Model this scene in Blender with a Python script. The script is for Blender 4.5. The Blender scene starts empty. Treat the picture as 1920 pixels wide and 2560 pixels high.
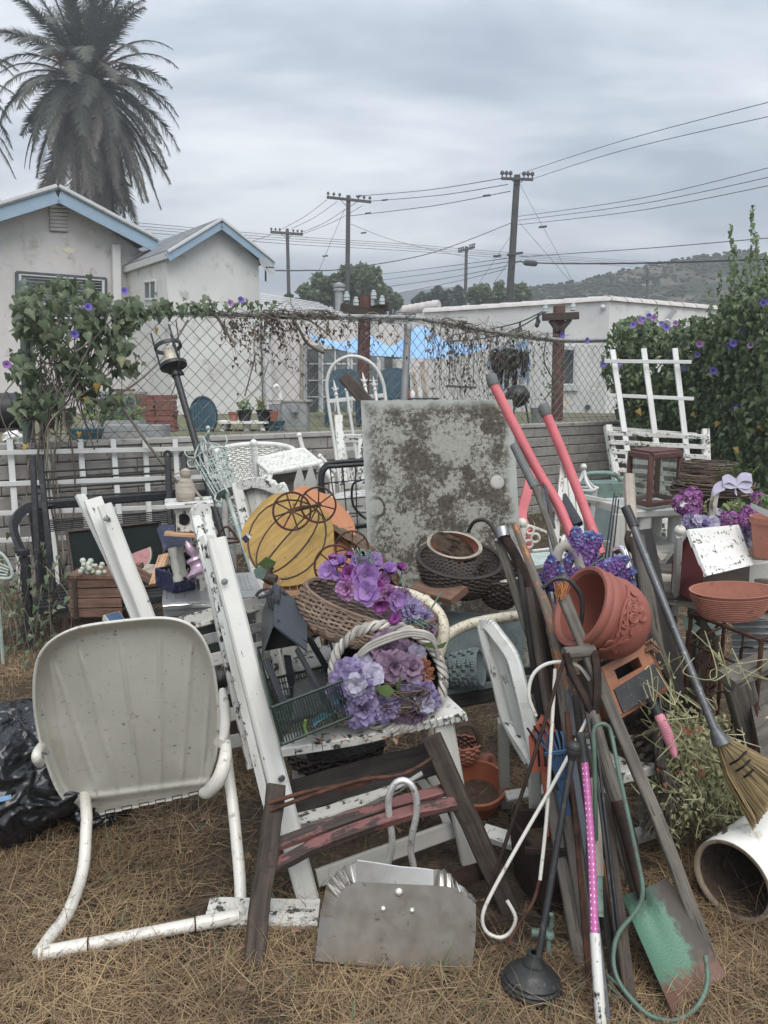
import bpy, math, random
import numpy as np
from mathutils import Vector as V, Matrix, noise
from math import sin, cos, pi, radians, atan, atan2, sqrt
random.seed(7)
R = random.random
U = random.uniform
SC = bpy.context.scene
COL = SC.collection
# camera
CX, CY, FPX = 960.0, 1280.0, 1900.0
EYE = 1.45
HAZE = 0.0036
TH = atan(305 / FPX)
cam = bpy.data.cameras.new('camera')
cam.sensor_fit = 'VERTICAL'
cam.sensor_height = 24.0
cam.lens = 24.0 * FPX / 2560.0
cam.clip_start = 0.05
cam.clip_end = 20000
co = bpy.data.objects.new('camera', cam)
co.location = (0, 0, EYE)
co.rotation_euler = (pi / 2 - TH, 0, 0)
COL.objects.link(co)
SC.camera = co
# view
SC.view_settings.view_transform = 'Standard'
SC.view_settings.look = 'None'
SC.view_settings.gamma = 1
SC.view_settings.use_curve_mapping = False
SC.view_settings.exposure = 1.08
SC.render.engine = 'CYCLES'
SC.cycles.max_bounces = 6
SC.cycles.transparent_max_bounces = 12
SC.cycles.volume_bounces = 0
SC.cycles.use_denoising = True
# node helper
class NT:
 def __init__(s, tree):
  s.t = tree
 def n(s, typ, ins=None, out=0, **props):
  nd = s.t.nodes.new(typ)
  for k, v in props.items():
   setattr(nd, k, v)
  for k, v in (ins or {}).items():
   sock = nd.inputs[k]
   if isinstance(v, bpy.types.NodeSocket):
    s.t.links.new(v, sock)
   else:
    try:
     sock.default_value = v
    except Exception:
     sock.default_value = tuple(v) + (1,)
  return nd.outputs[out]
 def math(s, op, a, b=0.0, c=None, clamp=False):
  i = {0: a, 1: b}
  if c is not None:
   i[2] = c
  return s.n('ShaderNodeMath', i, operation=op, use_clamp=clamp)
 def mix(s, f, a, b, mode='MIX'):
  nd = s.t.nodes.new('ShaderNodeMix')
  nd.data_type = 'RGBA'
  nd.blend_type = mode
  for sock, v in ((nd.inputs[0], f), (nd.inputs[6], a), (nd.inputs[7], b)):
   if isinstance(v, bpy.types.NodeSocket):
    s.t.links.new(v, sock)
   elif isinstance(v, (int, float)):
    sock.default_value = v
   else:
    sock.default_value = tuple(v)[:3] + (1,)
  return nd.outputs[2]
 def ramp(s, f, stops, interp='LINEAR'):
  nd = s.t.nodes.new('ShaderNodeValToRGB')
  s.t.links.new(f, nd.inputs[0])
  cr = nd.color_ramp
  cr.interpolation = interp
  while len(cr.elements) < len(stops):
   cr.elements.new(0.5)
  for e, (p, c) in zip(cr.elements, stops):
   e.position = p
   if isinstance(c, (int, float)):
    c = (c, c, c)
   e.color = tuple(c)[:3] + (1,)
  return nd.outputs[0]
 def noise(s, vec, scale, detail=4, rough=0.55, dist=0.0, out=0):
  return s.n('ShaderNodeTexNoise', {'Vector': vec, 'Scale': scale, 'Detail': detail, 'Roughness': rough,
 'Distortion': dist}, out)
 def mapping(s, vec, scale=(1, 1, 1), loc=(0, 0, 0), rot=(0, 0, 0)):
  return s.n('ShaderNodeMapping', {'Vector': vec, 'Scale': scale, 'Location': loc, 'Rotation': rot})
# sky: overcast
SUN_EL, SUN_ROT = radians(58), radians(200)
world = bpy.data.worlds.new('World')
SC.world = world
world.use_nodes = True
wt = world.node_tree
wt.nodes.clear()
w = NT(wt)
tc = w.n('ShaderNodeTexCoord')
sky = w.n('ShaderNodeTexSky', sky_type='NISHITA', sun_disc=False, sun_elevation=SUN_EL, sun_rotation=SUN_ROT)
sx = wt.nodes.new('ShaderNodeSeparateXYZ')
wt.links.new(tc, sx.inputs[0])
zz = w.math('ADD', w.math('MAXIMUM', sx.outputs[2], 0.0), 0.16)
cxy = w.n('ShaderNodeCombineXYZ', {0: w.math('DIVIDE', sx.outputs[0], zz), 1: w.math('DIVIDE', sx.outputs[1], zz), 2: 0.3})
n1 = w.noise(w.mapping(cxy, (1.25, 2.1, 1), (3.1, 1.7, 0)), 1.0, 6, 0.55, 0.3)
n2 = w.noise(w.mapping(cxy, (0.5, 0.9, 1), (7.3, 0.4, 0)), 1.0, 3, 0.5, 0.2)
nn = w.math('ADD', w.math('MULTIPLY', n1, 0.55), w.math('MULTIPLY', n2, 0.45))
cloud = w.ramp(nn, [(0.39, (0.29, 0.335, 0.41)), (0.46, (0.41, 0.46, 0.535)), (0.53, (0.58, 0.62, 0.675)), (0.60, (0.80, 0.82, 0.84))])
hz = w.ramp(sx.outputs[2], [(0.0, 0.75), (0.09, 0.55), (0.22, 0.12), (0.36, 0.0)])
cloud = w.mix(hz, cloud, w.ramp(nn, [(0.40, (0.50, 0.57, 0.66)), (0.5, (0.86, 0.90, 0.93)), (0.6, (1.15, 1.16, 1.15))]))
up = w.ramp(sx.outputs[2], [(0.0, 1.0), (0.4, 1.0), (1.0, 1.7)])
cloud = w.mix(1.0, cloud, up, 'MULTIPLY')
SKYK = 0.12
cl = w.n('ShaderNodeVectorMath', {0: cloud, 1: (0.78 / SKYK,) * 3}, operation='MULTIPLY')
skc = w.mix(0.94, sky, cl)
bg = wt.nodes.new('ShaderNodeBackground')
wt.links.new(skc, bg.inputs[0])
bg.inputs[1].default_value = SKYK
wo = wt.nodes.new('ShaderNodeOutputWorld')
wt.links.new(bg.outputs[0], wo.inputs[0])
sun = bpy.data.lights.new('sun', 'SUN')
sun.energy = 1.5
sun.angle = radians(50)
sun.color = (1.0, 0.955, 0.89)
so = bpy.data.objects.new('sun', sun)
so.rotation_euler = (radians(32), 0, radians(20))
COL.objects.link(so)
# photo geometry -> places
def ray(px, py):
 u = (px - CX) / FPX
 v = (CY - py) / FPX
 return V((u, cos(TH) + v * sin(TH), -sin(TH) + v * cos(TH)))
def P(px, py, Y):
 d = ray(px, py)
 t = Y / d.y
 return V((d.x * t, Y, EYE + d.z * t))
def G(px, py, z=0.0):
 d = ray(px, py)
 t = (z - EYE) / d.z
 return V((d.x * t, d.y * t, z))
def PL(a, b, px, py):
 "point of the vertical plane through a and b seen at a pixel"
 d = ray(px, py)
 nx, ny = -(b[1] - a[1]), (b[0] - a[0])
 t = (nx * a[0] + ny * a[1]) / (nx * d.x + ny * d.y)
 return V((d.x * t, d.y * t, EYE + d.z * t))
def mpp(p):
 "metres per photo pixel at a place"
 return (p.y * cos(TH) + (EYE - p.z) * sin(TH)) / FPX
def PP(lst, Y=None):
 return [P(a[0], a[1], a[2] if len(a) > 2 else Y) for a in lst]
def cr(pts, n=6, closed=False):
 "smooth curve through points"
 pts = [V(p) for p in pts]
 out = []
 m = len(pts)
 for i in range(m if closed else m - 1):
  if closed:
   a, b, c, d = pts[i - 1], pts[i], pts[(i + 1) % m], pts[(i + 2) % m]
  else:
   a, b, c, d = pts[max(i - 1, 0)], pts[i], pts[i + 1], pts[min(i + 2, m - 1)]
  for k in range(n):
   t = k / n
   out.append(0.5 * ((2 * b) + (c - a) * t + (2 * a - 5 * b + 4 * c - d) * t * t + (3 * b - a - 3 * c + d) * t ** 3))
 if not closed:
  out.append(pts[-1])
 return out
# mesh collector
class MB:
 def __init__(s):
  s.v, s.f, s.u, s.m, s.s = [], [], [], [], []
 def add(s, vs, fs, us=None, mi=0, sm=True):
  o = len(s.v)
  s.v.extend(tuple(p) for p in vs)
  for i, f in enumerate(fs):
   s.f.append([a + o for a in f])
   if us:
    s.u.append(us[i])
   else:
    s.u.append([(vs[a][0] + vs[a][1] * 0.7, vs[a][2] + vs[a][1] * 0.3) for a in f])
   s.m.append(mi)
   s.s.append(sm)
  return s
 def bar(s, p, q, w, h=None, up=(0, 0, 1), seg=1, ch=0.14, bow=0.0, taper=1.0, mi=0, wob=0.0):
  p, q = V(p), V(q)
  h = h or w
  t = (q - p)
  L = t.length
  if L < 1e-6:
   return s
  t = t / L
  side = t.cross(V(up))
  if side.length < 1e-3:
   side = t.cross(V((1, 0, 0)))
  side.normalize()
  nrm = side.cross(t)
  c = ch * min(w, h)
  a, b = w / 2, h / 2
  sec = [(a - c, -b), (a, -b + c), (a, b - c), (a - c, b), (-a + c, b), (-a, b - c), (-a, -b + c), (-a + c, -b)]
  per = [0]
  for i in range(8):
   x0, y0 = sec[i]
   x1, y1 = sec[(i + 1) % 8]
   per.append(per[-1] + sqrt((x1 - x0) ** 2 + (y1 - y0) ** 2))
  vs, fs, us = [], [], []
  u0 = U(0, 9)
  v0 = U(0, 9)
  for k in range(seg + 1):
   f = k / seg
   ctr = p + t * L * f + nrm * (bow * 4 * f * (1 - f))
   if wob and 0 < k < seg:
    ctr = ctr + side * U(-wob, wob) + nrm * U(-wob, wob)
   sc = 1 + (taper - 1) * f
   for x, y in sec:
    vs.append(ctr + side * x * sc + nrm * y * sc)
  for k in range(seg):
   for i in range(8):
    j = (i + 1) % 8
    fs.append([k * 8 + i, k * 8 + j, (k + 1) * 8 + j, (k + 1) * 8 + i])
    ua, ub = u0 + L * k / seg, u0 + L * (k + 1) / seg
    us.append([(ua, v0 + per[i]), (ua, v0 + per[i + 1]), (ub, v0 + per[i + 1]), (ub, v0 + per[i])])
  fs.append(list(range(7, -1, -1)))
  us.append([(u0 + sec[i][0] * .2, v0 + sec[i][1]) for i in range(7, -1, -1)])
  fs.append([seg * 8 + i for i in range(8)])
  us.append([(u0 + sec[i][0] * .2, v0 + sec[i][1]) for i in range(8)])
  return s.add(vs, fs, us, mi, False)
 def tube(s, pts, r, n=8, closed=False, mi=0, flat=1.0, up=None):
  pts = [V(p) for p in pts]
  m = len(pts)
  rs = r if isinstance(r, (list, tuple)) else [r] * m
  if len(rs) != m:
   rs = [rs[0] + (rs[-1] - rs[0]) * i / (m - 1) for i in range(m)]
  vs, fs, us = [], [], []
  prev = None
  acc = U(0, 9)
  v0 = U(0, 9)
  us_l = []
  for i in range(m):
   if closed:
    t = pts[(i + 1) % m] - pts[i - 1]
   else:
    t = pts[min(i + 1, m - 1)] - pts[max(i - 1, 0)]
   if t.length < 1e-9:
    t = V((0, 0, 1))
   t.normalize()
   if prev is None:
    ref = V(up) if up is not None else (V((0, 0, 1)) if abs(t.z) < 0.9 else V((1, 0, 0)))
    a = ref - t * ref.dot(t)
   else:
    a = prev - t * prev.dot(t)
   if a.length < 1e-6:
    a = t.orthogonal()
   a.normalize()
   prev = a
   b = t.cross(a)
   if i:
    acc += (pts[i] - pts[i - 1]).length
   us_l.append(acc)
   for k in range(n):
    th = 2 * pi * k / n
    vs.append(pts[i] + (a * cos(th) * flat + b * sin(th)) * rs[i])
  rr = max(rs)
  for i in range(m if closed else m - 1):
   j = (i + 1) % m
   for k in range(n):
    l = (k + 1) % n
    fs.append([i * n + k, i * n + l, j * n + l, j * n + k])
    va, vb = v0 + 2 * pi * rr * k / n, v0 + 2 * pi * rr * (k + 1) / n
    ub = us_l[j] if j else us_l[i] + .05
    us.append([(us_l[i], va), (us_l[i], vb), (ub, vb), (ub, va)])
  if not closed:
   fs.append(list(range(n - 1, -1, -1)))
   us.append([(0, 0)] * n)
   fs.append([(m - 1) * n + k for k in range(n)])
   us.append([(0, 0)] * n)
  return s.add(vs, fs, us, mi)
 def ring(s, c, nrm, R_, r, n=28, k=6, mi=0, ax=None, ratio=1.0):
  nrm = V(nrm).normalized()
  a = V(ax) if ax is not None else nrm.orthogonal()
  a = (a - nrm * a.dot(nrm)).normalized()
  b = nrm.cross(a)
  return s.tube([V(c) + (a * cos(2 * pi * i / n) + b * sin(2 * pi * i / n) * ratio) * R_ for i in range(n)], r, k, True, mi)
 def lathe(s, c, axis, prof, n=24, mi=0, ax=None, ratio=1.0, closed=False):
  c = V(c)
  z = V(axis).normalized()
  a = V(ax) if ax is not None else z.orthogonal()
  a = (a - z * a.dot(z)).normalized()
  b = z.cross(a)
  vs, fs, us = [], [], []
  acc = [0]
  for i in range(1, len(prof)):
   acc.append(acc[-1] + sqrt((prof[i][0] - prof[i - 1][0]) ** 2 + (prof[i][1] - prof[i - 1][1]) ** 2))
  rm = max(p[0] for p in prof)
  for r, h in prof:
   for k in range(n):
    th = 2 * pi * k / n
    vs.append(c + z * h + (a * cos(th) + b * sin(th) * ratio) * max(r, 1e-4))
  m = len(prof)
  for i in range(m if closed else m - 1):
   j = (i + 1) % m
   for k in range(n):
    l = (k + 1) % n
    fs.append([i * n + k, i * n + l, j * n + l, j * n + k])
    ua, ub = rm * 2 * pi * k / n, rm * 2 * pi * (k + 1) / n
    us.append([(ua, acc[i]), (ub, acc[i]), (ub, acc[j]), (ua, acc[j])])
  return s.add(vs, fs, us, mi)
 def plate(s, pts, d, mi=0):
  "prism: planar outline pushed along d"
  pts = [V(p) for p in pts]
  d = V(d)
  n = len(pts)
  vs = pts + [p + d for p in pts]
  o = pts[0]
  ax = (pts[1] - o).normalized()
  ay = d.normalized().cross(ax)
  f2 = lambda p: ((V(p) - o).dot(ax), (V(p) - o).dot(ay))
  fs = [list(range(n)), list(range(2 * n - 1, n - 1, -1))]
  us = [[f2(vs[i]) for i in f] for f in fs]
  acc = 0
  for i in range(n):
   j = (i + 1) % n
   fs.append([j, i, n + i, n + j])
   l = (pts[j] - pts[i]).length
   us.append([(acc + l, 0), (acc, 0), (acc, d.length), (acc + l, d.length)])
   acc += l
  return s.add(vs, fs, us, mi)
 def box(s, c, sx, sy, sz, rz=0.0, ch=0.06, mi=0):
  "box standing on c"
  c = V(c)
  ux = V((cos(rz), sin(rz), 0))
  if ch <= 0:
   uy = V((-sin(rz), cos(rz), 0))
   b = c - ux * sx / 2 - uy * sy / 2
   return s.plate([b, b + ux * sx, b + ux * sx + uy * sy, b + uy * sy], (0, 0, sz), mi)
  return s.bar(c, c + V((0, 0, sz)), sx, sy, up=(-sin(rz), cos(rz), 0), ch=ch, mi=mi)
 def obox(s, o, a, b, c, mi=0):
  "box from a corner and three edge vectors"
  return s.plate([o, o + a, o + a + b, o + b], c, mi)
 def grid(s, f, nu, nv, cu=False, su=1.0, sv=1.0, mi=0, flip=False):
  vs, fs, us = [], [], []
  iu = nu if cu else nu + 1
  for j in range(nv + 1):
   for i in range(iu):
    vs.append(V(f(i / nu, j / nv)))
  for j in range(nv):
   for i in range(nu):
    k = (i + 1) % iu
    q = [j * iu + i, j * iu + k, (j + 1) * iu + k, (j + 1) * iu + i]
    uv = [(i / nu * su, j / nv * sv), ((i + 1) / nu * su, j / nv * sv), ((i + 1) / nu * su, (j + 1) / nv * sv), (i / nu * su, (j + 1) / nv * sv)]
    if flip:
     q.reverse()
     uv.reverse()
    fs.append(q)
    us.append(uv)
  return s.add(vs, fs, us, mi)
 def ball(s, c, r, n=14, m=8, mi=0, sq=(1, 1, 1)):
  c = V(c)
  return s.grid(lambda u, v: c + V((cos(2 * pi * u) * sin(pi * v) * r * sq[0], sin(2 * pi * u) * sin(pi * v) * r * sq[1], cos(pi * v) * r * sq[2])), n, m, True, 2 * pi * r, pi * r, mi, True)
 def weave(s, f, rows, stakes, segs, amp, r, cu=True, vr=(0.02, 0.98), n=4, stake_r=None, mi=0, skip=0.0):
  "f(u,v) -> point, normal"
  for j in range(rows):
   v = vr[0] + (vr[1] - vr[0]) * j / max(rows - 1, 1)
   if skip and R() < skip:
    continue
   pts = []
   for i in range(segs if cu else segs + 1):
    u = i / segs
    p, nn_ = f(u, v + U(-.2, .2) * (vr[1] - vr[0]) / rows)
    pts.append(p + nn_ * amp * sin(pi * stakes * u + pi * j))
   s.tube(pts, r * U(.85, 1.15), n, cu, mi)
  for k in range(stakes):
   u = (k + .5) / stakes
   s.tube([f(u, vr[0] + (vr[1] - vr[0]) * q / 8)[0] for q in range(9)], stake_r or r, n, False, mi)
  return s
 def mesh(s, name, mats, off=V((0, 0, 0)), smooth=False):
  me = bpy.data.meshes.new(name)
  ox, oy, oz = off
  me.from_pydata([(x - ox, y - oy, z - oz) for x, y, z in s.v], [], s.f)
  uvl = me.uv_layers.new(name='UVMap')
  flat = np.array([c for f in s.u for p in f for c in p[:2]], dtype=np.float32)
  uvl.data.foreach_set('uv', flat)
  for m_ in (mats if isinstance(mats, (list, tuple)) else [mats]):
   me.materials.append(m_)
  if any(s.m):
   me.polygons.foreach_set('material_index', s.m)
  if smooth:
   if smooth is not True:
    me.polygons.foreach_set('use_smooth', [True] * len(s.f))
    me.set_sharp_from_angle(angle=smooth)
   me.polygons.foreach_set('use_smooth', s.s)
  me.update()
  return me
OFF = {}
SM = radians(50)
def T(name, label, cat, loc, group=None):
 "a thing with parts: an Empty at its base"
 o = bpy.data.objects.new(name, None)
 o.empty_display_size = 0.1
 o.location = loc
 o['label'] = label
 o['category'] = cat
 if group:
  o['group'] = group
 COL.objects.link(o)
 OFF[o.name] = V(loc)
 return o
def ob(name, mb, mat, parent, smooth=SM, label=None, kind=None):
 "a part"
 off = OFF[parent.name]
 o = bpy.data.objects.new(name, mb.mesh(name, mat, off, smooth))
 o.parent = parent
 COL.objects.link(o)
 OFF[o.name] = off
 if label:
  o['label'] = label
 if kind:
  o['kind'] = kind
 return o
def S(name, mb, mat, label=None, cat=None, group=None, kind=None, smooth=SM):
 "a thing that is one mesh"
 a = np.array(mb.v)
 off = V((float(a[:, 0].mean()), float(a[:, 1].mean()), float(a[:, 2].min()))) if kind != 'structure' else V((0, 0, 0))
 o = bpy.data.objects.new(name, mb.mesh(name, mat, off, smooth))
 o.location = off
 COL.objects.link(o)
 OFF[o.name] = off
 if label:
  o['label'] = label
 if cat:
  o['category'] = cat
 if group:
  o['group'] = group
 if kind:
  o['kind'] = kind
 return o
def inst(name, me, parent, loc, rot=None, sc=1.0, label=None):
 "a part that shares its mesh"
 o = bpy.data.objects.new(name, me)
 o.parent = parent
 M = (rot if rot is not None else Matrix.Identity(3)).to_4x4()
 s3 = sc if isinstance(sc, (tuple, list)) else (sc, sc, sc)
 o.matrix_local = Matrix.Translation(V(loc) - OFF[parent.name]) @ M @ Matrix.Diagonal(V((*s3, 1)))
 COL.objects.link(o)
 if label:
  o['label'] = label
 return o
def face_rot(nrm, spin=0.0):
 "rotation that sends +Z to nrm"
 return V(nrm).to_track_quat('Z', 'Y').to_matrix() @ Matrix.Rotation(spin, 3, 'Z')
def rv(s=1.0):
 return V((U(-s, s), U(-s, s), U(-s, s)))
# materials
def hx(h):
 h = h.lstrip('#')
 o = []
 for i in (0, 2, 4):
  c = int(h[i:i + 2], 16) / 255
  o.append(c / 12.92 if c <= 0.04045 else ((c + .055) / 1.055) ** 2.4)
 g = (o[0] * .3 + o[1] * .5 + o[2] * .2) * .16
 return tuple(c * .84 + g for c in o)
def new(name):
 m = bpy.data.materials.new(name)
 m.use_nodes = True
 m.node_tree.nodes.clear()
 t = NT(m.node_tree)
 t.uv = t.n('ShaderNodeTexCoord', out=2)
 t.ob = t.n('ShaderNodeTexCoord', out=3)
 oi = m.node_tree.nodes.new('ShaderNodeObjectInfo')
 t.rnd = oi.outputs['Random']
 ge = m.node_tree.nodes.new('ShaderNodeNewGeometry')
 t.isl = ge.outputs['Random Per Island']
 rr = t.n('ShaderNodeCombineXYZ', {0: t.math('MULTIPLY', t.rnd, 37.0), 1: t.math('MULTIPLY', t.rnd, 71.0), 2: t.math('MULTIPLY', t.rnd, 13.0)})
 t.obr = t.n('ShaderNodeVectorMath', {0: t.ob, 1: rr}, operation='ADD')
 return m, t
def fin(m, t, col, rough=0.6, metal=0.0, bump=None, bd=0.01, bs=0.5, trans=0.0, spec=None, alpha=None, sss=None):
 nd = m.node_tree.nodes.new('ShaderNodeBsdfPrincipled')
 L = m.node_tree.links.new
 def put(k, v):
  if isinstance(v, bpy.types.NodeSocket):
   L(v, nd.inputs[k])
  elif isinstance(v, tuple):
   nd.inputs[k].default_value = v[:3] + (1,)
  else:
   nd.inputs[k].default_value = v
 put('Base Color', col)
 put('Roughness', rough)
 put('Metallic', metal)
 if spec is not None:
  put('Specular IOR Level', spec)
 if alpha is not None:
  put('Alpha', alpha)
 if bump is not None:
  bn = m.node_tree.nodes.new('ShaderNodeBump')
  bn.inputs['Distance'].default_value = bd
  bn.inputs['Strength'].default_value = bs
  L(bump, bn.inputs['Height'])
  L(bn.outputs[0], nd.inputs['Normal'])
 out = m.node_tree.nodes.new('ShaderNodeOutputMaterial')
 sh = nd.outputs[0]
 if trans:
  tr = m.node_tree.nodes.new('ShaderNodeBsdfTranslucent')
  if isinstance(col, tuple):
   tr.inputs[0].default_value = col[:3] + (1,)
  else:
   L(col, tr.inputs[0])
  mx = m.node_tree.nodes.new('ShaderNodeMixShader')
  mx.inputs[0].default_value = trans
  L(sh, mx.inputs[1])
  L(tr.outputs[0], mx.inputs[2])
  sh = mx.outputs[0]
 L(sh, out.inputs[0])
 return m
def plain(name, col, rough=0.5, metal=0.0, var=0.18, scale=9.0, dirt=0.0, dcol=(.03, .024, .018), dscale=28.0, bump=0.0, spec=None, bsc=0):
 m, t = new(name)
 if isinstance(col, str):
  col = hx(col)
 n = t.noise(t.obr, scale, 5, .6)
 c = t.mix(t.ramp(n, [(.3, 0), (.7, 1)]), tuple(x * (1 - var) for x in col), tuple(min(1, x * (1 + var)) for x in col))
 h = n
 if dirt:
  d = t.noise(t.obr, dscale, 6, .7)
  k = t.ramp(d, [(.62 - dirt * .3, 0), (.70 - dirt * .2, 1)])
  c = t.mix(t.math('MULTIPLY', k, .85), c, dcol)
 if bump:
  h = t.noise(t.obr, bsc or dscale * 2, 4, .6)
 rg = t.math('ADD', t.math('MULTIPLY', n, .25), rough - .12) if not metal else t.math('ADD', t.math('MULTIPLY', t.noise(t.obr, scale * 4, 4), .25), rough - .12)
 return fin(m, t, c, rg, metal, h if bump else None, .004, bump, spec=spec)
def wood(name, c1, c2, c3=None, rough=0.8, g=38.0, spots=0.0):
 m, t = new(name)
 c1, c2 = (hx(c) if isinstance(c, str) else c for c in (c1, c2))
 c3 = hx(c3) if isinstance(c3, str) else (c3 or tuple(x * .35 for x in c1))
 uvn = t.mapping(t.uv, (2.2, g, 1))
 n = t.noise(uvn, 1.0, 6, .65, .3)
 n2 = t.noise(t.mapping(t.uv, (5, g * 3.2, 1)), 1.0, 3, .7)
 b = t.noise(t.obr, 7, 4, .6)
 c = t.ramp(n, [(.3, c1), (.66, c2)])
 c = t.mix(t.ramp(n2, [(.56, 0), (.66, .85)]), c, c3)
 c = t.mix(1.0, c, t.ramp(b, [(.3, .68), (.7, 1.25)]), 'MULTIPLY')
 if spots:
  d = t.noise(t.obr, 45, 5, .7)
  c = t.mix(t.ramp(d, [(.62 - spots * .2, 0), (.68 - spots * .1, .8)]), c, (.018, .015, .012))
 return fin(m, t, c, rough, 0, t.math('ADD', n, n2), .003, .55)
def peel(name, col, under, amt=0.4, rough=0.6, g=30.0, sc=9.0, grime=.5):
 "old paint flaking off along the grain"
 m, t = new(name)
 col, under = (hx(c) if isinstance(c, str) else c for c in (col, under))
 gr = t.noise(t.mapping(t.uv, (4.5, g, 1)), 1.0, 6, .7, .2)
 bl = t.noise(t.obr, sc, 6, .68)
 f = t.math('ADD', t.math('MULTIPLY', gr, .5), t.math('MULTIPLY', bl, .5))
 k = t.ramp(f, [(.675 - amt * .19, 0), (.70 - amt * .17, 1)])
 uc = t.ramp(t.noise(t.mapping(t.uv, (3, g * 2.5, 1)), 1.0, 4, .7), [(.3, tuple(x * .45 for x in under)), (.7, tuple(x * 1.25 for x in under))])
 n3 = t.noise(t.obr, 3.5, 5, .6)
 n4 = t.noise(t.mapping(t.uv, (1.5, 14, 1)), 1.0, 4, .6)
 pc = t.mix(t.ramp(n3, [(.35, 0), (.7, grime)]), col, tuple(x * y for x, y in zip(col, (.70, .67, .60))))
 pc = t.mix(t.ramp(n4, [(.5, 0), (.72, grime)]), pc, tuple(x * y for x, y in zip(col, (.55, .53, .48))))
 c = t.mix(k, pc, uc)
 h = t.math('SUBTRACT', t.math('MULTIPLY', gr, .3), k)
 return fin(m, t, c, t.math('ADD', t.math('MULTIPLY', k, .25), rough - .1), 0, h, .0025, .6)
def rusty(name, c1, c2, rough=.75, metal=.3, sc=22):
 m, t = new(name)
 c1, c2 = (hx(c) if isinstance(c, str) else c for c in (c1, c2))
 n = t.noise(t.obr, sc, 6, .68)
 c = t.ramp(n, [(.35, c1), (.62, c2)])
 return fin(m, t, c, rough, metal, n, .003, .5)
def leaf(name, c1, c2, c3=None, trans=.3, rough=.5, obj=False, ns=14, lo=.75, hi=1.2):
 m, t = new(name)
 c1, c2 = (hx(c) if isinstance(c, str) else c for c in (c1, c2))
 st = [(0.0, c1), (.9, c2)]
 if c3:
  st.append((1.0, hx(c3) if isinstance(c3, str) else c3))
 r = t.math('FRACT', t.math('ADD', t.isl, t.rnd)) if obj else t.isl
 c = t.ramp(r, st)
 n = t.noise(t.ob, ns, 3)
 c = t.mix(1.0, c, t.ramp(n, [(.3, lo), (.7, hi)]), 'MULTIPLY')
 return fin(m, t, c, rough, trans=trans)
def petal(name, c1, c2, vein=.35):
 m, t = new(name)
 c1, c2 = hx(c1), hx(c2)
 sp = m.node_tree.nodes.new('ShaderNodeSeparateXYZ')
 m.node_tree.links.new(t.uv, sp.inputs[0])
 r = t.math('FRACT', t.math('ADD', t.isl, t.rnd))
 c = t.mix(r, c1, c2)
 vn = t.noise(t.mapping(t.uv, (14, 1.5, 1)), 1.0, 3, .6)
 c = t.mix(t.math('MULTIPLY', t.ramp(vn, [(.4, 0), (.65, 1)]), vein), c, tuple(x * .55 for x in c1))
 c = t.mix(t.ramp(sp.outputs[1], [(.0, .55), (.4, 0)]), c, tuple(x * .5 for x in c1))
 return fin(m, t, c, .65, trans=.22)
WHITE = (.74, .74, .71)
M = {}
M['white'] = peel('old_white_paint', (.56, .56, .53), '#4a443c', .40, sc=20)
M['white_bad'] = peel('flaking_white_paint', (.60, .60, .57), '#3a342e', .74, sc=34)
M['white_speck'] = peel('speckled_white_paint', (.78, .785, .76), '#2e2a26', 0.72, sc=60, g=30)
M['white_clean'] = peel('white_vinyl', (.62, .63, .62), '#8a8a84', .12, .45)
M['white_grey'] = peel('worn_grey_white_paint', (.44, .44, .41), '#4a443d', .55)
M['wicker_white'] = plain('white_wicker', (.64, .64, .60), .6, 0, .15, 30, .14, (.2, .18, .15))
M['shell'] = plain('cream_enamel', (.48, .47, .41), .38, 0, .12, 3, .07, (.09, .08, .06), 60, spec=.5)
M['tubewhite'] = plain('white_enamel_tube', (.60, .585, .53), .34, 0, .08, 6, .15, (.16, .1, .05), 40)
M['cream'] = plain('cream_enamel_spotted', (.60, .555, .43), .4, 0, .1, 8, .30, (.06, .05, .035), 75)
M['mint'] = rusty('mint_wire_paint', '#b5c4bd', '#96a59d', .6, .1)
M['black'] = plain('black_metal_paint', (.014, .015, .017), .45, .0, .3, 12, .25, (.06, .055, .05), 40)
M['blackplastic'] = plain('black_plastic', (.016, .016, .017), .38, 0, .2, 20)
M['rubber'] = plain('black_rubber', (.02, .02, .02), .5, 0, .25, 20, .2, (.08, .075, .065), 30)
M['bag'] = plain('black_bin_bag', (.010, .011, .013), .2, 0, .2, 5, spec=.6)
M['wood_grey'] = wood('weathered_grey_wood', '#443e37', '#746d62')
M['wood_pale'] = wood('pale_dry_wood', '#8a8072', '#b3a898')
M['wood_dark'] = wood('dark_weathered_wood', '#2a211a', '#4f4237', spots=.3)
M['wood_char'] = wood('charred_wood', '#1a1716', '#3d3733')
M['wood_brown'] = wood('brown_wood', '#573c30', '#82604c')
M['wood_red'] = peel('faded_red_paint', '#7f4f4c', '#41362f', 1.15)
M['wood_redbrown'] = wood('red_stained_post', '#4c3029', '#6d463c')
M['wood_orange'] = peel('orange_varnish', '#a8692a', '#6f675e', 1.15, sc=13, g=22)
M['wood_tan'] = wood('tan_raw_wood', '#a5774f', '#c79a70')
M['crate_wood'] = wood('orange_crate_wood', '#8a5232', '#a86a42', '#5e3520', .5)
M['board_black'] = plain('chalkboard', (.04, .041, .043), .85, 0, .25, 9, .12, (.2, .2, .2), 90)
M['alu'] = plain('aluminium_sheet', (.62, .61, .58), .44, 1.0, .05, 6, .1, (.12, .09, .06), 18)
M['alurod'] = plain('aluminium_rod', (.72, .72, .70), .5, .75, .1, 30, .2, (.25, .22, .18), 40)
M['steel'] = plain('grey_steel', (.30, .31, .32), .38, .9, .15, 14, .15, (.2, .16, .12), 40)
M['steelpaint'] = plain('silver_grey_paint', (.42, .43, .43), .35, .6, .08, 8, .15, (.07, .06, .05), 60)
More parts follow.
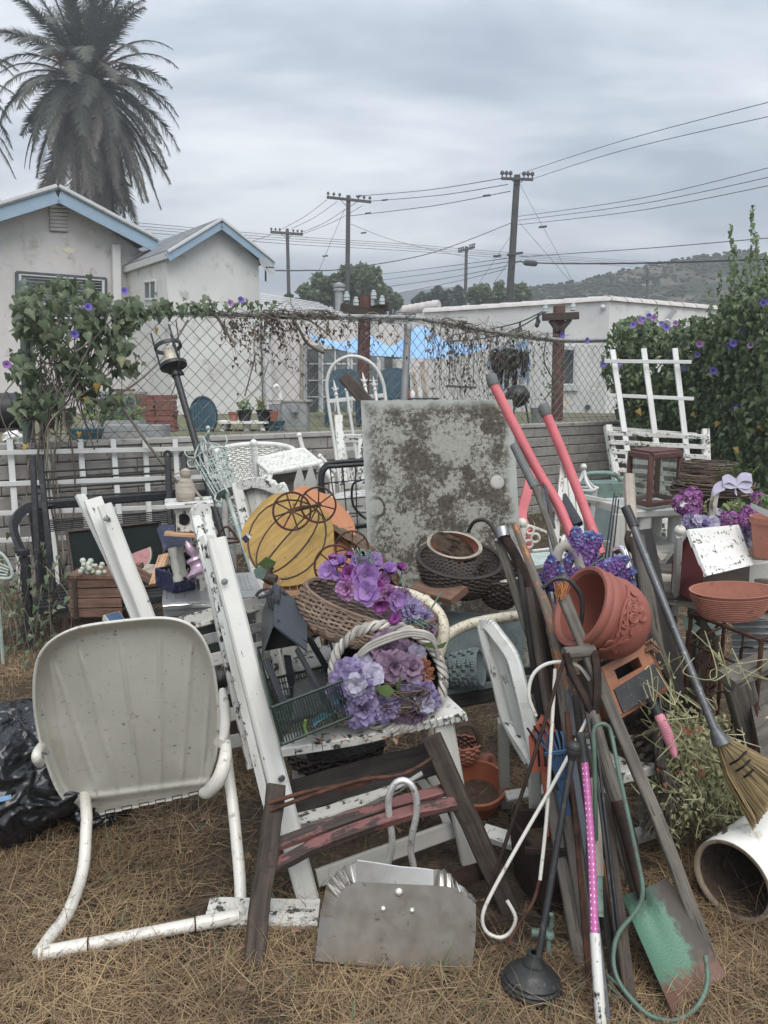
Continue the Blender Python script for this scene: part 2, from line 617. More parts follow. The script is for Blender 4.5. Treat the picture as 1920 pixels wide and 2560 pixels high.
M['broomsteel'] = plain('dark_painted_steel', (.10, .105, .11), .42, .5, .15, 14, .2, (.22, .22, .22), 60)
M['chrome'] = plain('chrome', (.7, .7, .7), .16, 1.0, .08, 20)
M['rust'] = rusty('rust', '#2c1a13', '#5e3823')
M['rustdark'] = rusty('dark_rust', '#1d1512', '#3f291f')
M['red_tube'] = plain('salmon_red_tube', '#d0626a', .5, 0, .1, 10, .12, (.35, .1, .09), 60)
M['grey_grip'] = plain('grey_rubber_grip', '#5f6462', .7, 0, .12, 30)
M['pink'] = plain('pink_plastic', '#c9788a', .5, 0, .1, 10)
M['orange_plastic'] = plain('orange_plastic', '#b25a41', .55, 0, .12, 10, .15)
M['blue_plastic'] = plain('dusty_blue_plastic', '#33597f', .5, 0, .15, 12, .15)
M['navy'] = plain('navy_paint', '#23274f', .5, 0, .3, 16, .25, (.12, .12, .16), 40)
M['green_metal'] = plain('green_painted_tube', '#4f6a5c', .5, 0, .2, 14, .2, (.1, .06, .04), 30)
M['verdigris'] = plain('verdigris_brass', '#6f8a80', .6, .3, .2, 18, .3, (.12, .09, .05), 30)
M['charcoal'] = plain('dark_blue_grey_tin', (.055, .062, .072), .42, .5, .15, 9, .1, (.1, .09, .08), 40)
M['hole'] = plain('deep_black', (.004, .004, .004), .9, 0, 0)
M['terra'] = plain('terracotta', '#a0614b', .75, 0, .14, 7, .16, (.14, .07, .05), 26, .25)
M['terra_red'] = plain('red_brown_terracotta', '#8f4c3c', .65, 0, .12, 6, .14, (.2, .1, .07), 22, .2)
M['terra_new'] = plain('orange_plastic_terracotta', '#9a5232', .42, 0, .08, 6, .12, (.1, .05, .03), 30)
M['soil'] = plain('dry_soil', '#4a3a2c', .95, 0, .5, 40, .3, (.02, .015, .01), 60, .8)
M['wicker'] = leaf('brown_wicker', '#4b3a2e', '#765f4b', '#8d7864', 0.0, .7)
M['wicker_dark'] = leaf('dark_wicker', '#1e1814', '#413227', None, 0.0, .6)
M['wicker_grey'] = leaf('grey_willow', '#8b857c', '#b9b4aa', None, 0.0, .65)
M['twig'] = leaf('vine_twigs', '#3d3128', '#6d5b49', '#857460', 0.0, .8)
M['greenwire'] = plain('dark_green_wire', '#1c3029', .5, 0, .2, 12)
M['concrete'] = plain('blue_grey_concrete', '#6d7b7c', .85, 0, .15, 16, .15, (.1, .12, .12), 30, .5)
M['stucco'] = plain('pale_stucco', (.56, .535, .525), (.92), 0, .09, 1.6, .2, (.38, .355, .335), 3.5, .5, bsc=42)
M['stucco2'] = plain('white_stucco', (.62, .615, .60), (.92), 0, .08, 1.2, .18, (.43, .415, .39), 3.0, .5, bsc=42)
M['fascia'] = plain('blue_fascia_paint', '#88a3b8', .6, 0, .08, 3, .08, (.4, .42, .44), 8)
M['trimwhite'] = plain('white_trim', (.54, .55, .55), .5, 0, .06, 5, .06, (.4, .38, .35), 9)
M['flake'] = plain('peeled_plaster', (.66, .60, .50), .95, 0, .15, 12)
M['winglass'] = plain('window_glass', (.05, .055, .055), .12, 0, .2, 2, spec=.6)
M['darkpane'] = plain('dim_glass', (.12, .14, .145), .18, 0, .2, 2, spec=.6)
M['darkframe'] = plain('dark_window_frame', (.07, .08, .09), .5, 0, .1)
M['tarp'] = plain('blue_tarp', '#7fb0dd', .6, 0, .08, 2.0)
M['tarp_grey'] = plain('faded_blue_tarp', '#6f8ba3', .7, 0, .1, 3)
M['greycab'] = plain('grey_utility_box', (.30, .31, .31), .6, 0, .12, 4, .12, (.16, .14, .12), 12)
M['tealplastic'] = plain('teal_plastic', '#2f5f6d', .5, 0, .12, 6)
M['bluechair'] = plain('blue_green_plastic', '#24495a', .5, 0, .12, 6)
M['whiteplastic'] = plain('white_plastic', (.72, .72, .70), .45, 0, .06, 6, .1, (.3, .28, .25), 20)
M['brick'] = plain('red_brick', '#7d4a40', .85, 0, .28, 14, .18, (.2, .15, .13), 30, .3)
M['block'] = plain('concrete_block', (.27, .255, .235), .92, 0, .20, 7, .18, (.10, .09, .075), 16, .4)
M['mortar'] = plain('mortar', (.17, .16, .145), .95, 0, .2, 20, bump=.4)
M['cap'] = plain('concrete_cap', (.34, .33, .31), .9, 0, .14, 6, .15, (.15, .13, .11), 14, .3)
M['tile'] = plain('roof_tile', (.50, .47, .45), .8, 0, .14, 6, .15, (.3, .26, .22), 12)
M['metalroof'] = plain('white_metal_roof', (.52, .52, .52), .55, .2, .08, 3, .12, (.36, .33, .30), 8)
M['galv'] = plain('galvanised_pipe', (.33, .34, .345), .5, .4, .15, 10, .2, (.17, .15, .13), 20)
M['galvwire'] = plain('galvanised_wire', (.15, .155, .155), .6, .2, .15, 8)
M['greenpost'] = plain('green_fence_post', '#4c5f57', .55, .1, .15, 10)
M['polewood'] = wood('utility_pole', (.055, .052, .052), (.085, .08, .078), rough=.9, g=8)
M['cable'] = plain('cable', (.05, .052, .055), .6, 0, .05)
M['porcelain'] = plain('insulator_glass', (.45, .50, .50), .2, 0, .1, 9, spec=.6)
M['trunk'] = plain('bark', (.09, .08, .072), .95, 0, .3, 6, .3, (.03, .026, .022), 16, .8)
M['frond'] = leaf('palm_frond_green', (.085, .095, .075), (.13, .14, .115), None, .2, .85, True)
M['frond_dead'] = leaf('palm_frond_dry', (.12, .108, .092), (.18, .165, .14), None, .1, .7, True)
M['palmfruit'] = leaf('palm_fruit', '#8a5c2c', '#b4833f', None, .1)
M['vine'] = leaf('vine_leaf', (.075, .105, .055), (.15, .195, .11), (.2, .21, .09), .3, .45, True)
M['vine_yellow'] = leaf('yellow_vine_leaf', '#a9862a', '#c9a13c', None, .35, .5, True)
M['hedge'] = leaf('hedge_leaf', (.055, .09, .036), (.145, .20, .085), (.18, .23, .1), .28, .45, True)
M['dryvine'] = leaf('dry_vine_stem', '#4f463d', '#8a7f72', None, 0, .85)
M['dryleaf'] = leaf('dry_leaf', '#3a3027', '#6d5c49', None, .1, .85)
M['treeleaf'] = leaf('far_tree_leaf', (.12, .155, .08), (.20, .245, .135), None, .3, .5)
M['treedark'] = leaf('far_dark_tree_leaf', (.07, .095, .06), (.115, .145, .095), None, .25, .5)
M['brush'] = leaf('hill_brush_leaf', (.018, .028, .018), (.045, .06, .035), None, .1, .8)
M['greenleaf'] = leaf('plant_leaf', '#3f5a2a', '#6f8a45', None, .3, .5, True)
M['silverleaf'] = leaf('silver_green_leaf', '#6f8a80', '#a9bdb2', None, .2, .6)
M['herb'] = leaf('dried_herb', '#8d8f60', '#b8b485', '#c9bf92', .2, .8)
M['straw'] = leaf('dry_straw', '#60482f', '#b2946a', '#8b8657', .15, .75, False, 2.2, .5, 1.35)
M['litter'] = leaf('fallen_leaf', '#5e3f2c', '#96705a', None, .1, .8)
M['broom'] = leaf('broom_straw', '#75603a', '#9c8555', None, .05, .7)
M['whisk'] = leaf('dark_whisk', '#4a433b', '#75695c', None, 0, .8)
M['p_mag'] = petal('magenta_petal', '#7d2a82', '#a8479f', .2)
M['p_lil'] = petal('lilac_petal', '#9060ae', '#ab7fc2')
M['p_pink'] = petal('mauve_pink_petal', '#a76aa8', '#c286bd')
M['p_lav'] = petal('lavender_petal', '#7c6c9e', '#a192b8', .3)
M['p_dust'] = petal('dusty_mauve_petal', '#7d5f7c', '#987b92', .3)
M['p_white'] = petal('pale_petal', '#9993ad', '#bbb4c8', .15)
M['p_violet'] = petal('violet_petal', '#7a4a9c', '#9a72bd', .15)
M['p_blue'] = petal('small_blue_petal', '#5f78b8', '#8aa0d2', .1)
M['p_hyd'] = petal('orchid_petal', '#8f4a8f', '#b06aa8', .25)
M['p_vine'] = petal('morning_glory_petal', '#5a4aa8', '#7a6ac2', .2)
M['p_vine2'] = petal('pink_morning_glory_petal', '#8d5aa0', '#a878b5', .2)
M['p_rust'] = petal('rust_dry_petal', '#7d4526', '#a5643c', .3)
M['p_straw'] = petal('pale_dry_petal', '#b9c2b0', '#cdd2c0', .1)
M['ribbon'] = plain('lavender_ribbon', '#a9a3bb', .45, 0, .15, 20)
M['stemgreen'] = plain('green_wire_stem', '#3f5f50', .6, 0, .2, 12)
M['bristle'] = leaf('copper_bristle', '#a8622e', '#c98848', None, 0, .6)
M['whitepipe'] = plain('white_pvc', (.76, .76, .71), .42, 0, .06, 3, .12, (.35, .27, .17), 9)
M['rimdirt'] = plain('dirty_pipe_rim', '#8a7a66', .8, 0, .25, 12, .25, (.1, .07, .05), 30)
M['pinkglass'] = plain('pink_glass', '#a98aa0', .12, .3, .15, 20, spec=.8)
M['bottlewhite'] = M['whiteplastic']
def special():
 m, t = new('asphalt_shingle')
 br = t.n('ShaderNodeTexBrick', {'Vector': t.uv, 'Color1': (.17, .18, .185, 1), 'Color2': (.26, .265, .27, 1), 'Mortar': (.10, .105, .11, 1), 'Scale': 1.0,
         'Mortar Size': .012, 'Brick Width': .32, 'Row Height': .14, 'Bias': -.1})
 n = t.noise(t.ob, 30, 4)
 c = t.mix(1.0, br, t.ramp(n, [(.3, .75), (.7, 1.25)]), 'MULTIPLY')
 M['shingle'] = fin(m, t, c, .9)
 m, t = new('dry_earth')
 n = t.noise(t.ob, 2.2, 6, .62)
 n2 = t.noise(t.ob, 38, 5, .7)
 n3 = t.noise(t.mapping(t.ob, (60, 260, 60), rot=(0, 0, .5)), 1.0, 4, .7, .6)
 c = t.ramp(n, [(.32, hx('#362b1f')), (.5, hx('#4e3e2c')), (.68, hx('#68563b'))])
 c = t.mix(t.ramp(n3, [(.5, 0), (.66, .75)]), c, hx('#8a6f48'))
 c = t.mix(t.ramp(n2, [(.42, .75), (.6, 0)]), c, hx('#2c2219'))
 M['ground'] = fin(m, t, c, .95, 0, t.math('ADD', n2, n3), .015, .7)
 m, t = new('yard_grass')
 n = t.noise(t.ob, .7, 5, .6)
 c = t.ramp(n, [(.35, hx('#5d5540')), (.65, hx('#6d7048'))])
 M['yard'] = fin(m, t, c, .95)
 m, t = new('chaparral_hill')
 n = t.noise(t.mapping(t.ob, (.10, .10, .26)), 1.0, 8, .68, .4)
 n2 = t.noise(t.mapping(t.ob, (.3, .3, .36)), 1.0, 5, .7)
 c = t.ramp(n, [(.38, (.016, .024, .014)), (.5, (.045, .052, .030)), (.6, (.15, .125, .095))])
 c = t.mix(t.ramp(n2, [(.42, .8), (.58, 0)]), c, (.022, .030, .018))
 M['hill'] = fin(m, t, c, .95, 0, n2, 1.2, .6)
 m, t = new('far_ridge')
 n = t.noise(t.mapping(t.ob, (.02, .02, .04)), 1.0, 6, .6)
 M['ridge'] = fin(m, t, t.ramp(n, [(.35, (.05, .065, .06)), (.65, (.10, .11, .09))]), .95)
 m, t = new('dirty_frosted_glass')
 sp = m.node_tree.nodes.new('ShaderNodeSeparateXYZ')
 m.node_tree.links.new(t.uv, sp.inputs[0])
 a = t.noise(t.uv, 48, 8, .8, .2)
 b = t.noise(t.uv, 5.5, 5, .6, .4)
 mt_ = t.math('ADD', t.math('MULTIPLY', a, .56), t.math('MULTIPLY', b, .44))
 vo = t.n('ShaderNodeTexVoronoi', {'Vector': t.mapping(t.uv, (6.2, 6.2, 1)), 'Scale': 1.0, 'Randomness': .8}, 0)
 ringm = t.ramp(vo, [(.22, 0.0), (.29, .13), (.35, 0.0)])
 inner = t.ramp(vo, [(.20, .07), (.28, 0)])
 mt_ = t.math('SUBTRACT', t.math('ADD', mt_, ringm), inner)
 ex = t.math('MINIMUM', sp.outputs[0], t.math('SUBTRACT', .74, sp.outputs[0]))
 ey = t.math('SUBTRACT', .86, sp.outputs[1])
 edge = t.ramp(t.math('ADD', t.math('MINIMUM', ex, ey), t.math('MULTIPLY', t.math('SUBTRACT', b, .5), .14)), [(.012, 0), (.06, 1)])
 fs = t.noise(t.uv, 120, 4, .8)
 sp2 = t.ramp(t.math('ADD', t.math('MULTIPLY', fs, .6), t.math('MULTIPLY', b, .4)), [(.53, 0), (.57, .85)])
 k = t.math('MULTIPLY', t.math('MAXIMUM', t.ramp(mt_, [(.482, 0), (.505, .8), (.56, 1)]), sp2), edge)
 base = t.ramp(t.noise(t.uv, 3.0, 4, .6), [(.3, (.19, .203, .183)), (.7, (.26, .273, .25))])
 film = t.mix(t.math('MULTIPLY', edge, t.ramp(a, [(.35, .15), (.55, .9)])), base, (.165, .158, .125))
 dc = t.ramp(t.noise(t.uv, 60, 4, .7), [(.35, (.014, .011, .008)), (.65, (.075, .060, .043))])
 c = t.mix(k, film, dc)
 M['dirtglass'] = fin(m, t, c, t.math('ADD', t.math('MULTIPLY', k, .35), .5), 0, k, .002, .3)
 M['glassedge'] = plain('glass_edge', (.33, .40, .37), .15, 0, .1, 5)
 m, t = new('clear_glass')
 tr = m.node_tree.nodes.new('ShaderNodeBsdfTransparent')
 tr.inputs[0].default_value = (.86, .88, .87, 1)
 gl = m.node_tree.nodes.new('ShaderNodeBsdfGlossy')
 gl.inputs[0].default_value = (.8, .82, .82, 1)
 gl.inputs[1].default_value = .08
 mx = m.node_tree.nodes.new('ShaderNodeMixShader')
 mx.inputs[0].default_value = .16
 L = m.node_tree.links.new
 L(tr.outputs[0], mx.inputs[1])
 L(gl.outputs[0], mx.inputs[2])
 o = m.node_tree.nodes.new('ShaderNodeOutputMaterial')
 L(mx.outputs[0], o.inputs[0])
 M['glass'] = m
 for nm, c1, c2, c3 in (('pumpkin_yellow', '#80600a', '#ab851a', '#a3541a'), ('pumpkin_orange', '#a3602e', '#b87540', '#7d3f1c')):
  m, t = new(nm)
  n = t.noise(t.mapping(t.uv, (6, 60, 1)), 1.0, 5, .65)
  b = t.noise(t.ob, 4.5, 4, .6)
  c = t.ramp(n, [(.3, hx(c1)), (.68, hx(c2))])
  c = t.mix(t.ramp(b, [(.55, 0), (.72, .75)]), c, hx(c3))
  c = t.mix(t.ramp(t.noise(t.ob, 60, 3), [(.66, 0), (.72, .8)]), c, (.03, .02, .01))
  M[nm] = fin(m, t, c, .6)
 m, t = new('pink_polka_sleeve')
 sp = m.node_tree.nodes.new('ShaderNodeSeparateXYZ')
 m.node_tree.links.new(t.uv, sp.inputs[0])
 v = t.n('ShaderNodeTexVoronoi', {'Vector': t.mapping(t.uv, (70, 70, 1)), 'Scale': 1.0, 'Randomness': .15}, 0)
 M['polka'] = fin(m, t, t.mix(t.ramp(v, [(.17, 1), (.22, 0)]), hx('#b04a8f'), (.75, .68, .74)), .45)
 m, t = new('green_rusted_blade')
 sp = m.node_tree.nodes.new('ShaderNodeSeparateXYZ')
 m.node_tree.links.new(t.uv, sp.inputs[0])
 n = t.noise(t.uv, 9, 6, .7)
 n2 = t.noise(t.uv, 70, 4, .7)
 e = t.math('ADD', sp.outputs[1], t.math('MULTIPLY', t.math('SUBTRACT', n, .5), .55))
 e2 = t.math('ADD', sp.outputs[0], t.math('MULTIPLY', t.math('SUBTRACT', n, .5), .5))
 g = t.ramp(n2, [(.35, hx('#38604c')), (.65, hx('#5c8a70'))])
 g = t.mix(t.ramp(e, [(.72, 0), (.9, .9)]), g, hx('#2a4538'))
 g = t.mix(t.ramp(e2, [(.70, 0), (.80, .92)]), g, hx('#43342c'))
 g = t.mix(t.ramp(e, [(.16, 1), (.26, 0)]), g, hx('#6b4a3c'))
 M['blade'] = fin(m, t, g, .55, .1, n2, .002, .4)
 M['canvas'] = plain('dark_canvas', (.012, .016, .015), .85, 0, .3, 4, spec=.1)
 M['melon'] = plain('melon_red_paint', '#a4686a', .5, 0, .25, 30, .25, (.15, .04, .04), 60)
 M['rind'] = plain('melon_rind_paint', '#9db08a', .5, 0, .1, 20)
 M['rind2'] = plain('melon_green_paint', '#2c4a38', .5, 0, .1, 20)
special()
# fence line, ground, hills
FA, FB = V((-10, 7.53 - 7.3, 0)), V((10, 7.53 + 7.3, 0))
FDIR = (FB - FA).normalized()
FNRM = V((FDIR.y, -FDIR.x, 0))        # towards the camera
def F(px, py, off=0.0):
 "on the fence line; off metres towards the camera"
 return PL(FA + FNRM * off, FB + FNRM * off, px, py)
def gz(x, y):
 return 0.018 * noise.noise(V((x * 1.7, y * 1.7, 3))) + 0.008 * noise.noise(V((x * 7, y * 7, 1)))
def ground():
 xs = [-6000, -800, -80, -20, -9] + [-6 + i * .14 for i in range(86)] + [9, 20, 80, 800, 6000]
 ys = [-6000, -500, -40, -6, -1, .4] + [.8 + i * .14 for i in range(66)] + [13, 18, 40, 100, 500, 2000, 9000]
 b = MB()
 nx = len(xs)
 vs = [V((x, y, gz(x, y) if abs(x) < 7 and .5 < y < 10.5 else 0)) for y in ys for x in xs]
 fs, us = [], []
 for j in range(len(ys) - 1):
  for i in range(nx - 1):
   q = [j * nx + i, j * nx + i + 1, (j + 1) * nx + i + 1, (j + 1) * nx + i]
   fs.append(q)
   us.append([(vs[a].x, vs[a].y) for a in q])
 b.add(vs, fs, us)
 S('ground', b, M['ground'], 'dry ground of bare soil and straw litter', kind='structure', smooth=True)
ground()
b = MB()
o1, o2 = FA - FNRM * .16, FB - FNRM * .16
b.plate([V((o1.x, o1.y, 1.0)), V((o2.x, o2.y, 1.0)), V((o2.x + 5, 90, 1.0)), V((-60, 90, 1.0)), V((-60, o1.y, 1.0))], (0, 0, -1.0))
S('upper_yard', b, M['yard'], 'raised yard of the neighbouring house behind the block wall', kind='structure')
def interp(lst, x):
 for (x0, y0), (x1, y1) in zip(lst, lst[1:]):
  if x <= x1:
   t = (x - x0) / (x1 - x0)
   t = max(0, t)
   return y0 + (y1 - y0) * t
 return lst[-1][1]
def ridge(name, sil, Yr, Yf, Yb, n, m, rough, mat, lab, seed):
 x0, x1 = sil[0][0], sil[-1][0]
 def f(u, v):
  px = x0 + (x1 - x0) * u
  top = P(px, interp(sil, px), Yr)
  if v < .6:
   t = v / .6
   y = Yf + (Yr - Yf) * t
   k = t ** 1.25
  else:
   t = (v - .6) / .4
   y = Yr + (Yb - Yr) * t
   k = (1 - t) ** 1.2
  x = top.x * (1 if v >= .6 else (.82 + .18 * v / .6))
  z = top.z * k
  if 0 < v < .58:
   q = V((x * .017 * 135 / Yr, y * .012 * 135 / Yr, seed))
   z += rough * sin(pi * v / .6) * (noise.ridged_multi_fractal(q, 1, 2.1, 4, 1, 2) - 1.2) * .5
  z += rough * .05 * noise.noise(V((x * .15 * 135 / Yr, y * .15 * 135 / Yr, seed)))
  return V((x, y, max(z, -1)))
 b = MB().grid(f, n, m)
 S(name, b, mat, lab, kind='structure', smooth=True)
 return f
hf = ridge('hill', [(1150, 770), (1270, 735), (1330, 714), (1390, 706), (1460, 699), (1521, 682), (1590, 668), (1655, 656), (1699, 644), (1755, 638), (1799, 638), (1825, 630), (1877, 624), (1920, 634), (2050, 622), (2300, 640), (2700, 700), (3200, 780)],
 112, 58, 180, 150, 44, 6, M['hill'], 'brush covered hill rising behind the white building', 4)
ridge('mountain', [(-1500, 800), (-600, 770), (0, 760), (600, 775), (800, 770), (880, 752), (960, 735), (1020, 722), (1060, 714), (1110, 709), (1170, 713), (1230, 722), (1300, 735), (1500, 770), (1900, 780), (2600, 700), (3200, 760)],
 335, 270, 430, 120, 24, 12, M['ridge'], 'hazy blue mountain ridge on the horizon', 9)
b = MB()
for i in range(9000):
 u_, v_ = U(.02, .6), U(.1, .64)
 p_ = hf(u_, v_)
 if noise.noise(V((p_.x * .05, p_.y * .05, p_.z * .1))) + U(-.35, .35) > -.05:
  b.ball(p_, U(.10, .34), 5, 4, sq=(1.3, 1, .8))
S('hill_brush', b, M['brush'], 'dark chaparral scrub dotted over the hill', kind='stuff', smooth=False)
# trees of the middle distance
def leafcards(b, pts, size, flat=.35, k=2, cup=0.0):
 for p in pts:
  n = (rv() + V((0, -.25, .5))).normalized()
  a = n.orthogonal().normalized()
  a = Matrix.Rotation(U(0, 6.28), 3, n) @ a
  c = n.cross(a)
  s = size * U(.6, 1.3)
  w_ = s * flat * U(.8, 1.3)
  b.add([p, p + a * s * .5 + c * w_ + n * cup * s, p + a * s, p + a * s * .5 - c * w_ + n * cup * s], [[0, 1, 2, 3]], [[(0, 0), (1, .5), (0, 1), (-1, .5)]])
def tree(label, blobs, Y, leaf_size, dens, mat, dark=0, depth=1.0):
 "blobs: list of (px,py,rx,ry) clumps of the crown"
 c0 = P(blobs[0][0], blobs[0][1], Y)
 t = T('tree', label, 'tree', (c0.x, Y, 0), 'trees beyond the neighbouring houses')
 tb = MB()
 base = V((c0.x, Y, 0))
 tb.tube([base, V((c0.x + .2, Y, c0.z * .5)), V((c0.x, Y, c0.z))], [.35, .26, .1], 7)
 fb = MB()
 for px, py, rx, ry in blobs:
  c = P(px, py, Y + U(-1.5, 1.5))
  k = mpp(c)
  tb.tube([V((c0.x + .1, Y, c0.z * .55)), (c + base * 0 + V((c0.x, Y, c0.z * .6))) * .5, c], [.16, .1, .05], 5)
  sub = []
  for i in range(11):
   d = rv().normalized()
   sub.append((c + V((d.x * rx * k, d.y * rx * k * depth, d.z * ry * k)) * U(.45, .95), U(.26, .5) * min(rx, ry) * k))
  pts = []
  for s, r in sub:
   for i in range(int(dens * 2.6)):
    d = rv()
    while d.length > 1:
     d = rv()
    d = d.normalized() * (d.length ** .45)
    pts.append(s + d * r * V((1, 1, .8)).x)
  leafcards(fb, pts, leaf_size * .55, .4)
 ob('trunk', tb, M['trunk'], t)
 ob('crown', fb, mat, t, False, kind='stuff')
 return t
tree('big round pale green tree behind the tallest left pole', [(835, 715, 60, 38), (890, 700, 62, 32), (790, 725, 45, 28), (870, 735, 70, 30), (920, 718, 42, 34), (835, 745, 80, 22)], 52, .55, 90, M['treeleaf'])
tree('small round tree just right of the big pale tree', [(975, 740, 24, 26), (960, 752, 26, 20), (990, 755, 16, 18)], 58, .5, 80, M['treeleaf'])
tree('low dark green tree behind the small far pole', [(1110, 745, 48, 24), (1080, 752, 34, 20), (1140, 742, 34, 22), (1055, 758, 26, 14)], 70, .6, 90, M['treedark'])
tree('pale tree left of the leaning tall pole foot', [(1225, 735, 36, 28), (1195, 745, 30, 24), (1250, 748, 30, 22)], 60, .55, 90, M['treeleaf'])
tree('pale tree right of the leaning tall pole foot', [(1300, 725, 24, 26), (1285, 745, 26, 20), (1312, 748, 18, 20)], 62, .55, 90, M['treeleaf'])
tree('low scrub tree rising behind the left wing roof', [(745, 760, 40, 20), (715, 768, 24, 14)], 46, .5, 60, M['treedark'])
tree('tree with feathery leaves at the left edge behind the blue gable', [(-30, 505, 44, 18), (-55, 530, 40, 22)], 30, .26, 60, M['treedark'])
# utility poles and lines
def pole(label, base, top, Y, r, arms, w=None, extra=None):
 p1 = P(top[0], top[1], Y)
 p0 = P(base[0], base[1], Y)
 foot = p0 + (p0 - p1) * ((p0.z - 0) / (p1.z - p0.z))
 t = T('utility_pole', label, 'utility pole', foot, 'utility poles')
 ob('shaft', MB().tube([foot, (foot + p1) * .5, p1], [r * 1.15, r, r * .85], 9), M['polewood'], t)
 for (xa, ya, xb, yb) in arms:
  a, c = P(xa, ya, Y - r), P(xb, yb, Y - r)
  ob('crossarm', MB().bar(a, c, .12 * Y / 45, .14 * Y / 45), M['polewood'], t)
  br = MB()
  mid = a.lerp(c, .5)
  for e in (.28, .72):
   q = a.lerp(c, e)
   br.tube([q, V((p1.x, Y - r, mid.z - (q - mid).length * .8))], .02, 5)
  ob('brace', br, M['polewood'], t)
  n = 3
  for i in range(n):
   for e in (.03 + .13 * i, .97 - .13 * i):
    q = a.lerp(c, e)
    ob('insulator', MB().lathe(q + V((0, 0, .06)), (0, 0, 1), [(.03, 0), (.03, .1), (.09, .12), (.09, .2), (.05, .26), (.0, .28)], 8), M['cable'], t)
 if extra:
  extra(t, Y)
 return t
pole('farthest left pole with one crossarm, standing beside the gable', (722, 735), (718, 572), 62, .15, [(676, 580, 757, 586)])
pole('second pole from the left with a long crossarm full of insulators', (868, 740), (871, 489), 50, .16, [(817, 493, 928, 505)])
pole('small far pole with short crossarm over the dark tree', (1163, 760), (1166, 616), 70, .16, [(1146, 629, 1187, 617)])
def lamp_arm(t, Y):
 a, c = P(1268, 637, Y - .2), P(1307, 632, Y - .2)
 ob('crossarm', MB().bar(a, c, .1, .1), M['polewood'], t)
 ob('cable_bracket', MB().tube(PP([(1282, 662), (1290, 655), (1302, 653), (1312, 658)], Y - .3), .035, 6), M['cable'], t)
pole('tallest leaning pole at centre right with wires to both sides', (1273, 760), (1293, 438), 36, .17, [(1253, 446, 1333, 449)], extra=lamp_arm)
pole('tiny pole half hidden on the brush hill', (1617, 745), (1620, 672), 84, .15, [(1604, 697, 1634, 698)])
def wire(pts, r=.011, lab='thin wire strung between the crossarm poles', grp='overhead power lines', name='power_line', knots=()):
 b = MB().tube(cr([P(*p) for p in pts], 8), r, 4)
 for k in knots:
  c = P(*k)
  b.tube([c - V((.18, 0, .02)), c + V((.18, 0, .02))], .05, 6)
 S(name, b, M['cable'], lab, 'power line', grp)
A, B_, C_, D_ = 62, 50, 70, 36
g1 = 'wires from the tall leaning pole to the second left pole'
l1 = ' power line sagging from the leaning tall pole to the second pole from the left'
wire([(895, 490, B_), (1070, 475, 43), (1253, 446, D_)], .018, 'top' + l1, g1, knots=[(897, 490, 49.8)])
wire([(925, 503, B_), (1100, 488, 43), (1270, 461, D_)], .018, 'middle' + l1, g1, knots=[(962, 500, 48)])
wire([(872, 540, B_), (1080, 515, 43), (1276, 478, D_)], .018, 'lowest' + l1, g1, knots=[(920, 533, 48), (1217, 489, 38)])
g2 = 'wires from the second left pole to the farthest left pole'
l2 = 'power line dropping from the second pole to the farthest left pole'
ORD = ('topmost', 'second', 'third', 'lowest')
for i, (a, c) in enumerate((((817, 500), (698, 576)), ((843, 504), (728, 572)), ((866, 522), (752, 582)), ((905, 515), (756, 585)))):
 wire([(*a, B_), ((a[0] + c[0]) / 2, (a[1] + c[1]) / 2 + 6, 56), (*c, A)], .018, ORD[i] + ' of the lines dropping from the second pole to the farthest left pole', g2)
for i, (ya, yb, yc) in enumerate(((555, 590, 632), (563, 596, 637), (570, 602, 641), (578, 610, 646))):
 wire([(300, ya - 2, 50), (720, yb, 58), (1000, (yb + yc) / 2 - 2, 64), (1280, yc, 72), (1640, yc + 24, 90)], .017, ORD[i] + ' of four long faint wires crossing behind the poles', 'long faint wires above the roofs')
for i, c in enumerate(((600, 612), (560, 625))):
 wire([(678, 587, A), (640, 600, 60), (*c, 58)], .016, ('upper', 'lower')[i] + ' short wire running left from the farthest left pole to the gable', 'wires left of the farthest pole')
wire([(668, 676, 16.5), (770, 676, 22), (869, 671, 27), (1080, 632, 32), (1277, 558, D_)], .016, 'service wire sagging from the satellite dish gable up to the tall leaning pole', 'service wires')
for i, (a, m_, c) in enumerate((((935, 688), (1100, 668), (1273, 645)), ((955, 700), (1100, 681), (1273, 654)), ((930, 722), (1100, 698), (1268, 665)), ((985, 735), (1130, 706), (1266, 672)))):
 wire([(*a, 60), (*m_, 48), (*c, D_)], .016, ORD[i] + ' low wire reaching the tall leaning pole from behind the trees', 'low wires left of the tall pole')
for i, (a, c) in enumerate((((1298, 435), (1990, 238)), ((1335, 446), (1990, 276)))):
 wire([(*a, D_), (1560, (a[1] + c[1]) / 2 - 8 + 22, 28), (*c, 22)], .011, ('higher', 'lower')[i] + ' of two wires rising from the tall pole crossarm out at right', 'upper wires right of the tall pole')
for i, (a, m_, c) in enumerate((((1295, 541), (1600, 496), (1990, 402)), ((1295, 551), (1600, 510), (1990, 428)), ((1295, 562), (1600, 526), (1990, 450)))):
 wire([(*a, D_), (*m_, 28), (*c, 22)], .011, ('top', 'middle', 'bottom')[i] + ' wire of three parallel ones right of the tall pole', 'three parallel wires right of the tall pole')
wire([(1298, 642, D_), (1600, 622, 28), (1990, 589, 22)], .013, 'single black wire above the thick cable at right', 'service wires')
b = MB().tube(cr([P(1310, 656, D_ - 1), P(1420, 659, 32), P(1640, 657, 27), P(1990, 645, 22)], 8), .028, 6)
b.tube([P(1310, 657, D_ - 1), P(1314, 657, D_ - 1.2), P(1338, 659, D_ - 2.2), P(1342, 659, D_ - 2.3)], [.05, .12, .12, .05], 8)
S('power_line', b, M['cable'], 'thick black cable with a fat splice sleeve beside the tall pole', 'power line', 'service wires')
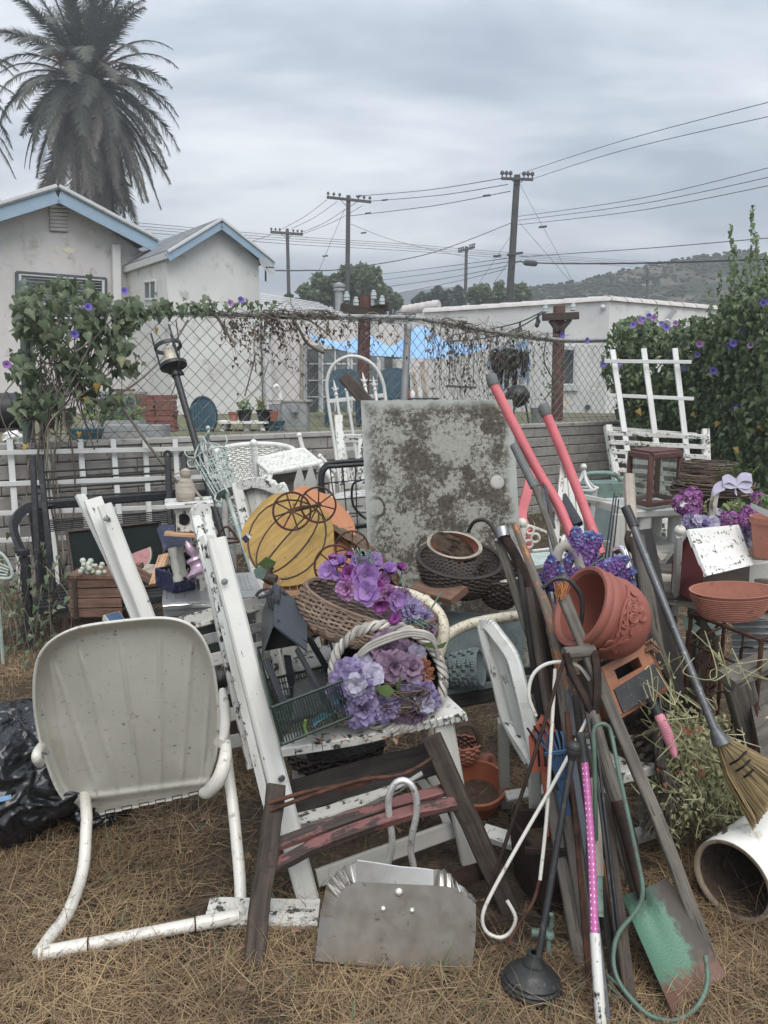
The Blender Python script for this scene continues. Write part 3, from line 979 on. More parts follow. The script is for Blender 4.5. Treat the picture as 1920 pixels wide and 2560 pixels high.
for i, (a, c, k) in enumerate((((1300, 461), (1434, 708), (1357, 567)), ((1298, 556), (1430, 708), None), ((1280, 585), (1195, 712), (1243, 640)), ((1272, 655), (1234, 708), None))):
 wire([(*a, D_), (*c, D_ + 2)], .010, ('upper right', 'lower right', 'upper left', 'lower left')[i] + ' slanting guy wire of the tall leaning pole', 'guy wires of the tall pole', knots=[(*k, D_ + .5)] if k else ())
wire([(862, 522, B_), (791, 692, B_ + 2)], .016, 'slanting guy wire anchoring the second pole', 'guy wires of the second pole', knots=[(813, 640, B_ + 1.5)])
wire([(877, 560, B_), (1000, 605, 60), (1200, 650, 70)], .014, 'thin wire falling right from the second pole toward the small far pole', 'service wires', knots=[(909, 582, 52)])
# palms
def frond_mesh(name, el, L, dead, curl):
 "frond in the local x-z plane starting at the origin"
 b = MB()
 n = 11
 pts = [V((0, 0, 0))]
 a = el
 for i in range(n):
  pts.append(pts[-1] + V((cos(a), 0, sin(a))) * L / n)
  a -= curl / n * (0.5 + 1.2 * i / n) * max(cos(a), .05)
  a = max(a, radians(-89))
 b.tube(pts, [.045 - .038 * i / n for i in range(n + 1)], 4)
 sp = cr(pts, 5)
 for i, p in enumerate(sp[3:]):
  f = i / (len(sp) - 3)
  t = (sp[min(i + 4, len(sp) - 1)] - sp[i + 2]).normalized()
  up = V((0, 1, 0)).cross(t)
  l = L * (.155 if not dead else .12) * (0.35 + sin(pi * min(1, f * .92 + .1)) * .85)
  for s in (-1, 1):
   for q in range(2):
    d = (t * U(.55, .95) + V((0, s, 0)) * U(.55, .95) + up * U(-.05, .45 if not dead else .1) - V((0, 0, .25 if dead else .05))).normalized()
    w_ = (t * .028 + up * .01) * L / 3
    b.add([p - w_, p + w_, p + d * l * U(.8, 1.1)], [[0, 1, 2]], [[(0, 0), (0, 0), (0, 1)]])
 me = b.mesh(name, M['frond_dead'] if dead else M['frond'])
 return me
FR = []
for el, L, dead, curl in ((84, 2.7, 0, .5), (74, 2.8, 0, .8), (62, 2.9, 0, 1.2), (48, 3.0, 0, 1.5), (33, 3.0, 0, 1.6), (18, 3.0, 0, 1.5), (5, 3.1, 0, 1.5), (-8, 3.1, 0, 1.5), (-20, 3.2, 0, 1.5), (-34, 3.3, 1, 1.5), (-48, 3.6, 1, 1.5), (-60, 3.8, 1, 1.4), (-70, 3.9, 1, 1.3), (-78, 3.9, 1, 1.2)):
 FR.append((frond_mesh('frond', radians(el), L, dead, curl), el, dead))
def palm(label, cpx, cpy, Y, sc, counts, tr_top):
 c = P(cpx, cpy, Y)
 t = T('palm_tree', label, 'palm tree', (c.x, c.y, 0), 'palm trees behind the house')
 b = MB()
 pts = [V((c.x + .12 * sc, c.y, z)) for z in np.linspace(0, c.z, 14)]
 b.tube(pts, [.42 * sc * (1 + .06 * (i % 2)) for i in range(14)], 12)
 ob('trunk', b, M['trunk'], t)
 k = 0
 for (me, el, dead), n in zip(FR, counts):
  for i in range(n):
   az = k * 2.39996 + U(-.2, .2)
   k += 1
   r = .30 * sc if el < 30 else .12 * sc
   z = .35 * sc * (el / 90)
   rot = Matrix.Rotation(az, 3, 'Z') @ Matrix.Rotation(radians(U(-6, 6)), 3, 'Y') @ Matrix.Rotation(radians(U(-25, 25)), 3, 'X')
   inst('frond', me, t, c + V((cos(az) * r, sin(az) * r, z)), rot, sc * U(.88, 1.1))
 for i in range(5):
  az = i * 1.3 + .4
  fb = MB()
  pp = cr([c + V((cos(az) * .3, sin(az) * .3, .1)), c + V((cos(az) * 1.05, sin(az) * 1.05, .6)), c + V((cos(az) * 1.5, sin(az) * 1.5, .3))], 5)
  fb.tube(pp, .03 * sc, 4)
  for q in range(90):
   e = pp[-1] + rv(.42)
   fb.tube([pp[-3], e], .012, 3)
  ob('fruit_cluster', fb, M['palmfruit'], t)
 return t
palm('tall shaggy date palm with a skirt of dead fronds above the blue gable', 218, 208, 36, 1.36, (9, 9, 9, 8, 8, 9, 9, 9, 9, 10, 10, 11, 11, 12), 0)
palm('second palm whose frond tips poke in at the left edge', -195, 205, 37, 1.4, (3, 4, 5, 6, 7, 8, 8, 6, 6, 4, 4, 0, 0, 0), 0)
# left house: two stucco gables
ZU = 1.0
WA = V((-3.86, 14.0, 0))                              # front left corner of the wing
WD = V((1.3, 1.04, 0)).normalized()                   # along the gable fronts, to the right
WI = V((-1.04, 1.3, 0)).normalized()                  # away from the camera
WB = WA + WD * 1.86                                   # front right corner of the wing
MC = WA + WI * 1.92                                   # inner corner with the main gable
hs = T('house', 'pale stucco house with two gables and blue fascia boards', 'house', (MC.x, MC.y, ZU))
def on(a, d, px, py, off=0.0):
 n = V((d.y, -d.x, 0))
 a2 = V(a) + n * off
 return PL(a2, a2 + d, px, py)
pk = on(MC, WD, 145, 492)
le = on(MC, WD, -260, 650)
re_ = on(MC, WD, 372, 640)
b = MB()
b.plate([V((le.x, le.y, ZU)), V((re_.x, re_.y, ZU)), re_, pk, le], -V((WD.y, -WD.x, 0)) * .25)
mw = ob('wall', b, M['stucco'], hs)
NF = V((WD.y, -WD.x, 0))
for (p0, p1) in (((148, 490), (394, 625)), ((142, 490), (-265, 622))):
 a, c = on(MC, WD, p0[0], p0[1] - 2, .42), on(MC, WD, p1[0], p1[1] - 8, .42)
 ob('fascia_board', MB().bar(a, c, .03, .26, up=(0, 0, 1)), M['fascia'], hs)
 up = V((0, 0, .155))
 ob('drip_edge', MB().bar(a + up + NF * .03, c + up + NF * .03, .05, .06, up=(0, 0, 1)), M['trimwhite'], hs)
 rb = MB()
 q = [a + up * 1.2 + NF * .05, c + up * 1.2 + NF * .05]
 rb.plate([q[0], q[1], q[1] - NF * 8, q[0] - NF * 8], (0, 0, -.09))
 ob('roof', rb, M['shingle'], hs)
vt = MB()
v0, v1, v2, v3 = [on(MC, WD, *p, .012) for p in ((122, 514), (167, 514), (168, 582), (125, 580))]
vt.plate([v0, v1, v2, v3], NF * .012)
vent = ob('attic_vent', vt, M['darkframe'], hs)
for i in range(7):
 e = (i + .35) / 7
 a, c = v0.lerp(v3, e), v1.lerp(v2, e)
 ob('slat', MB().bar(a + NF * .03, c + NF * .03, .05, .045, up=(NF.x, NF.y, .8)), M['stucco'], vent)
for cx_, cy_, rx, ry in ((176, 626, 17, 9), (159, 592, 7, 3), (140, 622, 5, 8), (228, 580, 5, 6), (20, 625, 10, 3)):
 pts = [on(MC, WD, cx_ + rx * cos(i * .52) * U(.6, 1.2), cy_ + ry * sin(i * .52) * U(.6, 1.2), .004) for i in range(12)]
 ob('peeled_plaster', MB().plate(pts, NF * .006), M['flake'], hs)
a, c = on(MC, WD, 290, 613, .08), on(MC, WD, 293, 775, .08)
ob('pipe_chase', MB().bar(a, c, .16, .1, up=NF), M['stucco2'], hs)
q = [on(MC, WD, *p, .03) for p in ((42, 681), (264, 697), (264, 800), (42, 800))]
wf = MB()
for i in range(4):
 wf.bar(q[i], q[(i + 1) % 4], .05, .07, up=NF)
win = ob('window', wf, M['darkframe'], hs)
wf = MB()
for i in range(4):
 m_ = sum(q, V((0, 0, 0))) / 4
 wf.bar(q[i].lerp(m_, .06), q[(i + 1) % 4].lerp(m_, .06), .05, .06, up=NF)
ob('sash', wf, M['trimwhite'], win)
ob('pane', MB().plate([p - NF * .02 for p in q], -NF * .005), M['winglass'], win)
bl = MB()
for i in range(14):
 e = (i + .5) / 14
 bl.bar(q[0].lerp(q[3], e) + NF * .0, q[1].lerp(q[2], e) + NF * .0, .012, .028, up=NF)
ob('blind', bl, M['greycab'], win)
pkw = on(WA, WD, 553, 563)
la, ra = V((WA.x, WA.y, 0)), V((WB.x, WB.y, 0))
zl = on(WA, WD, 437, 640).z
zr = on(WA, WD, 655, 655).z
b = MB().plate([V((la.x, la.y, ZU)), V((ra.x, ra.y, ZU)), V((ra.x, ra.y, zr)), pkw, V((la.x, la.y, zl))], -NF * .2)
ob('wall', b, M['stucco2'], hs)
b = MB().plate([V((la.x, la.y, ZU)) - NF * .2, V((la.x, la.y, zl)) - NF * .2, V((MC.x, MC.y, zl)), V((MC.x, MC.y, ZU))], WD * .15)
ob('wall', b, M['stucco2'], hs)
apex = on(WA, WD, 553, 548, .22)
for (p1, far) in (((418, 630), 1), ((684, 652), 0)):
 c = on(WA, WD, p1[0], p1[1], .22)
 ob('fascia_board', MB().bar(apex - V((0, 0, .09)), c - V((0, 0, .09)), .03, .15), M['fascia'], hs)
 ob('drip_edge', MB().bar(apex + NF * .02, c + NF * .02, .05, .05), M['trimwhite'], hs)
 r1 = apex - NF * 4.0 + V((0, 0, .03))
 r2 = c - NF * (2.25 if far else 4) + V((0, 0, .03))
 rb = MB()
 L_ = (apex - c).length
 rb.add([apex + V((0, 0, .03)), c + V((0, 0, .03)), r2, r1], [[0, 1, 2, 3]], [[(0, 0), (0, L_), (2.25, L_), (4, 0)]])
 rb.plate([apex + V((0, 0, .024)), c + V((0, 0, .024)), r2 - V((0, 0, .006)), r1 - V((0, 0, .006))], (0, 0, -.05))
 ob('roof', rb, M['shingle'], hs)
 if far:
  ob('fascia_board', MB().bar(c - V((0, 0, .05)), r2 - V((0, 0, .08)), .03, .12), M['trimwhite'], hs)
sd = (WA - MC).normalized()
q = [PL(WA - WD * .02, MC - WD * .02, *p) for p in ((361, 705), (390, 701), (390, 748), (361, 748))]
wf = MB()
for i in range(4):
 wf.bar(q[i], q[(i + 1) % 4], .04, .04)
wf.bar(q[0].lerp(q[1], .5), q[3].lerp(q[2], .5), .03, .03)
sw = ob('window', wf, M['stucco2'], hs)
ob('pane', MB().plate([p + WD * .005 for p in q], WD * .01), M['darkpane'], sw)
lo = T('lean_to', 'low white roofed porch between the wing and the flat building', 'porch', (-2.0, 16.2, ZU))
f0, f1 = P(655, 783, 15.6), P(880, 795, 16.6)
k0, k1 = P(650, 733, 19.0), P(790, 755, 20.5)
for i in range(8):
 e0, e1 = i / 8, (i + 1.12) / 8
 b = MB()
 z_ = V((0, 0, .03))
 b.plate([f0.lerp(k0, e0) + z_, f1.lerp(k1, e0) + z_, f1.lerp(k1, e1), f0.lerp(k0, e1)], (0, 0, -.02))
 ob('roof_sheet', b, M['metalroof'], lo)
ob('fascia_board', MB().bar(f0 - V((0, .03, .09)), f1 - V((0, .03, .09)), .04, .14), M['trimwhite'], lo)
bk0, bk1 = V((WB.x + .02, WB.y + .05, 0)), V((P(1100, 800, 17.5).x, 17.5, 0))
BD = (bk1 - bk0).normalized()
BN = V((BD.y, -BD.x, 0))
def bw(px, py, off=0.0):
 return on(bk0, BD, px, py, off)
tl, tr_ = bw(650, 790), bw(1100, 800)
b = MB().plate([V((bk0.x, bk0.y, ZU)), V((bk1.x, bk1.y, ZU)), V((bk1.x, bk1.y, f1.z - .1)), V((bk0.x, bk0.y, f0.z - .1))], -BN * .2)
ob('wall', b, M['stucco'], lo)
b = MB().tube([P(848, 790, 18), P(848, 725, 18)], .09, 10)
b.lathe(P(848, 728, 18), (0, 0, 1), [(.13, 0), (.13, .06), (.10, .07), (.14, .09), (.14, .15), (.02, .2)], 10)
ob('vent_pipe', b, M['galv'], lo)
S('downpipe', MB().bar(bw(663, 812, .14), bw(676, 1075, .14), .13, .1, up=BN).bar(bw(656, 800, .1), bw(665, 816, .14), .13, .1, up=BN), M['trimwhite'], 'white square downpipe on the stucco wall behind the chain link', 'downpipe')
for (x0, x1, y0, pm, nm, rows, lab) in ((762, 800, 868, 'stucco', 'screen_door', 5, 'grey weathered door with dark panes at the left'), (802, 872, 868, 'trimwhite', 'french_door', 5, None), (876, 946, 868, 'trimwhite', 'french_door', 5, None), (955, 985, 872, 'greycab', 'panel_door', 4, 'narrow grey door')):
 a, c, d, e = bw(x0, y0, .05), bw(x1, y0, .05), bw(x1, 1074, .05), bw(x0, 1074, .05)
 fb = MB()
 for s_, t_ in ((a, c), (c, d), (d, e), (e, a)):
  fb.bar(s_, t_, .09, .06, up=BN)
 dr = ob(nm, fb, M[pm if pm != 'stucco' else 'greycab'], lo, label=lab)
 ob('pane', MB().plate([a, c, d, e], -BN * .02), M['darkpane' if pm == 'trimwhite' else 'winglass'], dr)
 gb = MB()
 for i in range(1, rows):
  gb.bar(a.lerp(e, i / rows), c.lerp(d, i / rows), .03, .03, up=BN)
 if pm == 'trimwhite':
  gb.bar(a.lerp(c, .5), e.lerp(d, .5), .03, .03, up=BN)
 ob('glazing_bar', gb, M['trimwhite' if pm == 'trimwhite' else 'greycab'], dr)
ob('door_casing', MB().bar(bw(757, 860, .04), bw(757, 1074, .04), .1, .05, up=BN), M['wood_pale'], lo)
dc = P(664, 668, 14.6)
t = T('satellite_dish', 'small grey satellite dish on the right corner of the wing', 'satellite dish', dc)
ax = V((.75, -.45, .45)).normalized()
ob('dish', MB().lathe(dc, ax, [(.0, 0), (.09, .012), (.17, .05), (.175, .05), (.09, .0), (0, -.012)], 20, ratio=1.15), M['greycab'], t)
ob('arm', MB().tube([dc, dc + ax * .22 + V((0, 0, -.12))], .012, 6).tube([dc, dc - V((.05, -.3, .2))], .02, 6), M['darkframe'], t)
# flat roofed building with tile coping
fb_ = T('flat_building', 'flat roofed white stucco building edged with roof tiles', 'building', (4.4, 15, ZU))
KC = P(1525, 752, 15.0)
KL, KR = P(1060, 782, 17.4), P(1830, 778, 17.2)
for a, c in ((KL, KC), (KC, KR)):
 d = (c - a)
 d.z = 0
 d.normalize()
 n = V((d.y, -d.x, 0))
 z0 = V((0, 0, 0))
 b = MB().plate([V((a.x, a.y, ZU)), V((c.x, c.y, ZU)), c, a], -n * .25)
 ob('wall', b, M['stucco2'], fb_)
 L_ = (c - a).length
 nt = int(L_ / .42)
 for i in range(nt):
  p, q = a.lerp(c, i / nt), a.lerp(c, (i + 1.08) / nt)
  mid = V((0, 0, .0)) - n * .12
  pts = []
  tb = MB()
  vs = []
  for (pp, rr) in ((p, .19), (q, .165)):
   for k in range(7):
    th = pi * k / 6
    vs.append(pp + mid + n * cos(th) * rr + V((0, 0, sin(th) * rr * .62)))
  fs = [[k, k + 1, 8 + k, 7 + k] for k in range(6)] + [list(range(6, -1, -1)), list(range(7, 14))]
  tb.add(vs, fs)
  ob('cap_tile', tb, M['tile'], fb_)
pa, pb = P(1010, 778, 18.6), P(1098, 763, 18.2)
ob('parapet', MB().plate([V((pa.x, pa.y, ZU)), V((pb.x, pb.y, ZU)), pb, pa], (0, .6, 0)), M['stucco2'], fb_)
for i in range(6):
 p, q = pa.lerp(pb, i / 6), pa.lerp(pb, (i + 1.08) / 6)
 ob('cap_tile', MB().tube([p + V((0, .1, 0)), q + V((0, .1, 0))], [.15, .13], 8), M['tile'], fb_)
LD = (KC - KL)
LD.z = 0
LD.normalize()
LN = V((LD.y, -LD.x, 0))
q = [on(KC, LD, *p, .03) for p in ((1407, 868), (1441, 871), (1438, 965), (1401, 965))]
wf = MB()
for i in range(4):
 wf.bar(q[i], q[(i + 1) % 4], .09, .06, up=LN)
wf.bar(q[3] + V((0, 0, -.03)) - LD * .06, q[2] + V((0, 0, -.03)) + LD * .06, .14, .07, up=LN)
fw = ob('window', wf, M['trimwhite'], fb_)
ob('pane', MB().plate(q, -LN * .02), M['winglass'], fw)
ob('wall_outlet', MB().lathe(on(KC, LD, 1470, 1018, .01), LN, [(.05, 0), (.05, .04), (0, .04)], 12), M['darkframe'], fb_)
ob('wall_camera', MB().ball(on(KC, LD, 1507, 768, .05), .05), M['trimwhite'], fb_)
ob('peeled_plaster', MB().plate([on(KC, LD, 1415 + 15 * cos(i * .6) * U(.6, 1.2), 1010 + 14 * sin(i * .6) * U(.6, 1.2), .004) for i in range(10)], LN * .005), M['flake'], fb_)
RD = (KR - KC)
RD.z = 0
RD.normalize()
f = on(KC, RD, 1676, 803, .1)
t = T('floodlight', 'twin white floodlight high on the right wall of the flat building', 'floodlight', f)
ob('bracket', MB().bar(f - V((.08, 0, .0)), f + V((.08, 0, .22)), .08), M['greycab'], t)
for s in (-1, 1):
 ob('lamp', MB().lathe(f + V((.1 * s, -.1, -.02)), V((.4 * s, -.8, -.5)), [(.03, -.08), (.07, .02), (.08, .09), (0, .07)], 12), M['trimwhite'], t)
# blue tarps
def tarp(label, top, bot, mat, nu=26, nv=6, rip=.05):
 tp, bt = cr([P(*p) for p in top], 5), cr([P(*p) for p in bot], 5)
 def at(c, u):
  x = u * (len(c) - 1)
  i = min(int(x), len(c) - 2)
  return c[i].lerp(c[i + 1], x - i)
 def f(u, v):
  p = at(tp, u).lerp(at(bt, u), v)
  return p + V((0, rip * noise.noise(V((u * 6, v * 2, 1))), -.10 * sin(pi * v) * sin(pi * u)))
 bb = MB().grid(f, nu, nv)
 bb.grid(lambda u, v: f(u, v) + V((0, .006, .003)), nu, nv, flip=True)
 return S('shade_tarp', bb, mat, label, 'tarp', smooth=True)
tarp('bright blue shade tarp sagging in front of the doors', [(768, 832, 13.5), (850, 856, 13.5), (920, 838, 13.4), (980, 866, 13.3), (1050, 815, 13.4), (1120, 856, 13.6), (1225, 864, 13.8)],
 [(768, 836, 13.2), (820, 866, 12), (905, 886, 11.6), (990, 893, 11.5), (1070, 897, 11.6), (1150, 890, 12), (1225, 868, 13.6)], M['tarp'])
tarp('faded grey blue tarp hanging at the right end of the patio', [(1235, 872, 13.8), (1275, 866, 13.8), (1322, 842, 13.8)], [(1235, 880, 13.6), (1275, 880, 13.6), (1322, 880, 13.6)], M['tarp_grey'], 12, 4)
b = MB()
for i in range(70):
 px = U(1228, 1322)
 p = P(px, 876 + U(-6, 4), 13.7)
 b.bar(p, p + V((U(-.08, .08), 0, -U(.15, .75))), .05, .006, up=(0, 1, 0), ch=0)
S('hanging_fringe', b, M['tarp_grey'], 'ragged grey fringe hanging under the faded tarp', 'fringe')
# two decorative posts shaped like small telephone poles
def minipole(label, base, top, Y, arms, ins, brace, wbar):
 p0, p1 = P(*base, Y), P(*top, Y)
 t = T('decorative_post', label, 'post', V((p0.x, p0.y, ZU)), 'miniature telephone pole posts')
 ob('shaft', MB().bar(V((p0.x, p0.y, ZU)), p1, wbar, wbar), M['wood_redbrown'], t)
 for a, c, dy in arms:
  ob('crossarm', MB().bar(P(*a, Y - wbar / 2 - .04 + dy[0]), P(*c, Y - wbar / 2 - .04 + dy[1]), .06, .10, ch=.05), M['wood_dark'], t)
 for a, c in brace:
  ob('brace', MB().bar(P(*a, Y - wbar / 2 - .02), P(*c, Y - wbar / 2 - .02), .05, .07), M['wood_dark'], t)
 for px, py in ins:
  q = P(px, py + 9, Y - wbar / 2 - .04)
  ob('insulator', MB().lathe(q, (0, 0, 1), [(.025, 0), (.04, .01), (.04, .035), (.028, .04), (.04, .05), (.038, .08), (.026, .085), (.03, .11), (.0, .125)], 12), M['porcelain'], t)
minipole('brown post with two crossed arms and glass insulators behind the arched trellis', (906, 1075), (912, 742), 10.2, [((853, 768), (960, 785), (0, -.2)), ((880, 786), (972, 766), (.25, .05))], [(867, 744), (934, 740), (955, 754), (890, 757)], [], .16)
minipole('brown post with one braced crossarm hung with string lights near the white window', (1392, 1055), (1398, 765), 11.2, [((1356, 793), (1447, 789), (0, 0))], [(1363, 772), (1432, 768)], [((1376, 800), (1396, 828)), ((1425, 798), (1400, 828))], .15)
for pts in ([(1362, 776, 11.1), (1300, 805, 11.8), (1228, 822, 12.5), (1130, 838, 13.3)], [(1362, 780, 11.1), (1290, 822, 11.7), (1215, 845, 12.3), (1110, 855, 13)]):
 sl = MB()
 c = cr([P(*p) for p in pts], 6)
 sl.tube(c, .010, 5)
 t = T('string_light', ('upper' if pts[0][1] == 776 else 'lower') + ' string of hanging bulbs sloping left from the braced post', 'string lights', c[0], 'strings of lights from the braced post')
 ob('wire', sl, M['cable'], t)
 for q in c[2::4]:
  ob('bulb', MB().tube([q, q - V((0, 0, .07))], .016, 6).lathe(q - V((0, 0, .07)), (0, 0, -1), [(.018, 0), (.034, .03), (.034, .06), (.0, .09)], 10), M['cable'], t)
# block wall
HW = 1.05
bw_ = T('block_wall', 'low grey concrete block wall under the chain link fence', 'wall', FA.lerp(FB, .5))
X0, X1 = -4.4, 3.3
ax_ = lambda x: V((x, 7.53 + .73 * x, 0))
b = MB()
p, q = ax_(X0), ax_(X1)
b.plate([p - FNRM * .02, q - FNRM * .02, q - FNRM * .15, p - FNRM * .15], (0, 0, HW - .03))
ob('mortar', b, M['mortar'], bw_)
blk = MB()
blk.bar(V((0, 0, 0)), V((.392, 0, 0)), .15, .106, up=(0, 0, 1), ch=.07)
OFF['_'] = V((0, 0, 0))
bme = blk.mesh('block', M['block'])
ang = atan2(FDIR.y, FDIR.x)
Lw = (q - p).length
rows = 9
for j in range(rows):
 n = int(Lw / .40)
 for i in range(n):
  s = (i + (j % 2) * .5) * .40
  if s + .39 > Lw:
   continue
  c = p + FDIR * s + V((0, 0, .055 + j * .1135)) - FNRM * .077 + FNRM * U(-.004, .004)
  inst('block', bme, bw_, c, Matrix.Rotation(ang + U(-.004, .004), 3, 'Z'))
capb = MB()
for i in range(11):
 a = p + FDIR * (i * Lw / 11 + .004) - FNRM * .075 + V((0, 0, HW - .008))
 c = p + FDIR * ((i + 1) * Lw / 11 - .004) - FNRM * .075 + V((0, 0, HW - .008))
 ob('cap_stone', MB().bar(a, c, .17, .042, up=(0, 0, 1), ch=.1), M['cap'], bw_)
# chain link fence
cf = T('chain_link_fence', 'chain link fence with a sagging top rail on the block wall', 'fence', ax_(-.5) + V((0, 0, HW)))
rail_px = [(62, 762), (150, 768), (300, 775), (600, 786), (900, 792), (1035, 795), (1080, 802), (1250, 832), (1400, 850), (1500, 850), (1600, 846)]
rail = [F(x, y, -.06) for x, y in rail_px]
ob('top_rail', MB().tube(cr(rail, 5), .024, 8), M['galv'], cf)
rz = [((r - V((FA.x, FA.y, 0))).dot(FDIR), r.z) for r in rail]
def railz(s):
 return interp(rz, s)
for (a, c, r, mt, lb) in (((62, 712), (70, 1010), .042, 'greenpost', 'green corner post of the fence'), ((1020, 815), (1010, 1005), .036, 'galv', None), ((1560, 850), (1560, 1060), .036, 'galv', None)):
 t_, u_ = F(*a, -.07), F(*c, -.07)
 u_ = t_ + (u_ - t_) * ((t_.z - HW + .02) / (t_.z - u_.z))
 pb_ = MB().tube([u_, t_], r, 10)
 pb_.lathe(t_, (0, 0, 1), [(r + .006, -.04), (r + .008, .0), (r * .8, .03), (0, .045)], 12)
 ob('post', pb_, M[mt], cf, label=lb)
s0 = (F(62, 900) - V((FA.x, FA.y, 0))).dot(FDIR)
s1 = (F(1600, 900) - V((FA.x, FA.y, 0))).dot(FDIR)
s1 = float(s1)
DZ = .058
mb = MB()
base = V((FA.x, FA.y, 0)) - FNRM * .085
k = 0
s = s0
while s < s1:
 pts = []
 zz_ = HW + .01
 i = 0
 while zz_ < railz(s) - .01:
  pts.append(base + FDIR * (s + ((i + k) % 2) * DZ + .006 * noise.noise(V((s * 2, zz_ * 3, 2)))) + V((0, 0, zz_)) + FNRM * (.004 * (1 if i % 2 else -1) + .03 * noise.noise(V((s * .8, zz_ * .9, 5)))))
  zz_ += DZ
  i += 1
 if len(pts) > 2:
  mb.tube(pts, .0038, 3)
 k += 1
 s += DZ
for hz_ in (.07, .9):
 mb.tube([base + FDIR * (s0 + (s1 - s0) * i / 30) + V((0, 0, HW + hz_ if hz_ < .5 else railz(s0 + (s1 - s0) * i / 30) - .03)) for i in range(31)], .003, 4)
ob('mesh', mb, M['galvwire'], cf, kind='stuff')
# vines
def leaf_mesh(name, mat, lobed=True):
 b = MB()
 o = [(0, 0), (.22, -.14), (.42, .10), (.26, .34), (.16, .62), (0, 1.0), (-.16, .62), (-.26, .34), (-.42, .10), (-.22, -.14)]
 vs = [V((x, y, -.22 * abs(x) * 1.2 - .10 * y * y)) for x, y in o] + [V((0, .45, .03))]
 fs = [[i, (i + 1) % 10, 10] for i in range(10)]
 b.add(vs, fs, [[(vs[a].x, vs[a].y) for a in f] for f in fs])
 return b.mesh(name, mat, V((0, 0, 0)), True)
def flower_trumpet(name, mat):
 b = MB()
 n = 10
 def f(u, v):
  th = 2 * pi * u
  r = .05 + .45 * v ** 1.6 * (1 + .06 * cos(5 * th))
  return V((cos(th) * r, sin(th) * r, .5 * v - .12 * v ** 4))
 b.grid(f, n, 4, True)
 return b.mesh(name, mat, V((0, 0, 0)), True)
LEAF = leaf_mesh('leaf', M['vine'])
LEAFY = leaf_mesh('leaf', M['vine_yellow'])
LEAFH = leaf_mesh('leaf', M['hedge'])
LEAFG = leaf_mesh('leaf', M['greenleaf'])
TRU = flower_trumpet('flower', M['p_vine'])
TRU2 = flower_trumpet('flower', M['p_vine2'])
def leafquads(b, me_src, places):
 "join copies of a leaf shape: places = (loc, rot, scale)"
 src = [v.co.copy() for v in me_src.vertices]
 fcs = [list(p.vertices) for p in me_src.polygons]
 for loc, rot, sc in places:
  b.add([V(loc) + rot @ (c * sc) for c in src], fcs, [[(0, 0)] * len(f) for f in fcs])
def hang_rot(toward, tilt=.5):
 n = (V(toward) + rv(tilt) + V((0, 0, .25))).normalized()
 y = (V((0, 0, -1)) + rv(.6))
 y = (y - n * y.dot(n)).normalized()
 x = y.cross(n)
 return Matrix((x, y, n)).transposed()
def blobpts(blobs, n, place):
 "random places in weighted ellipses (px,py,rx,ry,depth)"
 wts = [b_[2] * b_[3] for b_ in blobs]
 out = []
 for i in range(n):
  px, py, rx, ry, dp = random.choices(blobs, wts)[0]
  a, r = U(0, 6.283), sqrt(R())
  out.append(place(px + rx * r * cos(a), py + ry * r * sin(a), U(0, dp)))
 return out
VT = T('vine', 'leafy morning glory vine climbing the fence corner post at left', 'vine', V((F(80, 1090).x, F(80, 1090).y, 0)))
bl = [(150, 770, 115, 72, .34), (100, 860, 75, 90, .28), (230, 850, 90, 70, .26), (270, 790, 80, 45, .24), (190, 930, 110, 60, .22), (120, 1010, 62, 80, .2), (300, 930, 45, 80, .12), (230, 1000, 40, 60, .12), (60, 960, 35, 110, .2), (350, 775, 60, 26, .14), (330, 760, 40, 20, .14), (110, 1080, 50, 40, .15), (430, 768, 55, 13, .08), (505, 760, 50, 14, .08)]
pts = [q_[0] for q_ in blobpts(bl, 3000, lambda x, y, d: (F(x + random.gauss(0, 9), y + random.gauss(0, 9), .02 + d), x, y)) if noise.noise(V((q_[1] / 52, q_[2] / 52, 4))) + .5 * noise.noise(V((q_[1] / 20, q_[2] / 20, 9))) > -.06 + (q_[2] - 850) / 900][:1500]
lb = MB()
leafquads(lb, LEAF, [(p_, hang_rot(FNRM, .7), U(.03, .085)) for p_ in pts[260:]])
ob('foliage', lb, M['vine'], VT, True, kind='stuff')
for p_ in pts[:260]:
 q_ = p_ + FNRM * .07
 inst('leaf', LEAF, VT, q_, hang_rot(FNRM, .6), U(.05, .10))
for px, py in ((118, 815), (242, 960), (215, 994), (64, 1112), (392, 820), (198, 1080)):
 inst('leaf', LEAFY, VT, F(px, py, .36), hang_rot(FNRM, .6), U(.045, .07))
for px, py, me in ((219, 770, TRU), (310, 730, TRU), (16, 914, TRU2), (574, 760, TRU2), (600, 752, TRU), (185, 838, TRU)):
 inst('flower', me, VT, F(px, py, .38 if px < 250 else .1), face_rot(FNRM + V((0, 0, .3)), U(0, 6)), .06)
sb = MB()
for i in range(60):
 a = F(U(60, 330), U(760, 900), U(.02, .2))
 c = F(U(40, 260), U(980, 1130), U(.02, .2))
 sb.tube(cr([a, a.lerp(c, .35) + rv(.12), a.lerp(c, .7) + rv(.12), c], 5), U(.002, .006), 4)
for i in range(16):
 a = F(U(80, 160), U(880, 1000), .1)
 c = V((F(U(60, 190), 1200).x, F(120, 1200).y - .1, U(.0, .9)))
 sb.tube(cr([a, a.lerp(c, .5) + rv(.1), c], 5), U(.003, .009), 4)
for a, c in (((300, 1010), (470, 1240)), ((470, 1240), (560, 1330)), ((185, 980), (300, 1010))):
 sb.tube(cr([F(*a, .12), F((a[0] + c[0]) / 2, (a[1] + c[1]) / 2 + 6, .14), F(*c, .12)], 5), .011, 6)
ob('stem', sb, M['dryvine'], VT, True)
DV = T('dry_vine', 'bare dry vine stems tangled along the fence rail', 'vine', V((F(1100, 900).x, F(1100, 900).y, HW)))
sb = MB()
lv = MB()
lp = []
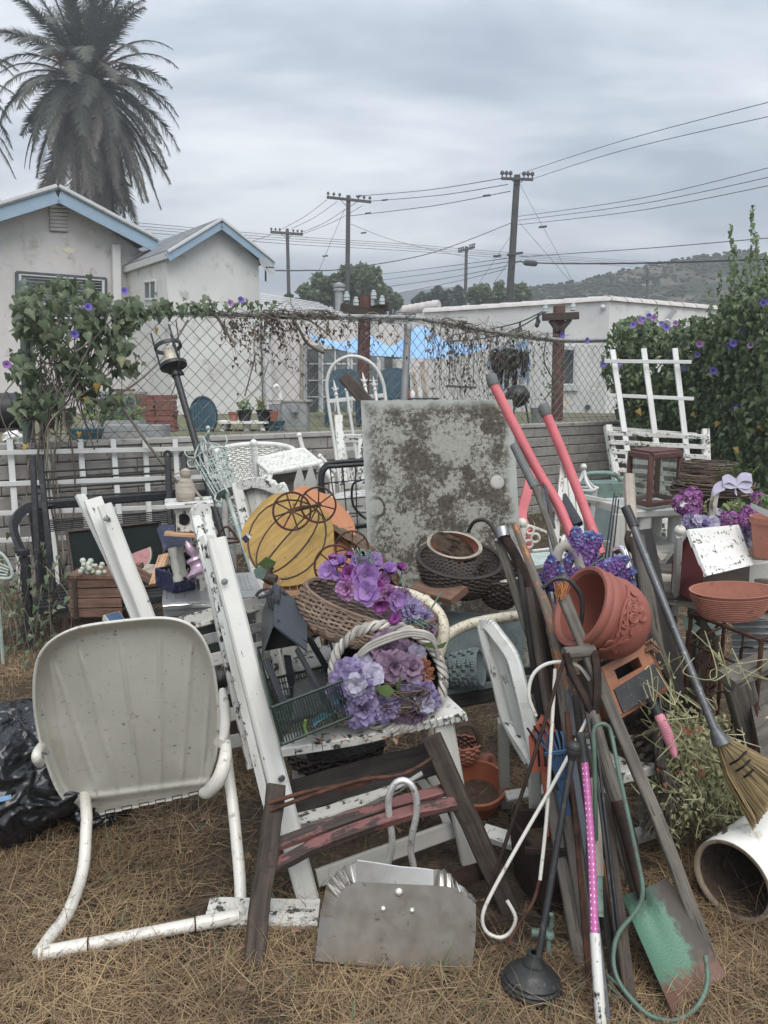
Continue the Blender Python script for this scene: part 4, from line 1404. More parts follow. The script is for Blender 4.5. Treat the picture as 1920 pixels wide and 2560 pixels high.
def droop(px, py, ln, r, spread=40, n=6, leafy=.5):
 pts_ = []
 x, y = px, py
 dx = U(-1, 1) * spread / n
 for i in range(n + 1):
  pts_.append(F(x, y, U(-.05, .06)))
  x += dx + U(-1, 1) * spread / n * 1.2
  y += ln / n * U(.4, 1.5)
  dx *= .8
 c = cr(pts_, 4)
 sb.tube(c, [r * (1 - .6 * i / len(c)) for i in range(len(c))], 3)
 for q_ in c:
  if R() < leafy:
   lp.append((q_ + rv(.03), hang_rot(FNRM, .8), U(.018, .045)))
for i in range(115):
 px = random.choice([U(560, 760), U(980, 1330), U(1080, 1330), U(640, 960)])
 y0 = F  # rail height by interpolation
 ry = interp([(x, y) for x, y in rail_px], px)
 droop(px, ry + U(-10, 20), U(60, 240) if px > 980 else U(30, 150), U(.0018, .0042), 46, 6, .22)
for i in range(60):
 px = U(1075, 1320)
 droop(px, interp(rail_px, px) + U(0, 40), U(150, 230), U(.002, .004), 60, 7, .12)
for i in range(85):
 px = random.choice([U(500, 800), U(620, 780), U(1040, 1360), U(860, 1340)])
 ry = interp(rail_px, px)
 c = [F(px, ry + U(-8, 8), U(-.03, .03))]
 x = px
 for k_ in range(5):
  x += U(-10, 40)
  c.append(F(x, interp(rail_px, x) + U(-16, 12), U(-.06, .06)))
 sb.tube(cr(c, 4), U(.002, .006), 3)
for i in range(40):
 px = U(680, 760) if R() < .5 else U(1090, 1340)
 ry = interp(rail_px, px)
 p_ = F(px, ry + U(-6, 6))
 sb.tube(cr([p_, p_ + V((U(-.1, .1), 0, U(.02, .14))), p_ + V((U(-.2, .2), 0, U(-.06, .1)))], 4), .0025, 3)
for pl, r in (([(495, 772), (540, 790), (565, 830), (590, 862)], .016), ([(735, 800), (752, 830), (770, 860), (810, 882)], .015), ([(700, 790), (770, 800), (820, 835), (830, 850)], .008), ([(470, 800), (420, 880), (350, 950), (290, 990)], .008), ([(640, 880), (628, 930), (612, 990)], .006), ([(672, 900), (650, 960), (605, 1005)], .006), ([(440, 800), (448, 900), (420, 1000), (330, 1040)], .005), ([(1370, 830), (1360, 900), (1385, 960), (1360, 1000)], .007), ([(640, 800), (635, 860), (640, 930)], .006)):
 sb.tube(cr([F(x, y, U(.0, .06)) for x, y in pl], 5), r, 6)
ob('stem', sb, M['dryvine'], DV, True, kind='stuff')
for i in range(260):
 px = random.choice([U(1090, 1400), U(660, 960), U(560, 700)])
 lp.append((F(px, interp(rail_px, px) + abs(random.gauss(20, 60)), U(-.05, .06)), hang_rot(FNRM, .8), U(.02, .045)))
leafquads(lv, LEAF, lp)
ob('foliage', lv, M['dryleaf'], DV, True, kind='stuff')
gl = MB()
pts = blobpts([(1385, 940, 30, 60, .1), (1300, 870, 40, 40, .1), (640, 762, 60, 16, .1), (540, 765, 60, 14, .1)], 110, lambda x, y, d: F(x, y, d))
leafquads(gl, LEAF, [(p_, hang_rot(FNRM, .6), U(.03, .06)) for p_ in pts])
ob('green_foliage', gl, M['vine'], DV, True, kind='stuff')
for px, py in ((1401, 838), (1463, 852)):
 inst('flower', TRU, DV, F(px, py, .06), face_rot(FNRM), .08)
HG = T('hedge', 'dense green morning glory hedge with purple flowers at right', 'hedge', V((F(1760, 1100).x, F(1760, 1100).y - .3, 0)))
YH = 8.6
hb = [(1560, 900, 55, 100, .5), (1600, 850, 60, 60, .5), (1650, 930, 90, 120, .7), (1740, 870, 80, 80, .9), (1800, 960, 140, 170, .9), (1865, 830, 85, 100, 1.0), (1890, 1050, 110, 130, .8), (1940, 900, 90, 220, 1.0), (1700, 1060, 120, 70, .6), (1905, 765, 45, 75, .8), (1835, 785, 40, 55, .7), (1600, 1010, 60, 70, .4), (1920, 1180, 90, 80, .6), (1800, 1130, 120, 60, .5), (1590, 820, 50, 30, .4)]
def hplace(x, y, d):
 yy = interp([(1500, 9.3), (1650, 9.2), (1750, 8.7), (1900, 7.7), (2000, 7.2)], x) - d * .8 + U(0, .5)
 return P(x, y, yy)
lb = MB()
pts = blobpts(hb, 15000, hplace)
leafquads(lb, LEAFH, [(p_, hang_rot((-.3, -1, .25), 1.1), U(.035, .085)) for p_ in pts])
for px, y0, y1, w_ in ((1827, 560, 780, 7), (1838, 610, 790, 8), (1881, 512, 760, 7), (1893, 580, 760, 9), (1800, 670, 820, 9), (1865, 640, 800, 10), (1915, 630, 780, 11), (1775, 720, 840, 9), (1850, 690, 820, 12), (1640, 770, 860, 8), (1740, 790, 860, 8), (1700, 800, 870, 8)):
 n_ = int((y1 - y0) / 2.9)
 pl_ = []
 for i in range(n_):
  f_ = i / n_
  pl_.append((hplace(px + U(-1, 1) * w_ * (.35 + f_), y0 + (y1 - y0) * f_, .3), hang_rot((-.2, -1, .5), 1.2), U(.03, .065)))
 leafquads(lb, LEAFH, pl_)
ob('foliage', lb, M['hedge'], HG, True, kind='stuff')
hp = blobpts(hb[2:12], 230, lambda x, y, d: hplace(x, y, d) + V((0, -.34, 0)))
for p_ in hp:
 inst('leaf', LEAFH, HG, p_, hang_rot((-.2, -1, .2), .8), U(.06, .10))
for px, py in ((1750, 1050), (1845, 1058), (1825, 1065), (1562, 1022), (1690, 1030), (1910, 1000), (1790, 1110)):
 inst('leaf', LEAFY, HG, hplace(px, py, .9) + V((0, -.45, 0)), hang_rot((-.2, -1, .2), .4), U(.06, .08))
for px, py, m2 in ((1552, 822, 0), (1590, 800, 0), (1570, 812, 1), (1630, 828, 0), (1652, 818, 1), (1708, 868, 1), (1704, 893, 0), (1780, 872, 0), (1785, 866, 0), (1823, 871, 1), (1857, 899, 0), (1520, 912, 0), (1895, 716, 0), (1853, 772, 0), (1893, 808, 0), (1740, 931, 0), (1670, 925, 0), (1790, 1015, 0), (1830, 1022, 0), (1483, 915, 0), (1620, 818, 0), (1795, 1018, 1), (1600, 806, 1), (1808, 836, 0), (1575, 808, 0)):
 inst('flower', TRU2 if m2 else TRU, HG, hplace(px, py, .9) + V((0, -.42, 0)), face_rot((-.2, -1, .25), U(0, 6)), U(.055, .08))
sb = MB()
for i in range(50):
 a = V((U(2.8, 4.3), U(8.2, 9.4), 0))
 c = hplace(U(1560, 1920), U(760, 1100), .2)
 sb.tube(cr([a, a.lerp(c, .5) + rv(.2), c], 5), .008, 4)
ob('stem', sb, M['dryvine'], HG, True)
cbk = MB()
cbk.grid(lambda u, v: P(1560 + 700 * u, 820 + 440 * v + 150 * (1 - u) ** 2, interp([(0, 10.6), (.3, 9.6), (1, 8.6)], u)) + rv(.12), 26, 18)
ob('inner_foliage', cbk, M['hedge'], HG, True, kind='stuff')
# things in the raised yard behind the fence
def yz(px, py, Y, z=ZU):
 p_ = P(px, py, Y)
 return V((p_.x, Y, z))
t = T('air_conditioner', 'grey outdoor air conditioner unit behind the leafy vine', 'air conditioner', yz(310, 1040, 9.5))
c = yz(312, 1040, 9.6)
ob('cabinet', MB().box(c, .46, .4, .40), M['greycab'], t)
gb = MB()
for i in range(12):
 z = .04 + i * .028
 gb.bar(c + V((-.2, -.21, z)), c + V((.2, -.21, z)), .012, .012)
ob('grille', gb, M['darkframe'], t)
ob('lid', MB().box(c + V((0, 0, .40)), .5, .44, .03), M['greycab'], t)
S('wooden_block', MB().box(c + V((-.02, 0, .432)), .3, .12, .03), M['wood_brown'], 'reddish strip of wood lying on the air conditioner', 'block')
t = T('brick_stack', 'square stack of old red bricks beside the dark torch pole', 'bricks', yz(395, 1085, 8.4))
brk = MB().bar(V((-.098, 0, 0)), V((.098, 0, 0)), .09, .052, up=(0, 0, 1), ch=.06).mesh('brick', M['brick'])
c = yz(395, 1080, 8.4)
for k_ in range(7):
 for i in range(2):
  for j in range(2):
   rz_ = Matrix.Rotation(U(-.06, .06), 3, 'Z')
   inst('brick', brk, t, c + V((-.1 + .205 * i + U(-.01, .01) + .0, -.05 + .1 * j, .028 + k_ * .057)), rz_)
for i, (px, py, w_, h_, lab) in enumerate(((285, 1045, .56, .15, 'dark plastic planter trough full of green sprouts'), (330, 1068, .66, .12, 'lower empty grey planter trough behind the fence'))):
 c = yz(px, py, 7.7 - i * .35)
 tb = MB()
 L_, D_2 = w_, .2
 for (a, bb_) in (((-L_ / 2, -D_2 / 2), (L_ / 2, -D_2 / 2)), ((L_ / 2, -D_2 / 2), (L_ / 2, D_2 / 2)), ((L_ / 2, D_2 / 2), (-L_ / 2, D_2 / 2)), ((-L_ / 2, D_2 / 2), (-L_ / 2, -D_2 / 2))):
  tb.bar(c + V((*a, h_ / 2)), c + V((*bb_, h_ / 2)), .02, h_)
 tb.box(c + V((0, 0, .0)), L_ - .03, D_2 - .03, .03)
 t = T('planter_trough', lab, 'planter', c)
 ob('trough', tb, M['greycab'], t)
 ob('soil', MB().box(c + V((0, 0, .03)), L_ - .03, D_2 - .03, h_ - .05), M['soil'], t)
 if i == 0:
  lb = MB()
  leafquads(lb, LEAFG, [(c + V((U(-.3, .3), U(-.1, .1), U(.14, .34))), hang_rot((0, -1, .8), 1.0), U(.03, .06)) for q_ in range(230)])
  ob('plants', lb, M['greenleaf'], t, True, kind='stuff')
c = yz(215, 1068, 7.0)
S('plastic_bowl', MB().lathe(c, (0, 0, 1), [(0, .01), (.12, .01), (.15, .10), (.16, .10), (.125, 0), (0, 0)], 24), M['tealplastic'], 'teal plastic bowl on the yard edge behind the vine', 'bowl')
c = yz(30, 1070, 6.6)
S('plastic_bag', MB().grid(lambda u, v: c + V((cos(2 * pi * u) * .08 * sin(pi * v * .95 + .05), sin(2 * pi * u) * .07 * sin(pi * v * .95 + .05), .05 - .05 * cos(pi * v))) + rv(.012), 14, 8, True), M['whiteplastic'], 'crumpled white plastic bag on the wall top at far left', 'bag', smooth=False)
p0, p1 = yz(-80, 1000, 8.2, 1.22), yz(38, 1000, 8.5, 1.22)
t = T('pipe_drum', 'black drum lying on its side at the left edge', 'drum', (p1 + p0) / 2 - V((0, 0, .22)))
ob('barrel', MB().lathe(p0, p1 - p0, [(.0, 0), (.2, 0), (.2, (p1 - p0).length), (.0, (p1 - p0).length)], 20), M['blackplastic'], t)
ob('band', MB().ring(p1 - (p1 - p0).normalized() * .08, p1 - p0, .203, .008), M['black'], t)
ob('cradle', MB().box((p0 + p1) / 2 - V((0, 0, .22)), .5, .3, .04), M['wood_dark'], t)
c = P(507, 1040, 8.3)
t = T('round_tabletop', 'dark blue slatted oval tabletop leaning on edge behind the torch pole', 'tabletop', V((c.x, c.y, ZU)))
for i in range(7):
 x = -.13 + .26 * (i + .5) / 7
 hh = .20 * sqrt(max(.05, 1 - (x / .14) ** 2))
 ob('slat', MB().bar(c + V((x, -.005, -hh * .95)), c + V((x, .03, hh * 1.05)), .034, .016, up=(0, 1, 0)), M['bluechair'], t)
ob('rim', MB().ring(c + V((0, .03, 0)), (0, 1, .05), .145, .013, ax=(1, 0, 0), ratio=1.42), M['bluechair'], t)
c = yz(612, 1060, 8.6)
zt = P(612, 1053, 8.6).z - .02
t = T('plastic_table', 'white plastic patio table crowded with flower pots behind the fence', 'table', c)
ob('tabletop', MB().box(V((c.x, c.y, zt)), .58, .4, .025), M['whiteplastic'], t)
for sx_ in (-1, 1):
 for sy_ in (-1, 1):
  ob('leg', MB().bar(V((c.x + .2 * sx_, c.y + .13 * sy_, zt)), V((c.x + .23 * sx_, c.y + .16 * sy_, ZU)), .05, .035), M['whiteplastic'], t)
def pot(name, lab, c, r, h, mat, cat='flower pot', group=None, inside=True, rim=.16):
 t = T(name, lab, cat, c, group)
 ob('pot', MB().lathe(c, (0, 0, 1), [(0, .005), (r * .72, 0), (r * .95, h * (1 - rim)), (r * 1.04, h * (1 - rim)), (r * 1.06, h), (r * .96, h), (r * .9, h * .8), (0, h * .78)], 22), mat, t)
 if inside:
  ob('soil', MB().lathe(c, (0, 0, 1), [(0, h * .82), (r * .93, h * .82)], 16), M['soil'], t)
 return t
def sprig(t, c, n, h, r, me, s=(.03, .05), mat='greenleaf'):
 lb = MB()
 pl_ = []
 for i in range(n):
  e = c + V((U(-r, r), U(-r, r), U(.3, 1) * h))
  lb.tube([c, c.lerp(e, .6) + rv(.01), e], .002, 3)
  for k_ in range(5):
   pl_.append((c.lerp(e, U(.3, 1)) + rv(.02), hang_rot((0, -1, .7), 1.2), U(*s)))
 leafquads(lb, me, pl_)
 ob('plant', lb, M[mat], t, True, kind='stuff')
zt += .025
t = pot('flower_pot', 'left black nursery pot on the white plastic table', V((yz(582, 0, 8.55).x, 8.55, zt)), .085, .12, M['blackplastic'])
sprig(t, V((yz(582, 0, 8.55).x, 8.55, zt + .1)), 8, .14, .1, LEAFG)
t = pot('flower_pot', 'right black nursery pot on the white plastic table', V((yz(635, 0, 8.5).x, 8.5, zt)), .09, .125, M['blackplastic'])
sprig(t, V((yz(640, 0, 8.5).x, 8.5, zt + .1)), 7, .2, .12, LEAFG)
pot('flower_pot', 'orange terracotta pot upside down on top of the black pots', V((yz(626, 0, 8.6).x, 8.6, zt + .12)), .04, .1, M['terra_new'], inside=False)
pot('flower_pot', 'small terracotta pot at the right end of the plastic table', V((yz(661, 0, 8.45).x, 8.45, zt)), .05, .115, M['terra'])
pot('flower_pot', 'squat terracotta jar at the left end of the plastic table', V((yz(551, 0, 8.5).x, 8.5, zt - .01)), .055, .11, M['terra'])
c = yz(617, 1075, 8.5)
pot('flower_pot', 'small white pot under the white plastic table', c, .05, .09, M['whiteplastic'])
S('plastic_tub', MB().lathe(yz(660, 0, 8.6), (0, 0, 1), [(0, 0), (.10, 0), (.13, .11), (.12, .11), (0, .02)], 20), M['tealplastic'], 'teal plastic tub under the table beside the grey box', 'tub')
c = yz(720, 1060, 8.9)
t = T('utility_box', 'grey outdoor sink cabinet with a white tap behind the fence', 'cabinet', c)
zt2 = P(720, 1004, 8.9).z
ob('cabinet', MB().box(c + V((.09, 0, 0)), .30, .3, zt2 - ZU), M['greycab'], t)
ob('side_cabinet', MB().box(c + V((-.13, 0, 0)), .14, .28, zt2 - ZU - .03), M['steelpaint'], t)
ob('top', MB().box(c + V((.03, 0, zt2 - ZU)), .5, .33, .02), M['cap'], t)
ob('dispenser', MB().box(c + V((.1, -.18, .20)), .08, .07, .09), M['steelpaint'], t)
ob('tap', MB().tube(cr([c + V((-.08, -.05, zt2 - ZU)), c + V((-.08, -.05, .42)), c + V((-.10, -.08, .50)), c + V((-.14, -.08, .48))], 4), .022, 8), M['whiteplastic'], t)
for px, Y, lab in ((985, 9.2, 'blue green plastic chair right of the brown crossed post'), (858, 9.6, 'blue green plastic chair behind the arched trellis')):
 c = yz(px, 1060, Y)
 t = T('plastic_chair', lab, 'chair', c, 'blue green plastic chairs on the patio')
 ob('back', MB().grid(lambda u, v: c + V((-.2 + .4 * u, .2 + .05 * cos(pi * (u - .5)) + .06 * v, .36 + .36 * v * (1 - .25 * abs(2 * u - 1) ** 3))), 12, 6).grid(lambda u, v: c + V((-.2 + .4 * u, .215 + .05 * cos(pi * (u - .5)) + .06 * v, .36 + .36 * v * (1 - .25 * abs(2 * u - 1) ** 3))), 12, 6, flip=True), M['bluechair'], t, True)
 ob('seat', MB().box(c + V((0, 0, .34)), .42, .4, .03), M['bluechair'], t)
 for sx_ in (-.18, .18):
  for sy_ in (-.17, .17):
   ob('leg', MB().bar(c + V((sx_, sy_, .34)), c + V((sx_ * 1.1, sy_ * 1.1, 0)), .04), M['bluechair'], t)
c = yz(1050, 1060, 8.9)
zt3 = P(1050, 994, 8.9).z - .02
t = T('patio_table', 'dark patio table with bottles behind the mouldy glass panel', 'table', c)
ob('tabletop', MB().box(V((c.x, c.y, zt3)), .42, .35, .02), M['darkframe'], t)
for sx_ in (-.17, .17):
 for sy_ in (-.14, .14):
  ob('leg', MB().bar(V((c.x + sx_, c.y + sy_, zt3)), V((c.x + sx_, c.y + sy_, ZU)), .025), M['darkframe'], t)
for px, r, h, mt, lab in ((1025, .022, .12, 'terra_new', 'brown bottle on the dark patio table'), (1038, .028, .1, 'whiteplastic', 'squat white bottle on the dark patio table'), (1058, .026, .15, 'whiteplastic', 'tall white bottle on the dark patio table')):
 q_ = V((yz(px, 0, 8.85).x, 8.85, zt3 + .02))
 S('bottle', MB().lathe(q_, (0, 0, 1), [(0, 0), (r, 0), (r, h * .65), (r * .4, h * .8), (r * .4, h), (0, h)], 12), M[mt], lab, 'bottle', 'bottles on the patio table')
for (a, c_, w_, lab) in (((1030, 930), (1062, 985), .05, 'pale wooden plank leaning over the patio table'), ((1055, 905), (1068, 985), .06, 'weathered picket leaning behind the bottles')):
 q0, q1 = P(*a, 9.2), P(*c_, 9.05)
 S('plank', MB().bar(q0, V((q1.x, q1.y, ZU)), w_, .02, up=(0, 1, 0)), M['wood_pale'], lab, 'plank')
c = P(1150, 965, 9.6)
t = T('hanging_swing', 'small black hanging shelf swing among the dry vines', 'swing', c)
ob('seat', MB().bar(c - V((.16, 0, 0)), c + V((.2, 0, -.02)), .1, .03), M['darkframe'], t)
ob('chain', MB().tube([c - V((.14, 0, 0)), c + V((-.13, 0, .36))], .006, 5).tube([c + V((.16, 0, 0)), c + V((.17, 0, .40))], .006, 5), M['cable'], t)
c = yz(1292, 1060, 9.9)
t = T('kettle_grill', 'dark kettle grill behind the fence near the brown braced post', 'grill', c)
ob('bowl', MB().lathe(c + V((0, 0, .36)), (0, 0, 1), [(0, -.14), (.1, -.1), (.16, 0), (.155, .06), (.09, .14), (0, .16)], 20), M['blackplastic'], t)
for a in (0, 2.1, 4.2):
 ob('leg', MB().tube([c + V((.1 * cos(a), .1 * sin(a), .3)), c + V((.16 * cos(a), .16 * sin(a), 0))], .012, 6), M['black'], t)
c = yz(1345, 1060, 10.2)
t = T('metal_bucket', 'galvanised bucket by the white wall right of the grill', 'bucket', c)
ob('bucket', MB().lathe(c, (0, 0, 1), [(0, 0), (.08, 0), (.11, .22), (.1, .22), (0, .03)], 18), M['galv'], t)
ob('handle', MB().tube(cr([c + V((-.11, 0, .21)), c + V((-.08, -.02, .32)), c + V((.08, -.02, .32)), c + V((.11, 0, .21))], 5), .006, 5), M['galv'], t)
# the yard pile
def SG(px, py, off=(0, 0, 0)):
 return G(px, py) + V(off)
def tb(pts, Y=None, r=.01, n=8, sm=4, flat=1.0):
 return MB().tube(cr(PP(pts, Y), sm) if sm else PP(pts, Y), r, n, flat=flat)
def solo(name, mb, mat, label, cat, group=None, smooth=SM):
 return S(name, mb, M[mat], label, cat, group, smooth=smooth)
def br(a, c, w_, h=None, **k):
 "bar between (px,py,Y) places"
 return MB().bar(P(*a), P(*c), w_, h, **k)
# white lattices
t = T('trellis', 'white vinyl lattice trellis leaning along the block wall at left', 'trellis', F(250, 1400, .08))
for x0, x1 in ((24, 40), (114, 130), (200, 216), (282, 300), (362, 374), (437, 450), (511, 524)):
 a, c = F(x0, 1098, .04), F(x1, 1310, .12)
 c = a + (c - a) * (a.z / (a.z - c.z))
 ob('upright', MB().bar(a, c, .042, .018, up=FNRM), M['white_clean'], t)
for ya, yb in ((1132, 1120), (1211, 1190), (1284, 1262), (1352, 1328)):
 ob('rail', MB().bar(F(-20, ya, .10), F(570, yb, .09), .036, .016, up=FNRM), M['white_clean'], t)
t = T('trellis', 'white ladder trellis standing in front of the hedge', 'trellis', G(1650, 1400))
for a, c in (((1531, 875), (1570, 1140)), ((1609, 872), (1646, 1150)), ((1687, 871), (1726, 1210))):
 q0, q1 = P(*a, 6.5), P(*c, 6.2)
 q1 = q0 + (q1 - q0) * (q0.z / (q0.z - q1.z))
 ob('upright', MB().bar(q0, q1, .045, .02, up=(0, 1, 0)), M['white_clean'], t)
for a, c in (((1511, 903), (1728, 905)), ((1519, 988), (1734, 997)), ((1528, 1071), (1742, 1087)), ((1536, 1150), (1750, 1174)), ((1548, 1236), (1758, 1262))):
 ob('rail', MB().bar(P(*a, 6.38), P(*c, 6.38), .03, .016, up=(0, 1, 0)), M['white_clean'], t)
t = T('slat_gate', 'flaking white slatted headboard panel in front of the ladder trellis', 'panel', G(1650, 1420))
for a, c in (((1519, 1064), (1562, 1330)), ((1763, 1074), (1772, 1360))):
 q0, q1 = P(*a, 5.7), P(*c, 5.4)
 q1 = q0 + (q1 - q0) * (q0.z / (q0.z - q1.z))
 ob('post', MB().bar(q0, q1, .055, .05, seg=5, wob=.002), M['white_bad'], t)
for i in range(13):
 ya, yb = 1083 + i * 22.6, 1092 + i * 25.5
 xa = 1521 + i * 4.2
 ob('slat', MB().bar(P(xa, ya, 5.62 - i * .012), P(1765 + i * .4, yb, 5.62 - i * .012), .034, .02, up=(0, 1, 0), seg=4, wob=.002), M['white_bad'], t)
# black steel bench at left
YB = 4.15
t = T('garden_bench', 'black steel slat bench with a curved arm at far left', 'bench', G(75, 1625))
leg = G(76, 1626)
def flatbar(pts, w_, th, up):
 b_ = MB()
 c_ = cr(pts, 6)
 for i in range(len(c_) - 1):
  b_.bar(c_[i], c_[i + 1] + (c_[i + 1] - c_[i]) * .06, w_, th, up=up, ch=.05)
 return b_
ob('leg', MB().bar(leg, P(62, 1392, YB), .05, .03, up=(0, 1, 0)), M['black'], t)
ob('arm', flatbar([P(58, 1388, YB), P(38, 1338, YB + .08), P(36, 1305, YB + .2), P(60, 1275, YB + .4), P(105, 1262, YB + .55), P(180, 1258, YB + .6)], .055, .022, (1, 0, .5)), M['black'], t)
ob('arm_tip', MB().lathe(P(58, 1388, YB), (0, 0, 1), [(0, -.01), (.035, 0), (.035, .03), (0, .04)], 12), M['black'], t)
ob('back_rail', br((100, 1264, YB + .58), (640, 1222, YB + .58), .05, .05), M['black'], t)
ob('leg', br((90, 1275, YB + .6), (112, 1470, YB + .62), .09, .02, up=(0, 1, 0)), M['black'], t)
a = P(112, 1470, YB + .62)
ob('leg', MB().bar(a, V((a.x, a.y, 0)), .05, .03), M['black'], t)
for i in range(7):
 f_ = i / 6
 ob('seat_slat', br((76 + 30 * f_, 1521 - 52 * f_, YB + .02 + .58 * f_), (520, 1478 - 46 * f_, YB + .02 + .58 * f_), .05, .014), M['black'], t)
ob('seat_frame', br((76, 1528, YB), (520, 1486, YB), .03, .045).bar(P(76, 1528, YB), P(112, 1478, YB + .62), .03, .045), M['black'], t)
a = P(520, 1486, YB)
ob('leg', MB().bar(a, V((a.x, a.y, 0)), .05, .03), M['black'], t)
t = T('swing_frame', 'black wire backed metal swing frame standing on the bench', 'frame', P(110, 1480, 4.35))
for a, c in (((81, 1140), (99, 1480)), ((100, 1146), (134, 1478))):
 ob('upright', br((*a, 4.5), (*c, 4.3), .032, .02, up=(0, 1, 0)), M['black'], t)
ob('foot', tb([(99, 1380), (103, 1440), (112, 1470), (134, 1482)], 4.3, .012), M['black'], t)
for px, yt, yb in ((419, 1140, 1310), (459, 1142, 1235)):
 ob('upright', br((px, yt, 4.7), (px + 8, yb, 4.6), .035, .03, up=(0, 1, 0)).ring(P(px, yt - 4, 4.7), (.3, -1, 0), .018, .009, 14), M['black'], t)
for i, (ya, yb) in enumerate(((1180, 1163), (1200, 1181), (1222, 1201), (1246, 1228))):
 ob('rod', MB().tube(PP([(104, ya, 4.48), (421, yb, 4.68)]), .0065, 6), M['black'], t)
for i in range(7):
 ob('rod', MB().tube(PP([(120, 1301 + i * 4.6, 4.45), (430, 1277 + i * 4.6, 4.62)]), .004, 5), M['black'], t)
ob('side_rail', tb([(462, 1222), (440, 1226), (430, 1236), (432, 1320)], 4.6, .009), M['black'], t)
# painting, boxes and planks on the bench
t = T('painting', 'dark still life painting with a slice of watermelon leaning on the bench', 'painting', P(190, 1490, 4.2))
q = [P(167, 1330, 4.36), P(398, 1306, 4.62), P(420, 1462, 4.45), P(190, 1484, 4.2)]
nq = (q[1] - q[0]).cross(q[3] - q[0]).normalized()
if nq.y > 0:
 nq = -nq
ob('canvas', MB().plate(q, -nq * .015), M['canvas'], t)
fb = MB()
for i in range(4):
 fb.bar(q[i], q[(i + 1) % 4], .014, .03, up=nq)
ob('frame', fb, M['wood_dark'], t)
def onq(u, v, o=.003):
 return q[0] + (q[1] - q[0]) * u + (q[3] - q[0]) * v + nq * o
for r, mt, o in ((.235, 'rind2', .002), (.22, 'rind', .004), (.205, 'melon', .006)):
 ob('melon_slice', MB().plate([onq(.67 + cos(a_) * r * .82, .47 + sin(a_) * r * 1.35, o) for a_ in [pi * i / 14 - .22 for i in range(15)]], nq * .0015), M[mt], t)
ob('painted_cloth', MB().plate([onq(.6, .74), onq(.78, .68), onq(.97, .74), onq(.99, .84), onq(.7, .86)], nq * .002), M['wood_pale'], t)
t = T('wooden_crate', 'small reddish brown wooden chest on the bench seat', 'crate', P(255, 1535, 4.1))
c = P(252, 1535, 4.12)
for k_ in range(4):
 ob('plank', MB().bar(c + V((-.13, -.08, .03 + k_ * .055)), c + V((.15, -.08, .032 + k_ * .057)), .05, .014, up=(0, 1, 0)), M['wood_brown'], t)
 ob('plank', MB().bar(c + V((-.13, -.08, .03 + k_ * .055)), c + V((-.13, .12, .03 + k_ * .055)), .05, .014, up=(1, 0, 0)), M['wood_brown'], t)
ob('lid', MB().box(c + V((.01, .02, .225)), .30, .23, .02), M['wood_brown'], t)
ob('batten', MB().bar(c + V((-.10, -.09, 0)), c + V((-.10, -.09, .23)), .025, .012, up=(0, 1, 0)), M['wood_dark'], t)
cc = P(232, 1425, 4.05)
t = T('flower_bunch', 'bunch of small pale dried flower heads on the brown chest', 'flowers', cc)
HEAD = MB().ball(V((0, 0, 0)), .5, 8, 5).mesh('flower_head', M['p_straw'], V((0, 0, 0)), True)
for i in range(24):
 inst('flower_head', HEAD, t, cc + V((U(-.08, .12), U(-.05, .05), U(-.02, .05))), None, U(.022, .036))
ob('stems', MB().tube([cc, cc + V((.02, .02, -.06))], .012, 6), M['herb'], t)
solo('plank', br((330, 1470, 4.0), (352, 1445, 4.0), .05, .03).bar(P(335, 1425, 4.0), P(390, 1456, 3.95), .05, .018, up=(0, 1, 0)), 'wood_brown', 'short brown board lying at the foot of the watermelon painting', 'plank')
solo('plank', MB().bar(P(410, 1388, 3.9), P(386, 1462, 3.75), .06, .02, up=(.3, 1, 0)), 'wood_tan', 'tan piece of board standing in front of the watermelon painting', 'plank')
solo('plank', br((322, 1418, 4.05), (356, 1414, 4.05), .05, .03), 'wood_brown', 'small brown wooden block on the corner of the painting', 'block')
t = T('wooden_box', 'pile of reddish cedar boards on the straw behind the metal chair', 'box', G(250, 1590))
c = G(250, 1588)
for k_ in range(4):
 ob('plank', MB().bar(c + V((-.2, .04 * k_, .03 + .05 * k_)), c + V((.24, .06 * k_ + .1, .05 + .055 * k_)), .05, .03, up=(0, 1, .3), seg=3, wob=.003), M['wood_brown'], t)
ob('end_board', MB().bar(c + V((-.21, -.01, .0)), c + V((-.2, .2, .2)), .06, .02), M['wood_brown'], t)
t = T('sign_board', 'small framed sign with a faded blue face behind the metal chair', 'sign', P(285, 1560, 3.1))
q = [P(258, 1538, 3.1), P(298, 1528, 3.2), P(318, 1556, 3.1), P(280, 1566, 3.0)]
n_ = (q[1] - q[0]).cross(q[3] - q[0]).normalized()
n_ = n_ if n_.z > 0 else -n_
ob('backing', MB().plate(q, -n_ * .02), M['white_grey'], t)
ob('face', MB().plate([p_.lerp(sum(q, V((0, 0, 0))) / 4, .2) + n_ * .002 for p_ in q], n_ * .003), M['blue_plastic'], t)
# silver appliance box with crates on top
t = T('toaster_oven', 'silver tabletop oven with chrome edge between the white chair posts', 'oven', G(520, 1700))
o_ = P(408, 1515, 2.95)
e1 = P(655, 1462, 3.05) - o_
e1.z = 0
e2 = V((-e1.y, e1.x, 0)).normalized() * .42
h_ = V((0, 0, -(o_.z - .0)))
ob('cabinet', MB().obox(o_, e1, e2, V((0, 0, -.32))), M['steelpaint'], t)
ob('legs_base', MB().obox(o_ + V((.02, .03, -.32)), e1 * .94, e2 * .9, V((0, 0, -(o_.z - .32)))), M['wood_dark'], t)
ob('top', MB().obox(o_ + V((0, 0, .001)) - e1 * .01 - e2 * .02, e1 * 1.02, e2 * 1.04, V((0, 0, .014))), M['steelpaint'], t)
en = -e2.normalized()
ob('chrome_edge', MB().bar(o_ + en * .012 + V((0, 0, -.004)), o_ + e1 + en * .012 + V((0, 0, -.004)), .018, .022), M['chrome'], t)
